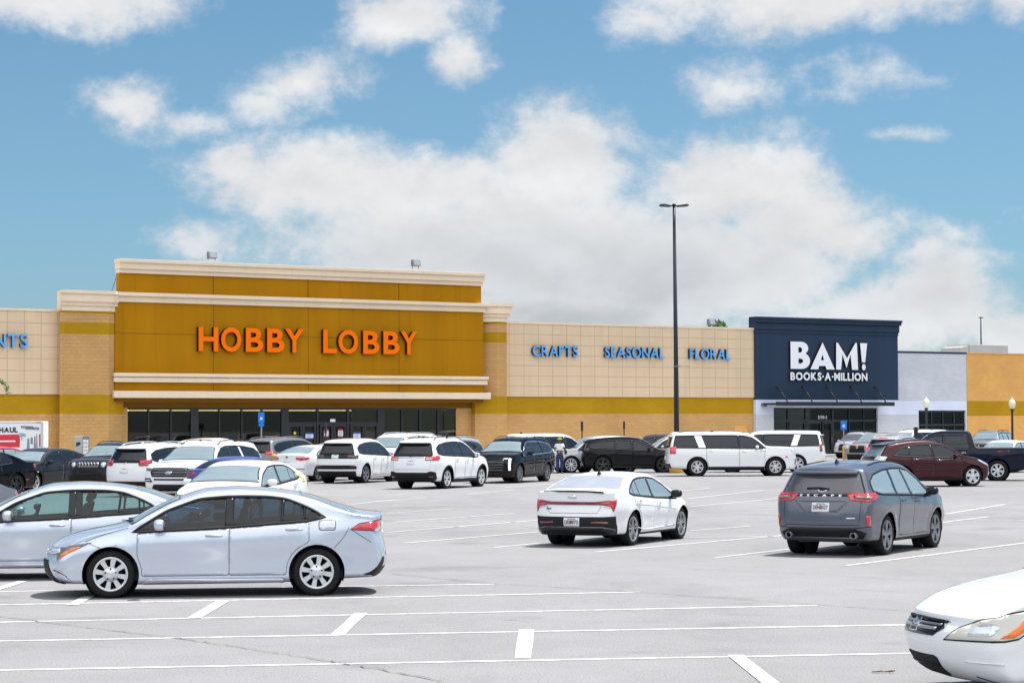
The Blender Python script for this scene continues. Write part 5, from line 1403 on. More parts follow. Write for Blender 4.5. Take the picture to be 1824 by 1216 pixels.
c.end(False, strip([(-0.817, 0.323), (-0.570, 0.375), (0.570, 0.375), (0.817, 0.323)], .014), M['alloy_dark'], 'diffuser_trim', .018, False)
c.end(False, rel(c, False, [(-0.380, 0.440), (-0.076, 0.440), (-0.067, 0.473), (-0.361, 0.478)]), M['dark_red_lens'], 'reflector', .014)
c.shut(False, [(-0.551, 0.778), (-0.475, 0.628), (0.475, 0.628), (0.551, 0.778)], .008, False)
c.plate(False, .468, 'DEI8975', mark=True)
c.end(False, strip([(.62 - .0, 1.075), (0.285, 1.031), (-0.285, 1.031), (-0.589, 1.007)], .03), M['gloss_black'], 'trunk_spoiler', .016, False)
c.badge(False, .93, .085, .037); c.badge(False, .93, .056, .02, mat='plate')
c.end(False, strip([(0.551, 0.707), (0.446, 0.707)], .028), M['alloy_dark'], 'model_badge', .006, False)
c.side(strip([(1.282, 0.618), (2.280, 0.712), (3.420, 0.778)], .012), c.paint, 'body_crease', .010)
c.side(strip([(1.377, 0.309), (2.470, 0.281), (2.992, 0.290), (3.230, 0.337)], .014), c.paint, 'sill_crease', .012)
c.sill(.05); c.antenna(.685)
c.std_front(rel(c, True, [(-0.475, 0.525), (-0.380, 0.600), (0.209, 0.693), (0.000, 0.581)]), [(-0.712, 0.234), (0.712, 0.234), (0.570, 0.581), (-0.570, 0.581)], None)
c.badge(True, .6)

# ---- grey SUV seen from behind (right)
hd = heading_for(4.45, 1.82, 2.63, .85, 'RR', 1576, 988, 1662, 42, 75)
loc, h = pose(4.45, 1.82, 2.63, .85, 'RR', 1576, 988, hd)
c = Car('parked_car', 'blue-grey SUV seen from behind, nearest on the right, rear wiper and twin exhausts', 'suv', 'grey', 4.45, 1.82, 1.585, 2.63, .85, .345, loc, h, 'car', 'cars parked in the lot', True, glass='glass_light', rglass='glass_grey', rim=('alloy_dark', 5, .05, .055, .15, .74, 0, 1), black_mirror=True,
        low=[.90, .95, .962, .955, .99, 1.0, .96], tumble=.36, rwz=(.66, .90))
c.end(False, rel(c, False, [(-0.328, 0.954), (-0.077, 0.931), (0.154, 0.964), (0.251, 1.016), (0.193, 1.082), (-0.097, 1.073), (-0.347, 1.068), (-0.405, 1.058)]), M['red_lens'], 'taillight', .012)
c.end(False, rel(c, False, [(-0.270, 0.983), (-0.058, 0.969), (0.058, 0.988), (0.058, 1.025), (-0.097, 1.035), (-0.289, 1.035)]), M['smoke_lens'], 'taillight_lens', .018)
c.end(False, strip(rel(c, False, [(-0.251, 1.009), (-0.058, 1.002), (0.048, 1.007)]), .035), M['pink_lens'], 'reverse_light', .021)
c.end(False, rel(c, False, [(-0.010, 0.534), (0.087, 0.515), (0.048, 0.690), (-0.058, 0.704)]), M['red_lens'], 'reflector', .012)
c.end(False, [(-0.695, 0.312), (0.695, 0.312), (0.772, 0.397), (0.598, 0.472), (-0.598, 0.472), (-0.772, 0.397)], M['plastic'], 'rear_diffuser', .010, False)
c.end(False, strip([(-0.579, 0.326), (0.579, 0.326)], .02), M['alloy_dark'], 'diffuser_trim', .016, False)
c.shut(False, [(0.695, 0.964), (0.666, 0.539), (-0.666, 0.539), (-0.695, 0.964)], .010, False)
c.end(False, strip([(-0.917, 0.515), (-0.579, 0.487), (0.579, 0.487), (0.917, 0.515)], .012), M['gap'], 'bumper_gap', .003, False, thick=.003)
c.end(False, [(-0.482, 0.945), (0.482, 0.945), (0.347, 0.803), (0.289, 0.756), (-0.289, 0.756), (-0.347, 0.803)], M['grey_recess'] if 'grey_recess' in M else c.paint, 'plate_recess', .004, False)
c.plate(False, .836, 'DEN5027', mark=True)
c.text('ESCAPE', c.m_end(False), 0, -.40, .35, 1.016, 1.05, M['chrome'], 'model_lettering', .008, .02, gap=.75, flip=-1)
c.badge(False, 1.118, .082, .033); c.badge(False, 1.118, .062, .022, mat='indigo_badge' if 'indigo_badge' in M else 'blue_side')
c.end(False, rect(-.60, -.44, .648, .667), M['chrome'], 'model_badge', .006, False)
for sg in (1, -1):
    m = MB(); x = -4.45 / 2 + .03; m.lathe([(.055, -.01), (0.053, 0.151), (0.043, 0.151), (.045, -.01)], 20, 'x', (x, sg * .58, .363), closed=True); m.build('exhaust_pipe', M['alloy_dark'], c.root)
m = MB(); m.box(-1.75, -1.35, -.55, .55, .24, .33); m.tube([(-1.9, .5, .3), (-1.9, -.5, .3)], .06, 10); m.tube([(-1.62, .6, .34), (-1.62, -.6, .34)], .04, 8); m.build('rear_axle', M['steel'], c.root)
c.wiper(1.124, 0.283); c.rails('plastic', .44, .80, .0); c.antenna(.80); c.sill(.06)
c.std_front(rel(c, True, [(-0.482, 0.756), (-0.434, 0.850), (0.193, 0.926), (0.000, 0.794)]), [(-0.579, 0.425), (0.579, 0.425), (0.675, 0.756), (-0.675, 0.756)], None)

# ---- white sedan nose at the lower right
loc, h = pose(4.81, 1.82, 2.74, 1.06, 'FL', 1911, 1252, 190.0)
c = Car('parked_car', 'older white sedan whose nose enters at the lower right, yellowed headlamp with orange corner', 'sedan', 'white', 4.81, 1.82, 1.45, 2.74, 1.06, .325, loc, h, 'car', 'cars parked in the lot', True, rim=RIM['split'],
        T=[(.012, .435), (.028, .475), (.055, .53), (.10, .578), (.16, .618), (.22, .648), (.272, .68), (.292, .72), (.385, .88), (.46, .98), (.56, 1.0), (.65, .983), (.73, .945), (.79, .89), (.84, .825), (.91, .755), (.955, .745), (.985, .73)],
        gc=.14, F=[(.09, .055), (.13, .03), (.20, .012), (.28, .006), (.34, 0), (.40, .006), (.435, .016)], bulge=(.36, .16), plan=(.16, .15), low=[.93, .965, .972, .975, 1.0, .992, .955])
hp = rel(c, True, [(-.36, .505), (.10, .515), (.20, .535), (.40, .755), (.34, .765), (.05, .715), (-.12, .665), (-.26, .59)])
c.end(True, offset(hp, .014), M['gap'], 'headlight_surround', .004); c.end(True, hp, M['hazy_lens'], 'headlight', .010)
c.end(True, rnd(rel(c, True, [(-.18, .535), (.0, .545), (.03, .62), (-.04, .65), (-.15, .62)]), .05), M['clear_lens'], 'headlight_lens', .0125, thick=.002)
c.end(True, rel(c, True, [(.06, .53), (.165, .54), (.30, .672), (.19, .675)]), M['amber'], 'turn_signal', .016)
gp = [(-.33, .52), (.33, .52), (.42, .585), (.38, .625), (-.38, .625), (-.42, .585)]
c.end(True, gp, M['gloss_black'], 'grille', .006, False)
c.end(True, strip([(-.42, .632), (0, .642), (.42, .632)], .022), M['plastic'], 'grille_lip', .014, False)
c.end(True, strip([(-.34, .575), (.34, .575)], .02), M['alloy_mid'], 'grille_bar', .012, False); c.end(True, strip([(-.38, .605), (.38, .605)], .014), M['alloy_dark'], 'grille_bar', .011, False)
for p0, p1 in (((-.075, .55), (-.055, .63)), ((.075, .55), (.055, .63))): c.end(True, strip([p0, p1], .022), M['chrome'], 'badge', .018, False)
c.end(True, strip([(-.06, .588), (.06, .588)], .02), M['chrome'], 'badge', .019, False)
c.end(True, strip([(-.09, .545), (0, .538), (.09, .545)], .012), M['chrome'], 'badge', .018, False)
c.end(True, rnd([(-.30, .185), (.30, .185), (.33, .335), (.29, .355), (-.29, .355), (-.33, .335)], .03), M['under'], 'lower_grille', .006, False)
c.end(True, strip([(-.30, .275), (.30, .275)], .016), M['plastic'], 'grille_bar', .012, False)
c.end(True, strip(rel(c, True, [(-.22, .335), (.06, .325)]), .012), c.paint, 'bumper_crease', .010)
c.end(True, strip(rel(c, True, [(-.24, .205), (-.14, .165), (-.06, .15)]), .012), M['gap'], 'bumper_crack', .004, thick=.003)
c.shut(True, [(.0, .655), (.20, .652), (.36, .648), (.44, .632)], .008)
c.end(True, strip(rel(c, True, [(.26, .553), (.52, .575), (.62, .60)]), .010), M['gap'], 'panel_gap', .003, thick=.002)
c.std_rear(rel(c, False, [(-.3, .75), (.2, .78), (.15, .98), (-.3, .98)])); c.plate(False, .68); c.sill(.05)

# ---- generic fittings for the rest of the lot
def fit(c, z_h=(.50, .60), z_t=(.58, .70), grille=(.22, .58), clad=False, tail='red_lens', head='clear_lens', plate=True, bump=True, wide=.62):
    H = c.H
    c.end(True, rel(c, True, [(-.36, z_h[0] * H), (-.34, z_h[1] * H), (.20, z_h[1] * H + .03), (.10, z_h[0] * H + .03)]), M[head], 'headlight', .010)
    c.end(True, rnd([(-.5, grille[0] * H + .12), (.5, grille[0] * H + .12), (.44, grille[1] * H), (-.44, grille[1] * H)], .04), M['gloss_black'], 'grille', .008, False)
    c.end(True, rnd([(-wide, .14 * H), (wide, .14 * H), (wide + .05, grille[0] * H + .05), (-wide - .05, grille[0] * H + .05)], .03), M['plastic'], 'lower_grille', .009, False)
    c.end(False, rel(c, False, [(-.30, z_t[0] * H), (.16, z_t[0] * H + .03), (.14, z_t[1] * H), (-.28, z_t[1] * H)]), M[tail], 'taillight', .012)
    if bump: c.end(False, [(-.80, .16 * H), (.80, .16 * H), (.86, .27 * H), (.60, .30 * H), (-.60, .30 * H), (-.86, .27 * H)], M['plastic'], 'rear_bumper_trim', .012, False)
    if plate: c.plate(False, .52 * H if c.kind in ('sedan', 'coupe') else .50 * H)
    c.badge(False, .60 * H if c.kind in ('sedan',) else .64 * H); c.badge(True, .53 * H, .05, .04)
    if clad: c.sill(.12)
G_ = 'cars parked in the lot'
def mk(label, kind, paint_, L, W, H, wb, fo, wr, wheel, px, py, heading, px2=None, **k):
    if px2 is not None: heading = heading_for(L, W, wb, fo, wheel, px, py, px2, heading[0], heading[1])
    loc, h = pose(L, W, wb, fo, wheel, px, py, heading)
    return Car(k.pop('name', 'parked_car'), label, kind, paint_, L, W, H, wb, fo, wr, loc, h, k.pop('cat', 'car'), G_, False, **k)

# black coupe at the left edge
c = mk('black coupe cut by the left edge with black wheels', 'coupe', 'black', 5.02, 1.92, 1.46, 2.95, .95, .36, 'RL', 28, 882, 240, rim=RIM['bsplit'])
fit(c, z_t=(.60, .70)); c.end(False, rel(c, False, [(.42, .50), (.62, .49), (.62, .53), (.42, .545)]), M['dark_red_lens'], 'side_marker', .008)
# charcoal sedan
c = mk('charcoal sedan facing left beside the black coupe, bright alloy wheels', 'sedan', 'charcoal', 4.85, 1.82, 1.49, 2.77, .95, .335, 'FL', 61, 875, (222, 262), 143, rim=RIM['split'])
fit(c); c.end(False, strip([(-.6, 1.17), (.6, 1.17)], .05), M['plastic'], 'trunk_spoiler', .05, False)
# red car in front of the white trailer
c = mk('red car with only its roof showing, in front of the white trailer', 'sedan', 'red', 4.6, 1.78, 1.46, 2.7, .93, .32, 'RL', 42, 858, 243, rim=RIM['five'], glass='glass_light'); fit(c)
# small grey boxy SUV
c = mk('small grey boxy SUV with round headlamps and seven-slot grille facing the viewer', 'boxy', 'charcoal', 4.23, 1.80, 1.69, 2.57, .80, .35, 'FL', 213, 877, 252, rim=RIM['b5'], clad=.06)
H = c.H
c.end(True, rnd([(-.70, .87), (.70, .87), (.70, 1.05), (-.70, 1.05)], .07), M['gloss_black'], 'grille', .008, False)
for k in range(7): x = (k - 3) * .115; c.end(True, rnd(rect(x - .042, x + .042, .885, 1.04), .03), M['alloy'], 'grille_slot_rim', .012, False); c.end(True, rnd(rect(x - .022, x + .022, .90, 1.025), .02), M['under'], 'grille_slot', .016, False)
cir = lambda x, z, r: [(x + r * math.cos(t), z + r * math.sin(t)) for t in np.linspace(0, 2 * math.pi, 20, endpoint=False)]
c.end(True, cir(.56, .965, .10), M['alloy_dark'], 'headlight', .014); c.end(True, cir(.56, .965, .075), M['clear_lens'], 'headlight_lens', .02)
c.end(True, rel(c, True, [(.03, .96), (.12, .96), (.12, 1.06), (.03, 1.06)]), M['amber'], 'turn_signal', .012)
c.end(True, rnd([(-.86, .34), (.86, .34), (.86, .58), (.55, .66), (-.55, .66), (-.86, .58)], .05), M['plastic'], 'front_bumper_trim', .010, False)
c.end(True, rnd([(-.5, .60), (.5, .60), (.5, .70), (-.5, .70)], .03), M['under'], 'lower_grille', .014, False)
c.std_rear(rel(c, False, [(-.2, .95), (.02, .95), (.02, 1.15), (-.2, 1.15)])); c.rails('plastic', .42, .88); c.sill(.12)
# white crossover, rear
c = mk('white crossover seen from behind between the grey boxy SUV and the grilled white SUV', 'suv', 'white', 4.65, 1.84, 1.70, 2.7, .92, .355, 'RR', 291, 884, 62, rim=RIM['split'], spoiler='black', clad=.05)
fit(c, plate=False, bump=False, clad=True); c.end(False, rel(c, False, [(-.34, 1.02), (.14, 1.12), (.20, 1.24), (.04, 1.18), (-.16, 1.12), (-.34, 1.08)]), M['dark_red_lens'], 'taillight', .016)
c.end(False, [(-.86, .24), (.86, .24), (.88, .50), (-.88, .50)], M['plastic'], 'rear_bumper_trim', .012, False); c.plate(False, .84); c.rails('alloy', .4, .86, .06); c.wiper(1.13)
# white SUV with wide grille, front
c = mk('white three-row SUV facing the viewer with wide black slatted grille', 'suv', 'white', 5.05, 2.00, 1.78, 3.02, .92, .37, 'FL', 372, 892, 251, rim=RIM['split'], paint_pillar=True, F=[(.15, .02), (.22, .004), (.36, 0), (.5, .003), (.56, .02)],
        T=[(.022, .55), (.04, .60), (.09, .635), (.2, .655), (.245, .67), (.265, .71), (.345, .875), (.41, .96), (.5, .995), (.66, 1.0), (.85, .985), (.92, .965), (.94, .95)])
c.end(True, rnd([(-.58, .74), (.58, .74), (.66, .90), (.60, 1.01), (-.60, 1.01), (-.66, .90)], .05), M['gloss_black'], 'grille', .010, False)
for z in (.80, .875, .95): c.end(True, strip([(-.58, z), (.58, z)], .018), M['alloy_dark'], 'grille_bar', .016, False)
c.badge(True, .875, .12, .055, mat='chrome'); c.badge(True, .875, .10, .04, mat='blue_side')
c.end(True, rel(c, True, [(-.30, .91), (-.26, 1.00), (.20, 1.04), (.22, .97), (-.10, .92)]), M['dark_lens'], 'headlight', .012); c.end(True, rel(c, True, [(.14, .97), (.24, .975), (.22, 1.04), (.13, 1.03)]), M['amber'], 'turn_signal', .015)
c.end(True, strip([(-.5, .665), (.5, .665)], .05), M['plastic'], 'lower_grille', .010, False); c.end(True, rnd([(-.62, .32), (.62, .32), (.52, .52), (-.52, .52)], .04), M['plastic'], 'lower_grille', .012, False)
c.end(True, rel(c, True, [(-.34, .58), (-.02, .60), (-.02, .70), (-.26, .71)]), M['plastic'], 'fog_light_recess', .010); c.end(True, rel(c, True, [(-.28, .625), (-.06, .63), (-.06, .665), (-.24, .665)]), M['clear_lens'], 'fog_light', .016)
c.std_rear(rel(c, False, [(-.3, 1.05), (.15, 1.08), (.12, 1.2), (-.3, 1.18)])); c.rails('plastic', .42, .9)
# indigo car behind the white sedan
c = mk('indigo blue car behind the white sedan with a woman leaning in', 'coupe', 'indigo', 4.4, 1.80, 1.33, 2.6, .9, .32, 'RR', 442, 896, 67, rim=RIM['five'], glass='glass_light'); fit(c, z_t=(.60, .70), tail='dark_red_lens')
# white sedan, front three-quarter
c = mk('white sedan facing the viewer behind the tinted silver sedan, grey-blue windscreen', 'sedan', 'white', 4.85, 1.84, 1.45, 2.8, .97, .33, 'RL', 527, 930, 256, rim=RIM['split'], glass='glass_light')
fit(c, z_h=(.47, .56), head='dark_lens', bump=False); c.antenna(.74)
M['yellow_stripe_mat'] = plain('yellow_stripe_mat', (.80, .76, .10), .5, var=0)
c.side(strip([(3.75, 1.14), (4.05, 1.04), (4.25, .985)], .035), M['yellow_stripe_mat'], 'yellow_stripe', .010, sides=(1,)); c.side(rect(4.02, 4.25, .95, .985), M['yellow_stripe_mat'], 'yellow_stripe', .011, sides=(1,))  # plain yellow strips laid over the left rear quarter
# white SUV behind the grilled one
c = mk('white SUV seen from behind in the second row, in front of the dark shop windows', 'suv', 'white', 4.7, 1.88, 1.72, 2.75, .9, .36, 'RR', 382, 851, 62, rim=RIM['split']); fit(c, clad=True)
# grey minivan
c = mk('dark grey SUV with black tailgate window and red lamp, under the blue parking sign', 'suv', 'midgrey', 5.1, 1.93, 1.77, 3.04, .95, .37, 'RR', 506, 855, 60, rim=RIM['g5'], spoiler='black'); fit(c, z_t=(.60, .68)); c.rails('alloy_dark', .42, .86)
# white sedan, rear, beside the white SUV
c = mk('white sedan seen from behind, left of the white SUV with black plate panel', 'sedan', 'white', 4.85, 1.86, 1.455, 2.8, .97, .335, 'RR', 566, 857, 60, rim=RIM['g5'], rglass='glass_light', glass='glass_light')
c.end(False, rel(c, False, [(-.42, .90), (-.38, .99), (.06, 1.0), (.24, .97), (.10, .90), (-.2, .86)]), M['red_lens'], 'taillight', .014); c.plate(False, .86, w=.15); c.badge(False, 1.0, .06, .03, mat='gloss_black')
c.end(False, rel(c, False, [(-.40, .50), (.02, .50), (.02, .53), (-.40, .53)]), M['dark_red_lens'], 'reflector', .012); c.end(False, [(-.7, .2), (.7, .2), (.8, .32), (-.8, .32)], M['plastic'], 'rear_diffuser', .012, False); c.end(True, rel(c, True, [(-.4, .7), (-.3, .8), (.2, .85), (.1, .75)]), M['clear_lens'], 'headlight', .01)
# roof of another white sedan
c = mk('white sedan with only its roof showing, behind the black sign post', 'sedan', 'white', 4.7, 1.82, 1.45, 2.75, .95, .33, 'RR', 606, 842, 60, rim=RIM['five'], rglass='glass_light'); fit(c)
# white SUV with black plate panel
c = mk('white SUV seen from behind with black plate panel and dark grey wheels', 'suv', 'white', 4.6, 1.90, 1.73, 2.74, .87, .375, 'RR', 650, 860, (48, 80), 701, rim=RIM['g5'], spoiler='black', paint_pillar=False,
        Rr=[(.18, .965), (.25, .99), (.36, 1.0), (.46, .998), (.60, .99), (.68, .98), (.80, .965), (.93, .945)], T=[(.03, .50), (.05, .58), (.11, .63), (.2, .66), (.24, .68), (.262, .72), (.34, .88), (.41, .965), (.5, .998), (.66, 1.0), (.85, .98), (.93, .955), (.95, .935)])
c.end(False, [(-.84, .97), (.84, .97), (.88, 1.13), (-.88, 1.13)], M['gloss_black'], 'tailgate_panel', .010, False); c.end(False, rel(c, False, [(-.38, .985), (.10, .985), (.12, 1.12), (-.36, 1.12)]), M['smoke_lens'], 'taillight', .014)
c.plate(False, 1.05, w=.15); c.end(False, [(-.9, .56), (.9, .56), (.92, .66), (.80, .72), (-.80, .72), (-.92, .66)], M['plastic'], 'rear_bumper_trim', .012, False); c.end(False, rel(c, False, [(-.24, .66), (-.02, .66), (-.02, .695), (-.24, .695)]), M['dark_red_lens'], 'reflector', .018)
c.end(False, [(-.82, .28), (.82, .28), (.86, .48), (-.86, .48)], M['plastic'], 'rear_diffuser', .014, False); c.text('DISCOVERY', c.m_end(False), 0, -.40, .45, 1.165, 1.20, M['gloss_black'], 'model_lettering', .012, .02, gap=.5, flip=-1)
c.end(True, rel(c, True, [(-.3, .85), (-.3, .95), (.2, 1.0), (.1, .9)]), M['clear_lens'], 'headlight', .01); c.end(True, rect(-.5, .5, .7, .9, .03), M['gloss_black'], 'grille', .01, False)
# white large SUV facing, behind
c = mk('white large SUV facing the viewer with chrome mirror, behind two white SUVs', 'big', 'white', 5.3, 2.03, 1.90, 3.07, .95, .39, 'FL', 714, 853, 246, rim=RIM['six'], glass='glass_light'); fit(c); c.rails('alloy', .42, .9)
# white SUV with chrome tail bar
c = mk('white three-row SUV seen from behind, chrome bar between its red lamps', 'suv', 'white', 5.0, 1.93, 1.80, 2.89, .95, .37, 'RR', 795, 870, (45, 80), 855.5, rim=('alloy', 5, .045, .05, .18, .72), spoiler='black', clad=.06, T=[(.03, .48), (.05, .55), (.11, .605), (.2, .64), (.24, .66), (.262, .70), (.34, .87), (.41, .955), (.5, .99), (.66, 1.0), (.82, .985), (.91, .955), (.935, .935)])
c.end(False, rel(c, False, [(-.36, 1.02), (.16, 1.02), (.30, 1.06), (.30, 1.17), (.04, 1.20), (-.10, 1.15), (-.36, 1.13)]), M['red_lens'], 'taillight', .014); c.end(False, rel(c, False, [(-.34, 1.05), (-.10, 1.05), (-.10, 1.09), (-.34, 1.09)]), M['clear_lens'], 'reverse_light', .018)
c.end(False, strip([(-.55, 1.115), (.55, 1.115)], .03), M['chrome'], 'tail_bar', .014, False); c.badge(False, 1.125, .07, .035); c.plate(False, .945, w=.16)
c.end(False, [(-.80, .24), (.80, .24), (.98, .40), (.98, .60), (.74, .64), (.6, .59), (-.6, .59), (-.74, .64), (-.98, .60), (-.98, .40)], M['plastic'], 'rear_bumper_trim', .014, False); c.end(False, rel(c, False, [(-.22, .42), (-.06, .42), (-.06, .46), (-.22, .46)]), M['dark_red_lens'], 'reflector', .02)
c.shut(False, [(.74, 1.03), (.72, .70), (-.72, .70), (-.74, 1.03)], .01, False); c.rails('plastic', .40, .86, .07); c.sill(.14); c.antenna(.78); c.end(True, rel(c, True, [(-.3, .85), (-.3, .95), (.2, 1.0), (.1, .9)]), M['clear_lens'], 'headlight', .01); c.end(True, rect(-.5, .5, .6, .9, .03), M['gloss_black'], 'grille', .01, False)
c.side(strip([(c.fo + .5, .40), (c.fo + c.wb - .5, .40)], .03), M['chrome'], 'sill_strip', .016)
# silver SUV with crossbars behind
c = mk('silver SUV with black roof bars, behind the white SUV with chrome bar', 'suv', 'silvergrey', 4.95, 1.93, 1.75, 2.9, .93, .36, 'RL', 850, 852, 246, rim=RIM['split'], dark_trim=False); fit(c); c.rails('alloy', .40, .88, .06); c.crossbars((.5, .7))
# black SUV, front
c = mk('black three-row SUV facing the viewer with vertical daytime lamps', 'suv', 'black', 5.0, 1.97, 1.75, 2.90, .93, .375, 'FL', 924, 860, (228, 268), 973, rim=('alloy_dark', 10, .016, .026, 0, .74), dark_trim=False, paint_pillar=True, F=[(.15, .02), (.22, .004), (.36, 0), (.5, .003), (.58, .02)],
        T=[(.022, .57), (.04, .615), (.09, .64), (.2, .66), (.245, .675), (.265, .71), (.345, .875), (.41, .965), (.5, .998), (.66, 1.0), (.85, .985), (.92, .965), (.94, .95)])
c.end(True, rnd([(-.56, .42), (.56, .42), (.62, .70), (.60, .93), (-.60, .93), (-.62, .70)], .05), M['gloss_black'], 'grille', .010, False)
for z in (.52, .62, .72, .82): c.end(True, strip([(-.56, z), (.56, z)], .016), M['alloy_dark'], 'grille_bar', .016, False)
c.end(True, rel(c, True, [(-.10, .50), (-.02, .50), (.0, .96), (-.10, .97)]), M['drl'], 'daytime_lamp', .014); c.end(True, rel(c, True, [(-.32, .92), (-.12, .93), (-.12, .98), (-.30, .98)]), M['clear_lens'], 'headlight', .012)
c.end(True, [(-.84, .26), (.84, .26), (.86, .38), (-.86, .38)], M['plastic'], 'lower_grille', .012, False); c.sill(.12); c.rails('plastic', .42, .9); c.std_rear(rel(c, False, [(-.08, .75), (.02, .75), (.02, 1.2), (-.08, 1.2)]))
c.side(strip([(1.95, .56), (3.4, .66)], .03), c.paint, 'body_crease', .012)
# white SUVs behind the woman
c = mk('white SUV with dark side glass, behind the black three-row SUV and the woman', 'big', 'white', 5.1, 1.98, 1.84, 3.0, .95, .38, 'RR', 965, 843, 44, rim=RIM['six']); fit(c); c.antenna(.86)
c = mk('pale silver SUV with ten-spoke wheel facing left, between the woman and the black SUV', 'suv', 'silvergrey', 4.9, 1.95, 1.72, 2.87, .95, .39, 'FL', 1017, 842, (176, 200), 1121, rim=RIM['ten']); fit(c, clad=True)
# black coupe-roofed SUV
c = mk('black SUV in profile facing right with black wheels, beside the woman', 'suv', 'black', 4.80, 1.93, 1.66, 2.87, .87, .39, 'RR', 1074, 842, 2, rim=RIM['bsplit'], spoiler='black', belt=[(0, .60), (.27, .62), (.55, .655), (.8, .69), (1, .70)],
        dlo=[(.265, .625), (.34, .785), (.41, .88), (.48, .91), (.60, .915), (.72, .90), (.84, .86), (.91, .80), (.93, .74)], dbot=[(.265, .62), (.55, .66), (.83, .695), (.93, .73)])
fit(c, z_t=(.62, .70), tail='smoke_lens', z_h=(.56, .62), bump=False); c.antenna(.86); c.sill(.10, 'gloss_black')
c = mk('silver SUV with dark glass, half hidden behind the nose of the black SUV', 'suv', 'silvergrey', 4.7, 1.88, 1.70, 2.75, .9, .36, 'FL', 1156, 835, 184, rim=RIM['split']); fit(c); c.rails('alloy', .42, .86)
c = mk('dark brown SUV roof behind the silver SUV by the lamp post', 'suv', 'charcoal', 4.7, 1.88, 1.72, 2.75, .9, .36, 'FL', 1120, 831, 184, rim=RIM['split']); fit(c)
# white long SUV in profile
c = mk('white extra-long SUV in profile facing right, six-spoke wheels and red tail lamp', 'big', 'white', 5.72, 2.06, 1.93, 3.41, 1.00, .405, 'RR', 1242, 848, 2, rim=('alloy', 6, .050, .034, .17, .64), arch=.47, splits=[(.445, .455, .004), (.70, .755, .035)], paint_pillar=True)
c.end(False, rel(c, False, [(-.05, .98), (.22, .98), (.28, 1.02), (.26, 1.27), (.22, 1.29), (-.03, 1.27)]), M['red_lens'], 'taillight', .016); c.end(False, [(-.9, .36), (.9, .36), (.95, .55), (-.95, .55)], M['plastic'], 'rear_bumper_trim', .014, False)
c.end(True, rel(c, True, [(-.30, .92), (-.28, 1.14), (.08, 1.16), (.16, 1.12), (.06, .98), (-.02, .92)]), M['clear_lens'], 'headlight', .012); c.end(True, rect(-.62, .62, .62, 1.12, .05), M['alloy_dark'], 'grille', .010, False)
c.end(True, rel(c, True, [(-.10, .48), (.0, .48), (-.02, .74), (-.10, .74)]), M['plastic'], 'fog_light_recess', .012); c.end(True, rel(c, True, [(.34, .80), (.44, .80), (.44, .86), (.34, .86)]), M['red_lens'], 'side_marker', .010)
c.sill(.16); c.side(rect(1.42, 1.68, 1.095, 1.125), M['metal_dark'], 'badge', .008); c.side(rect(1.72, 1.98, .80, .815), M['chrome'], 'badge', .008); c.rails('plastic', .40, .90, .035)
c.plate(False, .80)
# second white large SUV facing left
c = mk('white large SUV facing left with bright wheel, behind the extra-long white SUV', 'big', 'white', 5.35, 2.06, 1.93, 3.07, .98, .405, 'RL', 1420, 841, 170, rim=('alloy', 6, .05, .05, .16, .72), arch=.46, splits=[(.445, .462, .004), (.70, .755, .035)], paint_pillar=True)
c.end(False, rel(c, False, [(-.04, .98), (.14, .98), (.16, 1.32), (-.03, 1.32)]), M['dark_red_lens'], 'taillight', .016); c.end(False, [(-.9, .36), (.9, .36), (.95, .52), (-.95, .52)], M['plastic'], 'rear_bumper_trim', .014, False); c.end(True, rel(c, True, [(-.3, .9), (-.3, 1.1), (.1, 1.1), (0, .92)]), M['clear_lens'], 'headlight', .01); c.sill(.12); c.plate(False, .8)
# cars in front of the book shop
c = mk('silver crossover with black lower front, facing the viewer by the book shop doors', 'suv', 'silver', 4.6, 1.86, 1.70, 2.69, .93, .36, 'FL', 1536, 816, 240, rim=RIM['split'], clad=.07, glass='glass', wglass='glass_grey'); fit(c, z_h=(.56, .63), clad=True, wide=.8); c.rails('plastic')
c = mk('tan pickup nose with wide grille, between the silver crossover and the braking SUV', 'big', 'tan', 5.2, 1.98, 1.72, 3.0, .95, .38, 'FL', 1566, 826, 232, rim=RIM['six']); fit(c, grille=(.30, .60)); c.badge(True, 1.0, .10, .045, mat='amber')
c = mk('pale silver SUV braking with lit lamps, behind the maroon SUV', 'suv', 'silvergrey', 4.6, 1.85, 1.68, 2.7, .9, .36, 'RR', 1612, 838, 58, rim=RIM['split'], glass='glass_light'); fit(c, tail='bright_red', z_t=(.60, .67)); c.end(False, rect(-.22, .22, 1.545, 1.585), M['bright_red'], 'brake_light', .03, False); c.rails('alloy')
c = mk('white SUV behind the black sign box, beside the shop window with goods', 'big', 'white', 5.1, 2.0, 1.88, 3.0, .95, .39, 'FL', 1615, 824, 215, rim=RIM['six']); fit(c); c.rails('plastic', .42, .9)
# maroon SUV in profile
c = mk('maroon SUV in profile facing right with five-spoke silver wheel, behind the blue-grey SUV', 'suv', 'maroon', 4.73, 1.84, 1.66, 2.72, .90, .365, 'FR', 1732, 866, 15, rim=('alloy', 5, .05, .075, 0, .70), spoiler='black', chrome_handle=True, bulge=(.26, .16), plan=(.16, .13), rglass='glass_light',
       T=[(.03, .46), (.06, .545), (.12, .60), (.2, .64), (.245, .665), (.27, .71), (.37, .88), (.44, .965), (.54, .998), (.66, .99), (.8, .945), (.88, .90), (.91, .88)], Rr=[(.18, .965), (.25, .988), (.36, 1.0), (.45, .996), (.60, .98), (.66, .965), (.80, .925), (.88, .905)],
       dlo=[(.275, .62), (.36, .80), (.42, .885), (.5, .91), (.60, .905), (.70, .87), (.78, .81), (.82, .755), (.84, .69)], dbot=[(.275, .615), (.55, .645), (.80, .675), (.84, .685)], splits=[(.50, .52, .012), (.70, .715, -.01)])
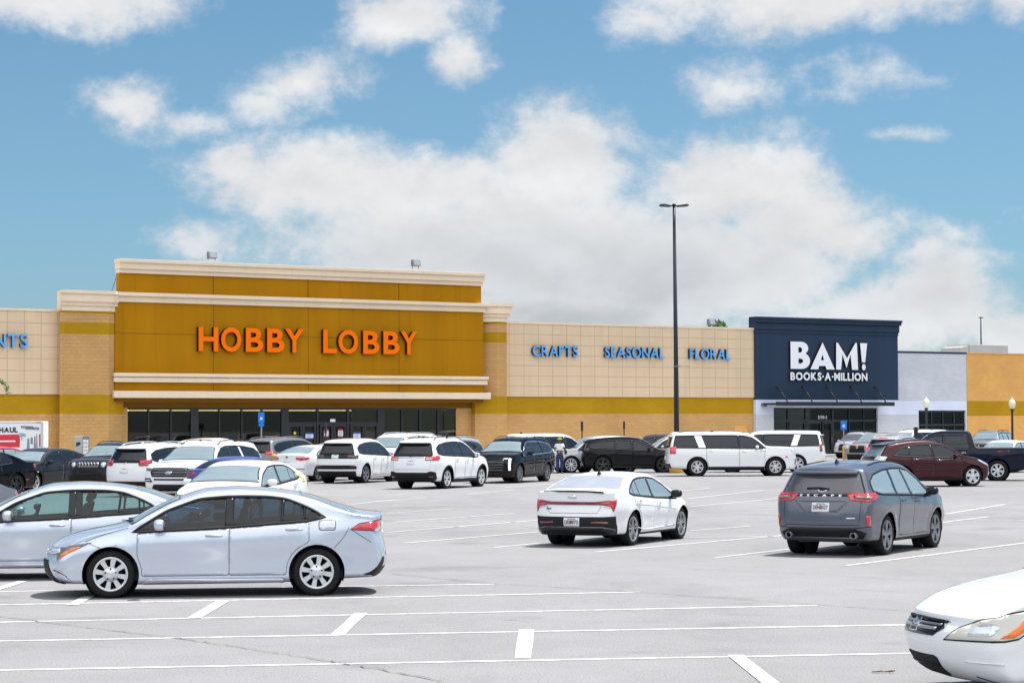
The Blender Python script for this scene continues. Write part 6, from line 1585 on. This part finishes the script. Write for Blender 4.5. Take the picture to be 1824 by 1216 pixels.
c.end(True, rel(c, True, [(-.32, .72), (-.28, .82), (.10, .93), (.32, .96), (.14, .82), (-.06, .72)]), M['clear_lens'], 'headlight', .012); c.end(True, rect(-.42, .42, .55, .80, .04), M['alloy_dark'], 'grille', .010, False); c.end(True, rel(c, True, [(-.2, .42), (-.02, .42), (-.02, .52), (-.2, .52)]), M['clear_lens'], 'fog_light', .012)
c.end(False, rel(c, False, [(-.28, .88), (.20, .88), (.22, 1.08), (-.1, 1.12), (-.28, 1.05)]), M['clear_lens'], 'taillight', .014); c.plate(False, .8); c.end(False, strip([(-.35, .95), (.35, .95)], .05), M['chrome'], 'tail_bar', .010, False)
c.side(strip([(1.5, .60), (3.2, .64)], .03), c.paint, 'body_moulding', .014); c.sill(.10); c.rails('plastic', .44, .82, .02)
# pickup
c = mk('dark navy pickup with short bed facing left, at the right edge behind the maroon SUV', 'pickup', 'navy', 5.9, 2.03, 1.94, 3.68, .95, .41, 'RL', 1777, 856, 168, rim=('alloy', 6, .05, .045, .15, .62), arch=.48, cat='pickup', name='pickup_truck', chrome_handle=True)
c.end(False, rel(c, False, [(-.14, .95), (.10, .95), (.10, 1.22), (-.14, 1.22)]), M['red_lens'], 'taillight', .014); c.end(True, rel(c, True, [(-.3, .95), (-.3, 1.15), (.12, 1.15), (.05, .95)]), M['clear_lens'], 'headlight', .01); c.end(True, rect(-.62, .62, .7, 1.15, .05), M['alloy_dark'], 'grille', .01, False)
M['badge_red'] = plain('dull_red_badge', (.10, .012, .02), .4, var=0)
c.side(strip([(4.62, 1.14), (5.12, 1.14)], .075), M['badge_red'], 'badge', .008); c.end(False, [(-.9, .48), (.9, .48), (.95, .66), (-.95, .66)], M['chrome'], 'rear_bumper', .03, False); c.plate(False, .57); c.sill(.08)
c.side(strip([(3.69, .60), (3.69, 1.26)], .02), M['gap'], 'bed_gap', .003, thick=.003)
# far right
c = mk('grey boxy SUV with pale windscreen, behind the pickup bed by the far lamp post', 'boxy', 'midgrey', 4.9, 1.92, 1.80, 2.9, .9, .37, 'FL', 1777, 823, 242, rim=RIM['six'], glass='glass_light'); fit(c); c.rails('plastic')
c = mk('white car roof and windows showing above the pickup bed', 'sedan', 'white', 4.6, 1.80, 1.46, 2.7, .93, .32, 'FL', 1800, 842, 236, rim=RIM['five'], glass='glass_light'); fit(c)
c = mk('dark grey car at the left edge with black trunk spoiler, behind the clear-windowed silver sedan', 'sedan', 'midgrey', 4.7, 1.82, 1.44, 2.75, .95, .33, 'RL', -14, 975, 243, rim=RIM['five']); fit(c); c.end(False, strip([(-.6, 1.09), (.6, 1.09)], .05), M['gloss_black'], 'trunk_spoiler', .05, False)
# ------------------------------------------------------------------ street furniture
M['sign_blue'] = plain('blue_sign', (.005, .19, .72), .4, var=.02); M['sign_white'] = plain('sign_white', (.8, .82, .85), .4, var=0)
M['post_steel'] = plain('post_steel', (.35, .36, .38), .5, metal=.4); M['yellow_paint'] = plain('yellow_paint', (.72, .38, .03), .6, var=.1, vscale=5)
M['pole_dark'] = plain('dark_bronze_pole', (.022, .026, .036), .42, metal=.2, var=.1); M['globe'] = plain('frosted_globe', (.78, .75, .58), .35, var=.03)
def at(px, py_ground): return gnd(px, py_ground)
def spx(py): return (py - 757) / 2.25
def zat(px, py, y):                                                 # height of a point seen at (px,py) at forward distance y
    d = ray(px, py); return CAMH + d.z * y / d.y
# tall light pole with four flat heads on a yellow concrete base
b = gnd(1206, 842); yb = b.y
e = empty('light_pole', b, 0, 'tall dark parking lot light pole with four flat lamp heads on a yellow base', 'light pole')
m = MB(); m.lathe([(0, 0), (.36, 0), (.36, .30), (.33, .36), (0, .36)], 24); m.build('base', M['yellow_paint'], e)
zt = zat(1201, 366, yb); m = MB(); m.tube([(0, 0, .36), (-.02, 0, zt * .5), (-.06, 0, zt)], [.135, .10, .065], 14); m.lathe([(0, zt), (.09, zt), (.09, zt + .06), (0, zt + .10)], 12, 'z', (-.06, 0, 0)); m.box(-.12, .12, -.12, .12, .36, .42); m.build('pole', M['pole_dark'], e)
for k, (dx, dy) in enumerate(((1, -.35), (1, .6), (-1, -.6), (-1, .35))):
    m = MB(); v = Vector((dx, dy, 0)).normalized(); n = Vector((-v.y, v.x, 0))
    p0 = Vector((-.06, 0, zt - .02)); m.tube([p0, p0 + v * .24], .03, 8); a = p0 + v * .22; bq = p0 + v * .68
    for (s, t) in ((-.03, .035),): pass
    vs = [a - n * .10 + Vector((0, 0, -.02)), a + n * .10 + Vector((0, 0, -.02)), bq + n * .16 + Vector((0, 0, .02)), bq - n * .16 + Vector((0, 0, .02))]
    m.add([q + Vector((0, 0, -.03)) for q in vs] + [q + Vector((0, 0, .035)) for q in vs], [(0, 3, 2, 1), (4, 5, 6, 7), (0, 1, 5, 4), (1, 2, 6, 5), (2, 3, 7, 6), (3, 0, 4, 7)]); m.build('lamp_head', M['pole_dark'], e)
zc = zat(1204, 652, yb); m = MB(); m.tube([(-.10, -.12, zc), (.62, -.12, zc + .01)], .018, 6); m.box(-.13, .13, -.13, .13, zc - .03, zc + .03); m.build('bracket', M['steel'], e)
# acorn lamps
for px, pyt, pyg, lab in ((1651, 708, 822, 'black post lamp with pale acorn globe in front of the grey block wall'), (1804, 709, 824, 'black post lamp with pale acorn globe in front of the peach wall')):
    b = gnd(px, pyg); z1 = zat(px, pyt, b.y); e = empty('post_lamp', b, 0, lab, 'lamp', 'acorn post lamps along the shops')
    m = MB(); m.lathe([(0, 0), (.17, 0), (.17, .12), (.10, .35), (.07, .8), (.062, z1 - .75), (.10, z1 - .70), (.12, z1 - .62), (0, z1 - .60)], 14); m.build('post', M['pole_dark'], e)
    m = MB(); m.lathe([(.0, z1 - .61), (.11, z1 - .60), (.19, z1 - .42), (.20, z1 - .28), (.15, z1 - .14), (.07, z1 - .07), (.04, z1 - .02), (.015, z1 + .05), (0, z1 + .06)], 18); m.build('globe', M['globe'], e)
# accessible parking signs
def wheelchair(parent, x, z, s, y):
    m = MB(); m.lathe([(0, -.004), (.055 * s, -.004), (.055 * s, .002), (0, .002)], 12, 'y', (x + .02 * s, y, z + .20 * s))
    m.tube([(x + .02 * s, y, z + .14 * s), (x + .03 * s, y, z - .02 * s), (x + .13 * s, y, z - .03 * s), (x + .18 * s, y, z - .16 * s)], .022 * s, 6)
    pts = [(x - .02 * s + .13 * s * math.cos(t), y, z - .06 * s + .13 * s * math.sin(t)) for t in np.linspace(2.0, 6.0, 12)]; m.tube(pts, .02 * s, 6)
    m.build('wheelchair_symbol', M['sign_white'], parent)
def ada(px, pyg, pt, pb, w, label, sub=None, bollard=None):
    b = gnd(px, pyg); y = b.y; e = empty('parking_sign', b, 0, label, 'sign'); z1, z0 = zat(px, pt, y), zat(px, pb, y); s = FPX / y
    m = MB(); m.box(-.03, .03, -.015, .015, 0, z1 - .02); m.build('post', M['post_steel'], e)
    hw = w / s / 2; m = MB(); m.prism(rnd(rect(-hw, hw, z0, z1), .04), -.03, -.018, 'y'); m.build('sign_face', M['sign_blue'], e)
    m = MB(); q = hw * .36; zc = z0 + (z1 - z0) * .42; m.prism(rnd(rect(-q, q, zc - q * 1.2, zc + q * 1.2), .02), -.034, -.030, 'y'); o = m.build('symbol_panel', M['sign_white'], e)
    wheelchair(e, 0, zc, q * 2.2, -.037)
    for o_ in e.children:
        if o_.name.startswith('wheelchair_symbol'): o_.data.materials[0] = M['sign_blue']
    m = MB(); zz = z1 - (z1 - z0) * .16; m.box(-hw * .66, hw * .66, -.033, -.030, zz - .02, zz + .03); m.build('lettering_bar', M['sign_white'], e) if False else None
    if sub:
        z3, z2 = zat(px, sub[0], y), zat(px, sub[1], y); m = MB(); m.prism(rnd(rect(-hw * .9, hw * .9, z2, z3), .02), -.03, -.018, 'y'); m.build('sub_sign', M['sign_blue'], e)
    if bollard:
        zb = zat(px, bollard, y); m = MB(); m.lathe([(0, 0), (.085, 0), (.085, zb - .03), (.06, zb), (0, zb)], 16); m.build('bollard', M['yellow_paint'], e)
ada(465.5, 838, 734, 753, 11, 'blue accessible parking sign with smaller plate beneath, in front of the dark shop windows', (754, 759))
ada(1503.5, 824, 749, 765, 11, 'blue accessible parking sign on a yellow bollard in front of the book shop', None, 794)
# signs seen edge-on
def edge_sign(px, pyg, pt, pb, wd, label, tone='metal_dark'):
    b = gnd(px, pyg); y = b.y; e = empty('edge_on_sign', b, 0, label, 'sign'); z1, z0 = zat(px, pt, y), zat(px, pb, y); s = FPX / y
    m = MB(); m.box(-.03, .03, -.03, .03, 0, z1); m.build('post', M['pole_dark'], e)
    m = MB(); hw = wd / s / 2; m.box(-hw, hw, -.19, .19, z0, z1 + .02); m.build('panel', M[tone], e, bevel=.01)
edge_sign(1037, 832, 751, 767, 4, 'thin black sign seen edge-on against the tan wall, above the pale silver SUV')
edge_sign(1112, 832, 751, 764, 3.2, 'thin dark sign seen edge-on against the tan wall, above the black SUV roof')
edge_sign(580, 838, 754, 771, 3.4, 'thin black sign post in front of the shop entrance doors')
edge_sign(1632, 830, 761, 774, 6, 'small black sign box on a post in front of the grey block wall')
# grey mailbox cluster at the left pier
b = gnd(146, 840); y = b.y; e = empty('cabinet', b, math.radians(8), 'pale grey mailbox cabinet standing against the left tan pier', 'cabinet'); s = FPX / y
zt = zat(146, 776, y); m = MB(); m.box(-13 / s, 2 / s, -.3, .3, 0, zt); m.build('cabinet_body', M['concrete'], e, bevel=.015)
m = MB(); m.box(2.1 / s, 12.5 / s, -.32, .3, 0, zt - .02); o = m.build('mailbox_bank', M['steel'], e, bevel=.01)
m = MB()
for i in range(3):
    for k in range(8): x0 = (2.6 + i * 3.2) / s; m.box(x0, x0 + 2.7 / s, -.335, -.319, .15 + k * (zt - .3) / 8, .15 + (k + .85) * (zt - .3) / 8)
m.build('mailbox_door', M['white_sheet'], e)
m = MB(); m.prism([(-10 / s, zt * .70), (-2.5 / s, zt * .76), (-2.2 / s, zt * .83), (-9.5 / s, zt * .82)], -.312, -.3, 'y'); m.build('emblem', M['frame_dark'], e)

# white rental trailer with printed side
M['trailer_red'] = plain('red_panel', (.62, .03, .05), .5, var=.03); M['print_grey'] = plain('grey_print', (.22, .25, .29), .6, var=.2); M['trailer_teal'] = plain('teal_print', (.25, .42, .50), .6); M['green'] = plain('green_print', (.10, .42, .08), .6, var=0)
b = gnd(77, 838); y = b.y; s = FPX / y; e = empty('cargo_trailer', b, math.radians(4), 'white cargo trailer with red panel and dark lettering at the left edge', 'trailer')
ztop_ = zat(60, 750, y); Lt = 4.2
m = MB(); m.box(-Lt, 0, 0, 1.9, .55, ztop_); m.build('box_body', M['white_sheet'], e, bevel=.03)
m = MB(); m.box(-Lt, .0, -.012, -.001, ztop_ - .10, ztop_ - .02); m.box(-.14, 0, -.014, -.001, .56, ztop_ - .11); m.build('edge_frame', M['alloy'], e)
X = lambda px: (px - 77) / s
Zp = lambda py: zat(60, py, y)
m = MB(); m.prism([(X(-60), Zp(796)), (X(35.5), Zp(796)), (X(36), Zp(781)), (X(34), Zp(773)), (X(-60), Zp(775))], -.010, -.001, 'y'); m.build('red_panel', M['trailer_red'], e)
m = MB(); m.box(X(-30), X(28), -.013, -.0101, Zp(786.5), Zp(784)); m.build('small_print', M['sign_white'], e)
m = MB(); m.box(X(-20), X(12), -.012, -.001, Zp(801), Zp(799)); m.build('green_print', M['green'], e)
m = MB(); rn = random.Random(4)
for (a0, a1, b0, b1) in ((37, 60, 758, 762), (45, 70, 760, 764.5), (64, 67, 772, 800), (60, 64, 776, 800), (54, 59, 778, 790), (48, 53, 780, 800)):
    m.prism([(X(a0), Zp(b1)), (X(a1), Zp(b1 + 1)), (X(a1 - .8), Zp(b0 + .6)), (X(a0 + 1), Zp(b0))], -.010, -.001, 'y')
m.build('grey_print', M['print_grey'], e)
m = MB()
for (a0, a1, b0, b1) in ((35, 46, 770, 779), (38, 41, 779, 784)): m.prism([(X(a0), Zp(b1)), (X(a1), Zp(b1 - 2)), (X(a1), Zp(b0 + 2)), (X(a0), Zp(b0))], -.009, -.001, 'y')
m.build('teal_print', M['trailer_teal'], e)
m = MB(); m.box(X(69.5), X(72), -.012, -.001, Zp(795), Zp(773)); m.box(X(64), X(72), -.013, -.0125, Zp(753), Zp(751)); m.build('red_trim', M['trailer_red'], e)
L_ = layout('U-HAUL', .05, .06); X1 = max(v.x for vs, f in L_ for v in vs); hs = [v.y for v in L_[0][0]]; u0, u1 = X(-14), X(32)
for vs, fs in L_:
    xs = [v.x for v in vs]; ys = [v.y for v in vs]; f = lambda t: u0 + t / X1 * (u1 - u0); g_ = lambda t: Zp(770) + (t - min(hs)) / (max(hs) - min(hs)) * (Zp(760.5) - Zp(770))
    extrude_glyph(vs, fs, (f(min(xs)), f(max(xs)), g_(min(ys)), g_(max(ys))), -.014, -.001, [M['frame_dark'], M['frame_dark']], e)
for x in (-Lt * .55, -Lt * .35):
    m = MB(); m.lathe([(0, -.1), (.2, -.1), (.34, -.08), (.34, .08), (0, .08)], 24, 'y', (x, .12, .34)); m.build('wheel', M['rubber'], e)
m = MB(); m.box(-Lt - 1.2, 0, .85, 1.05, .42, .54); m.box(-Lt, 0, .05, 1.85, .45, .549); m.build('chassis', M['metal_dark'], e)

# ------------------------------------------------------------------ foliage
def leaf_mat(name, col):
    m, N, L, b = principled(name)
    g = N.new('ShaderNodeNewGeometry'); r = N.new('ShaderNodeMapRange'); r.inputs['To Min'].default_value = .65; r.inputs['To Max'].default_value = 1.35
    L.new(g.outputs['Random Per Island'], r.inputs['Value']); h = N.new('ShaderNodeVectorMath'); h.operation = 'SCALE'; h.inputs[0].default_value = col; L.new(r.outputs[0], h.inputs['Scale'])
    L.new(h.outputs[0], b.inputs['Base Color']); b.inputs['Roughness'].default_value = .55
    t = N.new('ShaderNodeBsdfTranslucent'); L.new(h.outputs[0], t.inputs[0]); mx = N.new('ShaderNodeMixShader'); mx.inputs[0].default_value = .3
    L.new(b.outputs[0], mx.inputs[1]); L.new(t.outputs[0], mx.inputs[2]); L.new(mx.outputs[0], N['Material Output'].inputs[0]); return m
M['leaf'] = leaf_mat('bright_leaf', (.10, .19, .035)); M['leaf_dark'] = leaf_mat('tree_leaf', (.055, .115, .028)); M['bark'] = plain('bark', (.10, .08, .06), .9, bump=.4, bscale=20)
def leaves(m, c, rx, ry, rz, n, size, rn, hollow=.35):
    for _ in range(n):
        while True:
            p = Vector((rn.uniform(-1, 1), rn.uniform(-1, 1), rn.uniform(-1, 1)))
            if hollow < p.length < 1: break
        q = Vector((c[0] + p.x * rx, c[1] + p.y * ry, c[2] + p.z * rz)); a = Vector((rn.gauss(0, 1), rn.gauss(0, 1), rn.gauss(0, 1))).normalized(); b_ = a.orthogonal().normalized(); s_ = size * rn.uniform(.6, 1.4)
        m.add([q - a * s_, q + b_ * s_ * .45, q + a * s_, q - b_ * s_ * .45], [(0, 1, 2, 3)])
def shrub(px, pyg, w, h, label, n=500):
    b = gnd(px, pyg); s = FPX / b.y; e = empty('shrub', b, 0, label, 'shrub'); rn = random.Random(int(px)); m = MB(); W_, H_ = w / s, h / s
    for k in range(7): leaves(m, (rn.uniform(-.6, .6) * W_ / 2, rn.uniform(-.4, .4) * W_ / 2, H_ * rn.uniform(.4, .75)), W_ * .26, W_ * .26, H_ * .30, n // 7, .055, rn, .2)
    m.build('foliage', M['leaf'], e); t = MB()
    for k in range(5): t.tube([(0, 0, 0), (rn.uniform(-.3, .3) * W_, rn.uniform(-.2, .2) * W_, H_ * .7)], .02, 5)
    t.build('stems', M['bark'], e)
shrub(1078, 834, 70, 38, 'low green shrub showing between the black SUV hood and the silver SUV', 900)
shrub(1822, 826, 46, 42, 'bright green rounded shrub at the right edge below the peach wall', 900)
shrub(874, 826, 26, 32, 'small green shrub at the foot of the right tan pier', 400)
def tree(pos, h, cr, label, n=2600, leafm='leaf_dark', size=.22, seed=1):
    e = empty('tree', pos, 0, label, 'tree'); rn = random.Random(seed); t = MB(); t.tube([(0, 0, 0), (.1, 0, h * .4), (-.1, .1, h * .75)], [.28, .2, .08], 9)
    m = MB()
    for k in range(16):
        a = rn.uniform(0, 6.28); r_ = cr * rn.uniform(.2, .85); z = h * rn.uniform(.70, .97); c_ = (r_ * math.cos(a), r_ * math.sin(a), z - (r_ / cr) ** 2 * h * .12)
        t.tube([(0, 0, h * rn.uniform(.3, .6)), (c_[0] * .6, c_[1] * .6, c_[2] - .3), c_], [.09, .05, .015], 6)
        leaves(m, c_, cr * .36, cr * .36, cr * .24, n // 16, size, rn, .25)
    t.build('trunk', M['bark'], e); m.build('crown', M[leafm], e)
def behind(px, py_top, dist):
    d = ray(px, py_top); return Vector((d.x * dist / d.y, dist, 0)), (CAMH + d.z * dist / d.y) * 1.03
p, h = behind(1270, 574, 230); tree(p, h, 2.6, 'green treetop showing over the beige wall behind the floodlight', seed=3)
p, h = behind(1736, 611, 260); tree(p, h, 2.2, 'tiny green treetop showing beside the rooftop unit', seed=5, n=1500)
# branch of a near tree entering at the left edge
b = gnd(-70, 870); e = empty('tree', b, 0, 'leafy branch of a small tree reaching in at the left edge', 'tree'); y = b.y; s = FPX / y; rn = random.Random(11)
t = MB(); t.tube([(0, 0, 0), (-.05, .1, 1.8), (.1, 0, 3.2)], [.11, .085, .05], 9); m = MB()
q = lambda px, py: Vector(((px + 70) / s, rn.uniform(-.2, .2), zat(px, py, y)))
for pts in ([(-66, 740), (-30, 690), (-6, 676), (8, 684), (16, 702)], [(-60, 730), (-30, 668), (-8, 664)], [(-55, 735), (-25, 705), (-5, 702)], [(-70, 730), (-90, 670), (-100, 640)], [(-66, 725), (-50, 650), (-40, 630)]):
    P_ = [q(*p) for p in pts]; t.tube(P_, [.04, .03, .018, .010, .006][:len(P_)], 6)
    for a, b_ in zip(P_[1:-1], P_[2:]):
        for k in range(5): leaves(m, a.lerp(b_, k / 5), .10, .10, .10, 9, .05, rn, 0)
t.build('trunk', M['bark'], e); m.build('crown', M['leaf'], e)

# ------------------------------------------------------------------ people
M['skin_dark'] = plain('brown_skin', (.12, .055, .032), .55, var=.05); M['skin_light'] = plain('fair_skin', (.55, .32, .24), .55, var=.05)
M['tee_white'] = plain('white_tee', (.74, .74, .78), .85, var=.05); M['jeans'] = plain('navy_jeans', (.018, .03, .105), .85, var=.12); M['lavender'] = plain('lavender_top', (.34, .36, .72), .85, var=.08)
M['hair_olive'] = plain('yellow_green_hat', (.28, .25, .035), .8, var=.2, vscale=14); M['hair_blond'] = plain('blond_hair', (.42, .27, .12), .7, var=.25, vscale=20); M['hair_black'] = plain('black_hair', (.02, .015, .012), .7)
M['shoe'] = plain('dark_shoe', (.02, .02, .025), .7); M['bag'] = plain('black_bag', (.02, .02, .022), .6)
def skin(name, chains, mat, parent, sub=2, root=None):
    """chains of (x,y,z,r) joined where points coincide -> one smooth tapering surface"""
    vs, rs, es, idx = [], [], [], {}
    def vid(p):
        k = (round(p[0], 3), round(p[1], 3), round(p[2], 3))
        if k not in idx: idx[k] = len(vs); vs.append(p[:3]); rs.append(p[3])
        return idx[k]
    for ch in chains:
        for a, b in zip(ch[:-1], ch[1:]):
            i, j = vid(a), vid(b)
            if i != j: es.append((i, j))
    me = bpy.data.meshes.new(name); me.from_pydata(vs, es, []); o = bpy.data.objects.new(name, me); COL.objects.link(o)
    sk = o.modifiers.new('s', 'SKIN'); sk.use_smooth_shade = True; ss = o.modifiers.new('d', 'SUBSURF'); ss.levels = sub; ss.render_levels = sub
    for i, r in enumerate(rs): me.skin_vertices[0].data[i].radius = (r, r)
    for v in me.skin_vertices[0].data: v.use_root = False
    me.skin_vertices[0].data[0].use_root = True
    dg = bpy.context.evaluated_depsgraph_get(); new = bpy.data.meshes.new_from_object(o.evaluated_get(dg)); bpy.data.objects.remove(o)
    new.materials.clear(); new.materials.append(M[mat])
    for p in new.polygons: p.use_smooth = True
    return link(bpy.data.objects.new(name, new), parent)
def hand(base, d, side, r=.009):
    """palm and five fingers hanging from a wrist; d = direction of the fingers"""
    d = Vector(d).normalized(); w = Vector(side).normalized(); base = Vector(base); pal = base + d * .075
    ch = [[(*base, .026), (*(base + d * .04), .034), (*pal, .034)]]
    for k, l in enumerate((.065, .078, .072, .055)):
        o = w * ((k - 1.5) * .019); f = pal + o; n = d.cross(w) * .012
        ch.append([(*pal, .034), (*(f + d * .02), r), (*(f + d * (.02 + l * .5) + n * .4), r * .95), (*(f + d * (.02 + l) + n), r * .8)])
    th = base + d * .03 - w * .03; ch.append([(*(base + d * .04), .034), (*(th + d * .02 - w * .015), .011), (*(th + d * .06 - w * .025), .009)])
    return ch
def person(loc, rz, label, H=1.66, skinm='skin_dark', top='tee_white', legs='jeans', hair='hair_olive', pose='stand', hat=True, bag=True):
    e = empty('person', loc, rz, label, 'person'); k = H / 1.66
    S_ = lambda x, y, z, r: (x * k, y * k, z * k, r * k)
    # faces -Y locally; arms bent, hands together in front
    pel = S_(0, 0, .88, .125); bely = S_(0, .0, 1.05, .125); ch = S_(0, .0, 1.25, .135); nk0 = S_(0, .005, 1.395, .06); nk = S_(0, -.005, 1.455, .048); hd = S_(0, -.03, 1.53, .078); hd2 = S_(0, -.03, 1.585, .074)
    chains = [[pel, bely, ch, nk0, nk, hd, hd2]]
    la = []
    for sx in (1, -1):
        sh = S_(.165 * sx, .0, 1.34, .052); elb = S_(.235 * sx, .03, 1.08, .038); wr = S_(.07 * sx, -.20, 1.045, .026)
        chains.append([ch, sh, elb, wr]); d = Vector((-sx * .8, -.55, -.05)); chains += [[wr] + hc for hc in hand(wr[:3], d, (0, .15, 1))][:6]
        hip = S_(.085 * sx, 0, .84, .085); kn = S_(.095 * sx, -.01, .47, .055); an = S_(.10 * sx, .015, .085, .038)
        chains.append([pel, hip, kn, an, S_(.105 * sx, -.12, .035, .032)])
    body = skin('body', chains, skinm, e, 1)
    # trousers, shirt
    tr = [[S_(0, 0, .93, .145), S_(0, 0, .86, .145)]]
    for sx in (1, -1): tr.append([S_(0, 0, .86, .145), S_(.095 * sx, 0, .76, .108), S_(.10 * sx, -.01, .47, .082), S_(.105 * sx, .01, .09, .080)])
    skin('trousers', tr, legs, e, 1)
    st = [[S_(0, 0, .92, .150), S_(0, 0, 1.06, .143), S_(0, 0, 1.25, .152), S_(0, .005, 1.38, .08)]]
    for sx in (1, -1): st.append([S_(0, 0, 1.25, .152), S_(.165 * sx, 0, 1.335, .066), S_(.215 * sx, .018, 1.20, .062)])
    skin('shirt', st, top, e, 1)
    m = MB()
    for sx in (1, -1): m.ball((.105 * sx * k, -.06 * k, .035 * k), .045 * k, .125 * k, .038 * k, 12, 7)
    m.build('shoes', M['shoe'], e)
    m = MB(); hz = 1.605 * k; m.ball((0, -.015 * k, hz - .01), .098 * k, .108 * k, .085 * k, 14, 9)
    if hat: m.lathe([(0, hz + .005), (.10 * k, hz), (.15 * k, hz - .02), (.15 * k, hz - .028), (.10 * k, hz - .015)], 18, 'z', (0, -.02 * k, 0))
    m.build('hat' if hat else 'hair', M[hair], e)
    f = MB()
    f.ball((0, -.115 * k, 1.535 * k), .012 * k, .02 * k, .02 * k, 8, 6)
    for sx in (1, -1): f.ball((.08 * k * sx, -.03 * k, 1.54 * k), .012 * k, .022 * k, .03 * k, 8, 6)
    f.build('face_features', M[skinm], e)
    ey = MB()
    for sx in (1, -1): ey.ball((.03 * k * sx, -.098 * k, 1.56 * k), .012 * k, .008 * k, .008 * k, 8, 5)
    ey.ball((0, -.102 * k, 1.492 * k), .022 * k, .006 * k, .006 * k, 8, 5); ey.build('eyes_and_mouth', M['hair_black'], e)
    if bag:
        o = MB(); o.ball((.29 * k, .03, 1.0 * k), .06, .13, .12, 12, 8, 0, .7); o.tube([(.28 * k, .02, 1.1 * k), (.20 * k, .02, 1.36 * k), (.17 * k, .03, 1.42 * k)], .012, 6)
        o = o.build('shoulder_bag', M['bag'], e)
    return e
person(gnd(997, 843), math.radians(8), 'person in white tee, navy jeans and yellow-green hat standing between parked SUVs')
person(gnd(488, 905) + Vector((0, .0, 0)), math.radians(200), 'person with blond bun and lavender top standing beyond the white sedan', H=1.48, skinm='skin_light', top='lavender', legs='jeans', hair='hair_blond', hat=False, bag=False)
person(gnd(520, 880), math.radians(160), 'blond child with only the head showing above the white sedan trunk', H=.86, skinm='skin_light', top='lavender', legs='lavender', hair='hair_blond', hat=False, bag=False)
person(gnd(263, 838), math.radians(20), 'person with short dark hair whose head shows over the white crossover roof', H=1.78, skinm='skin_dark', top='jeans', legs='jeans', hair='hair_black', hat=False, bag=False)
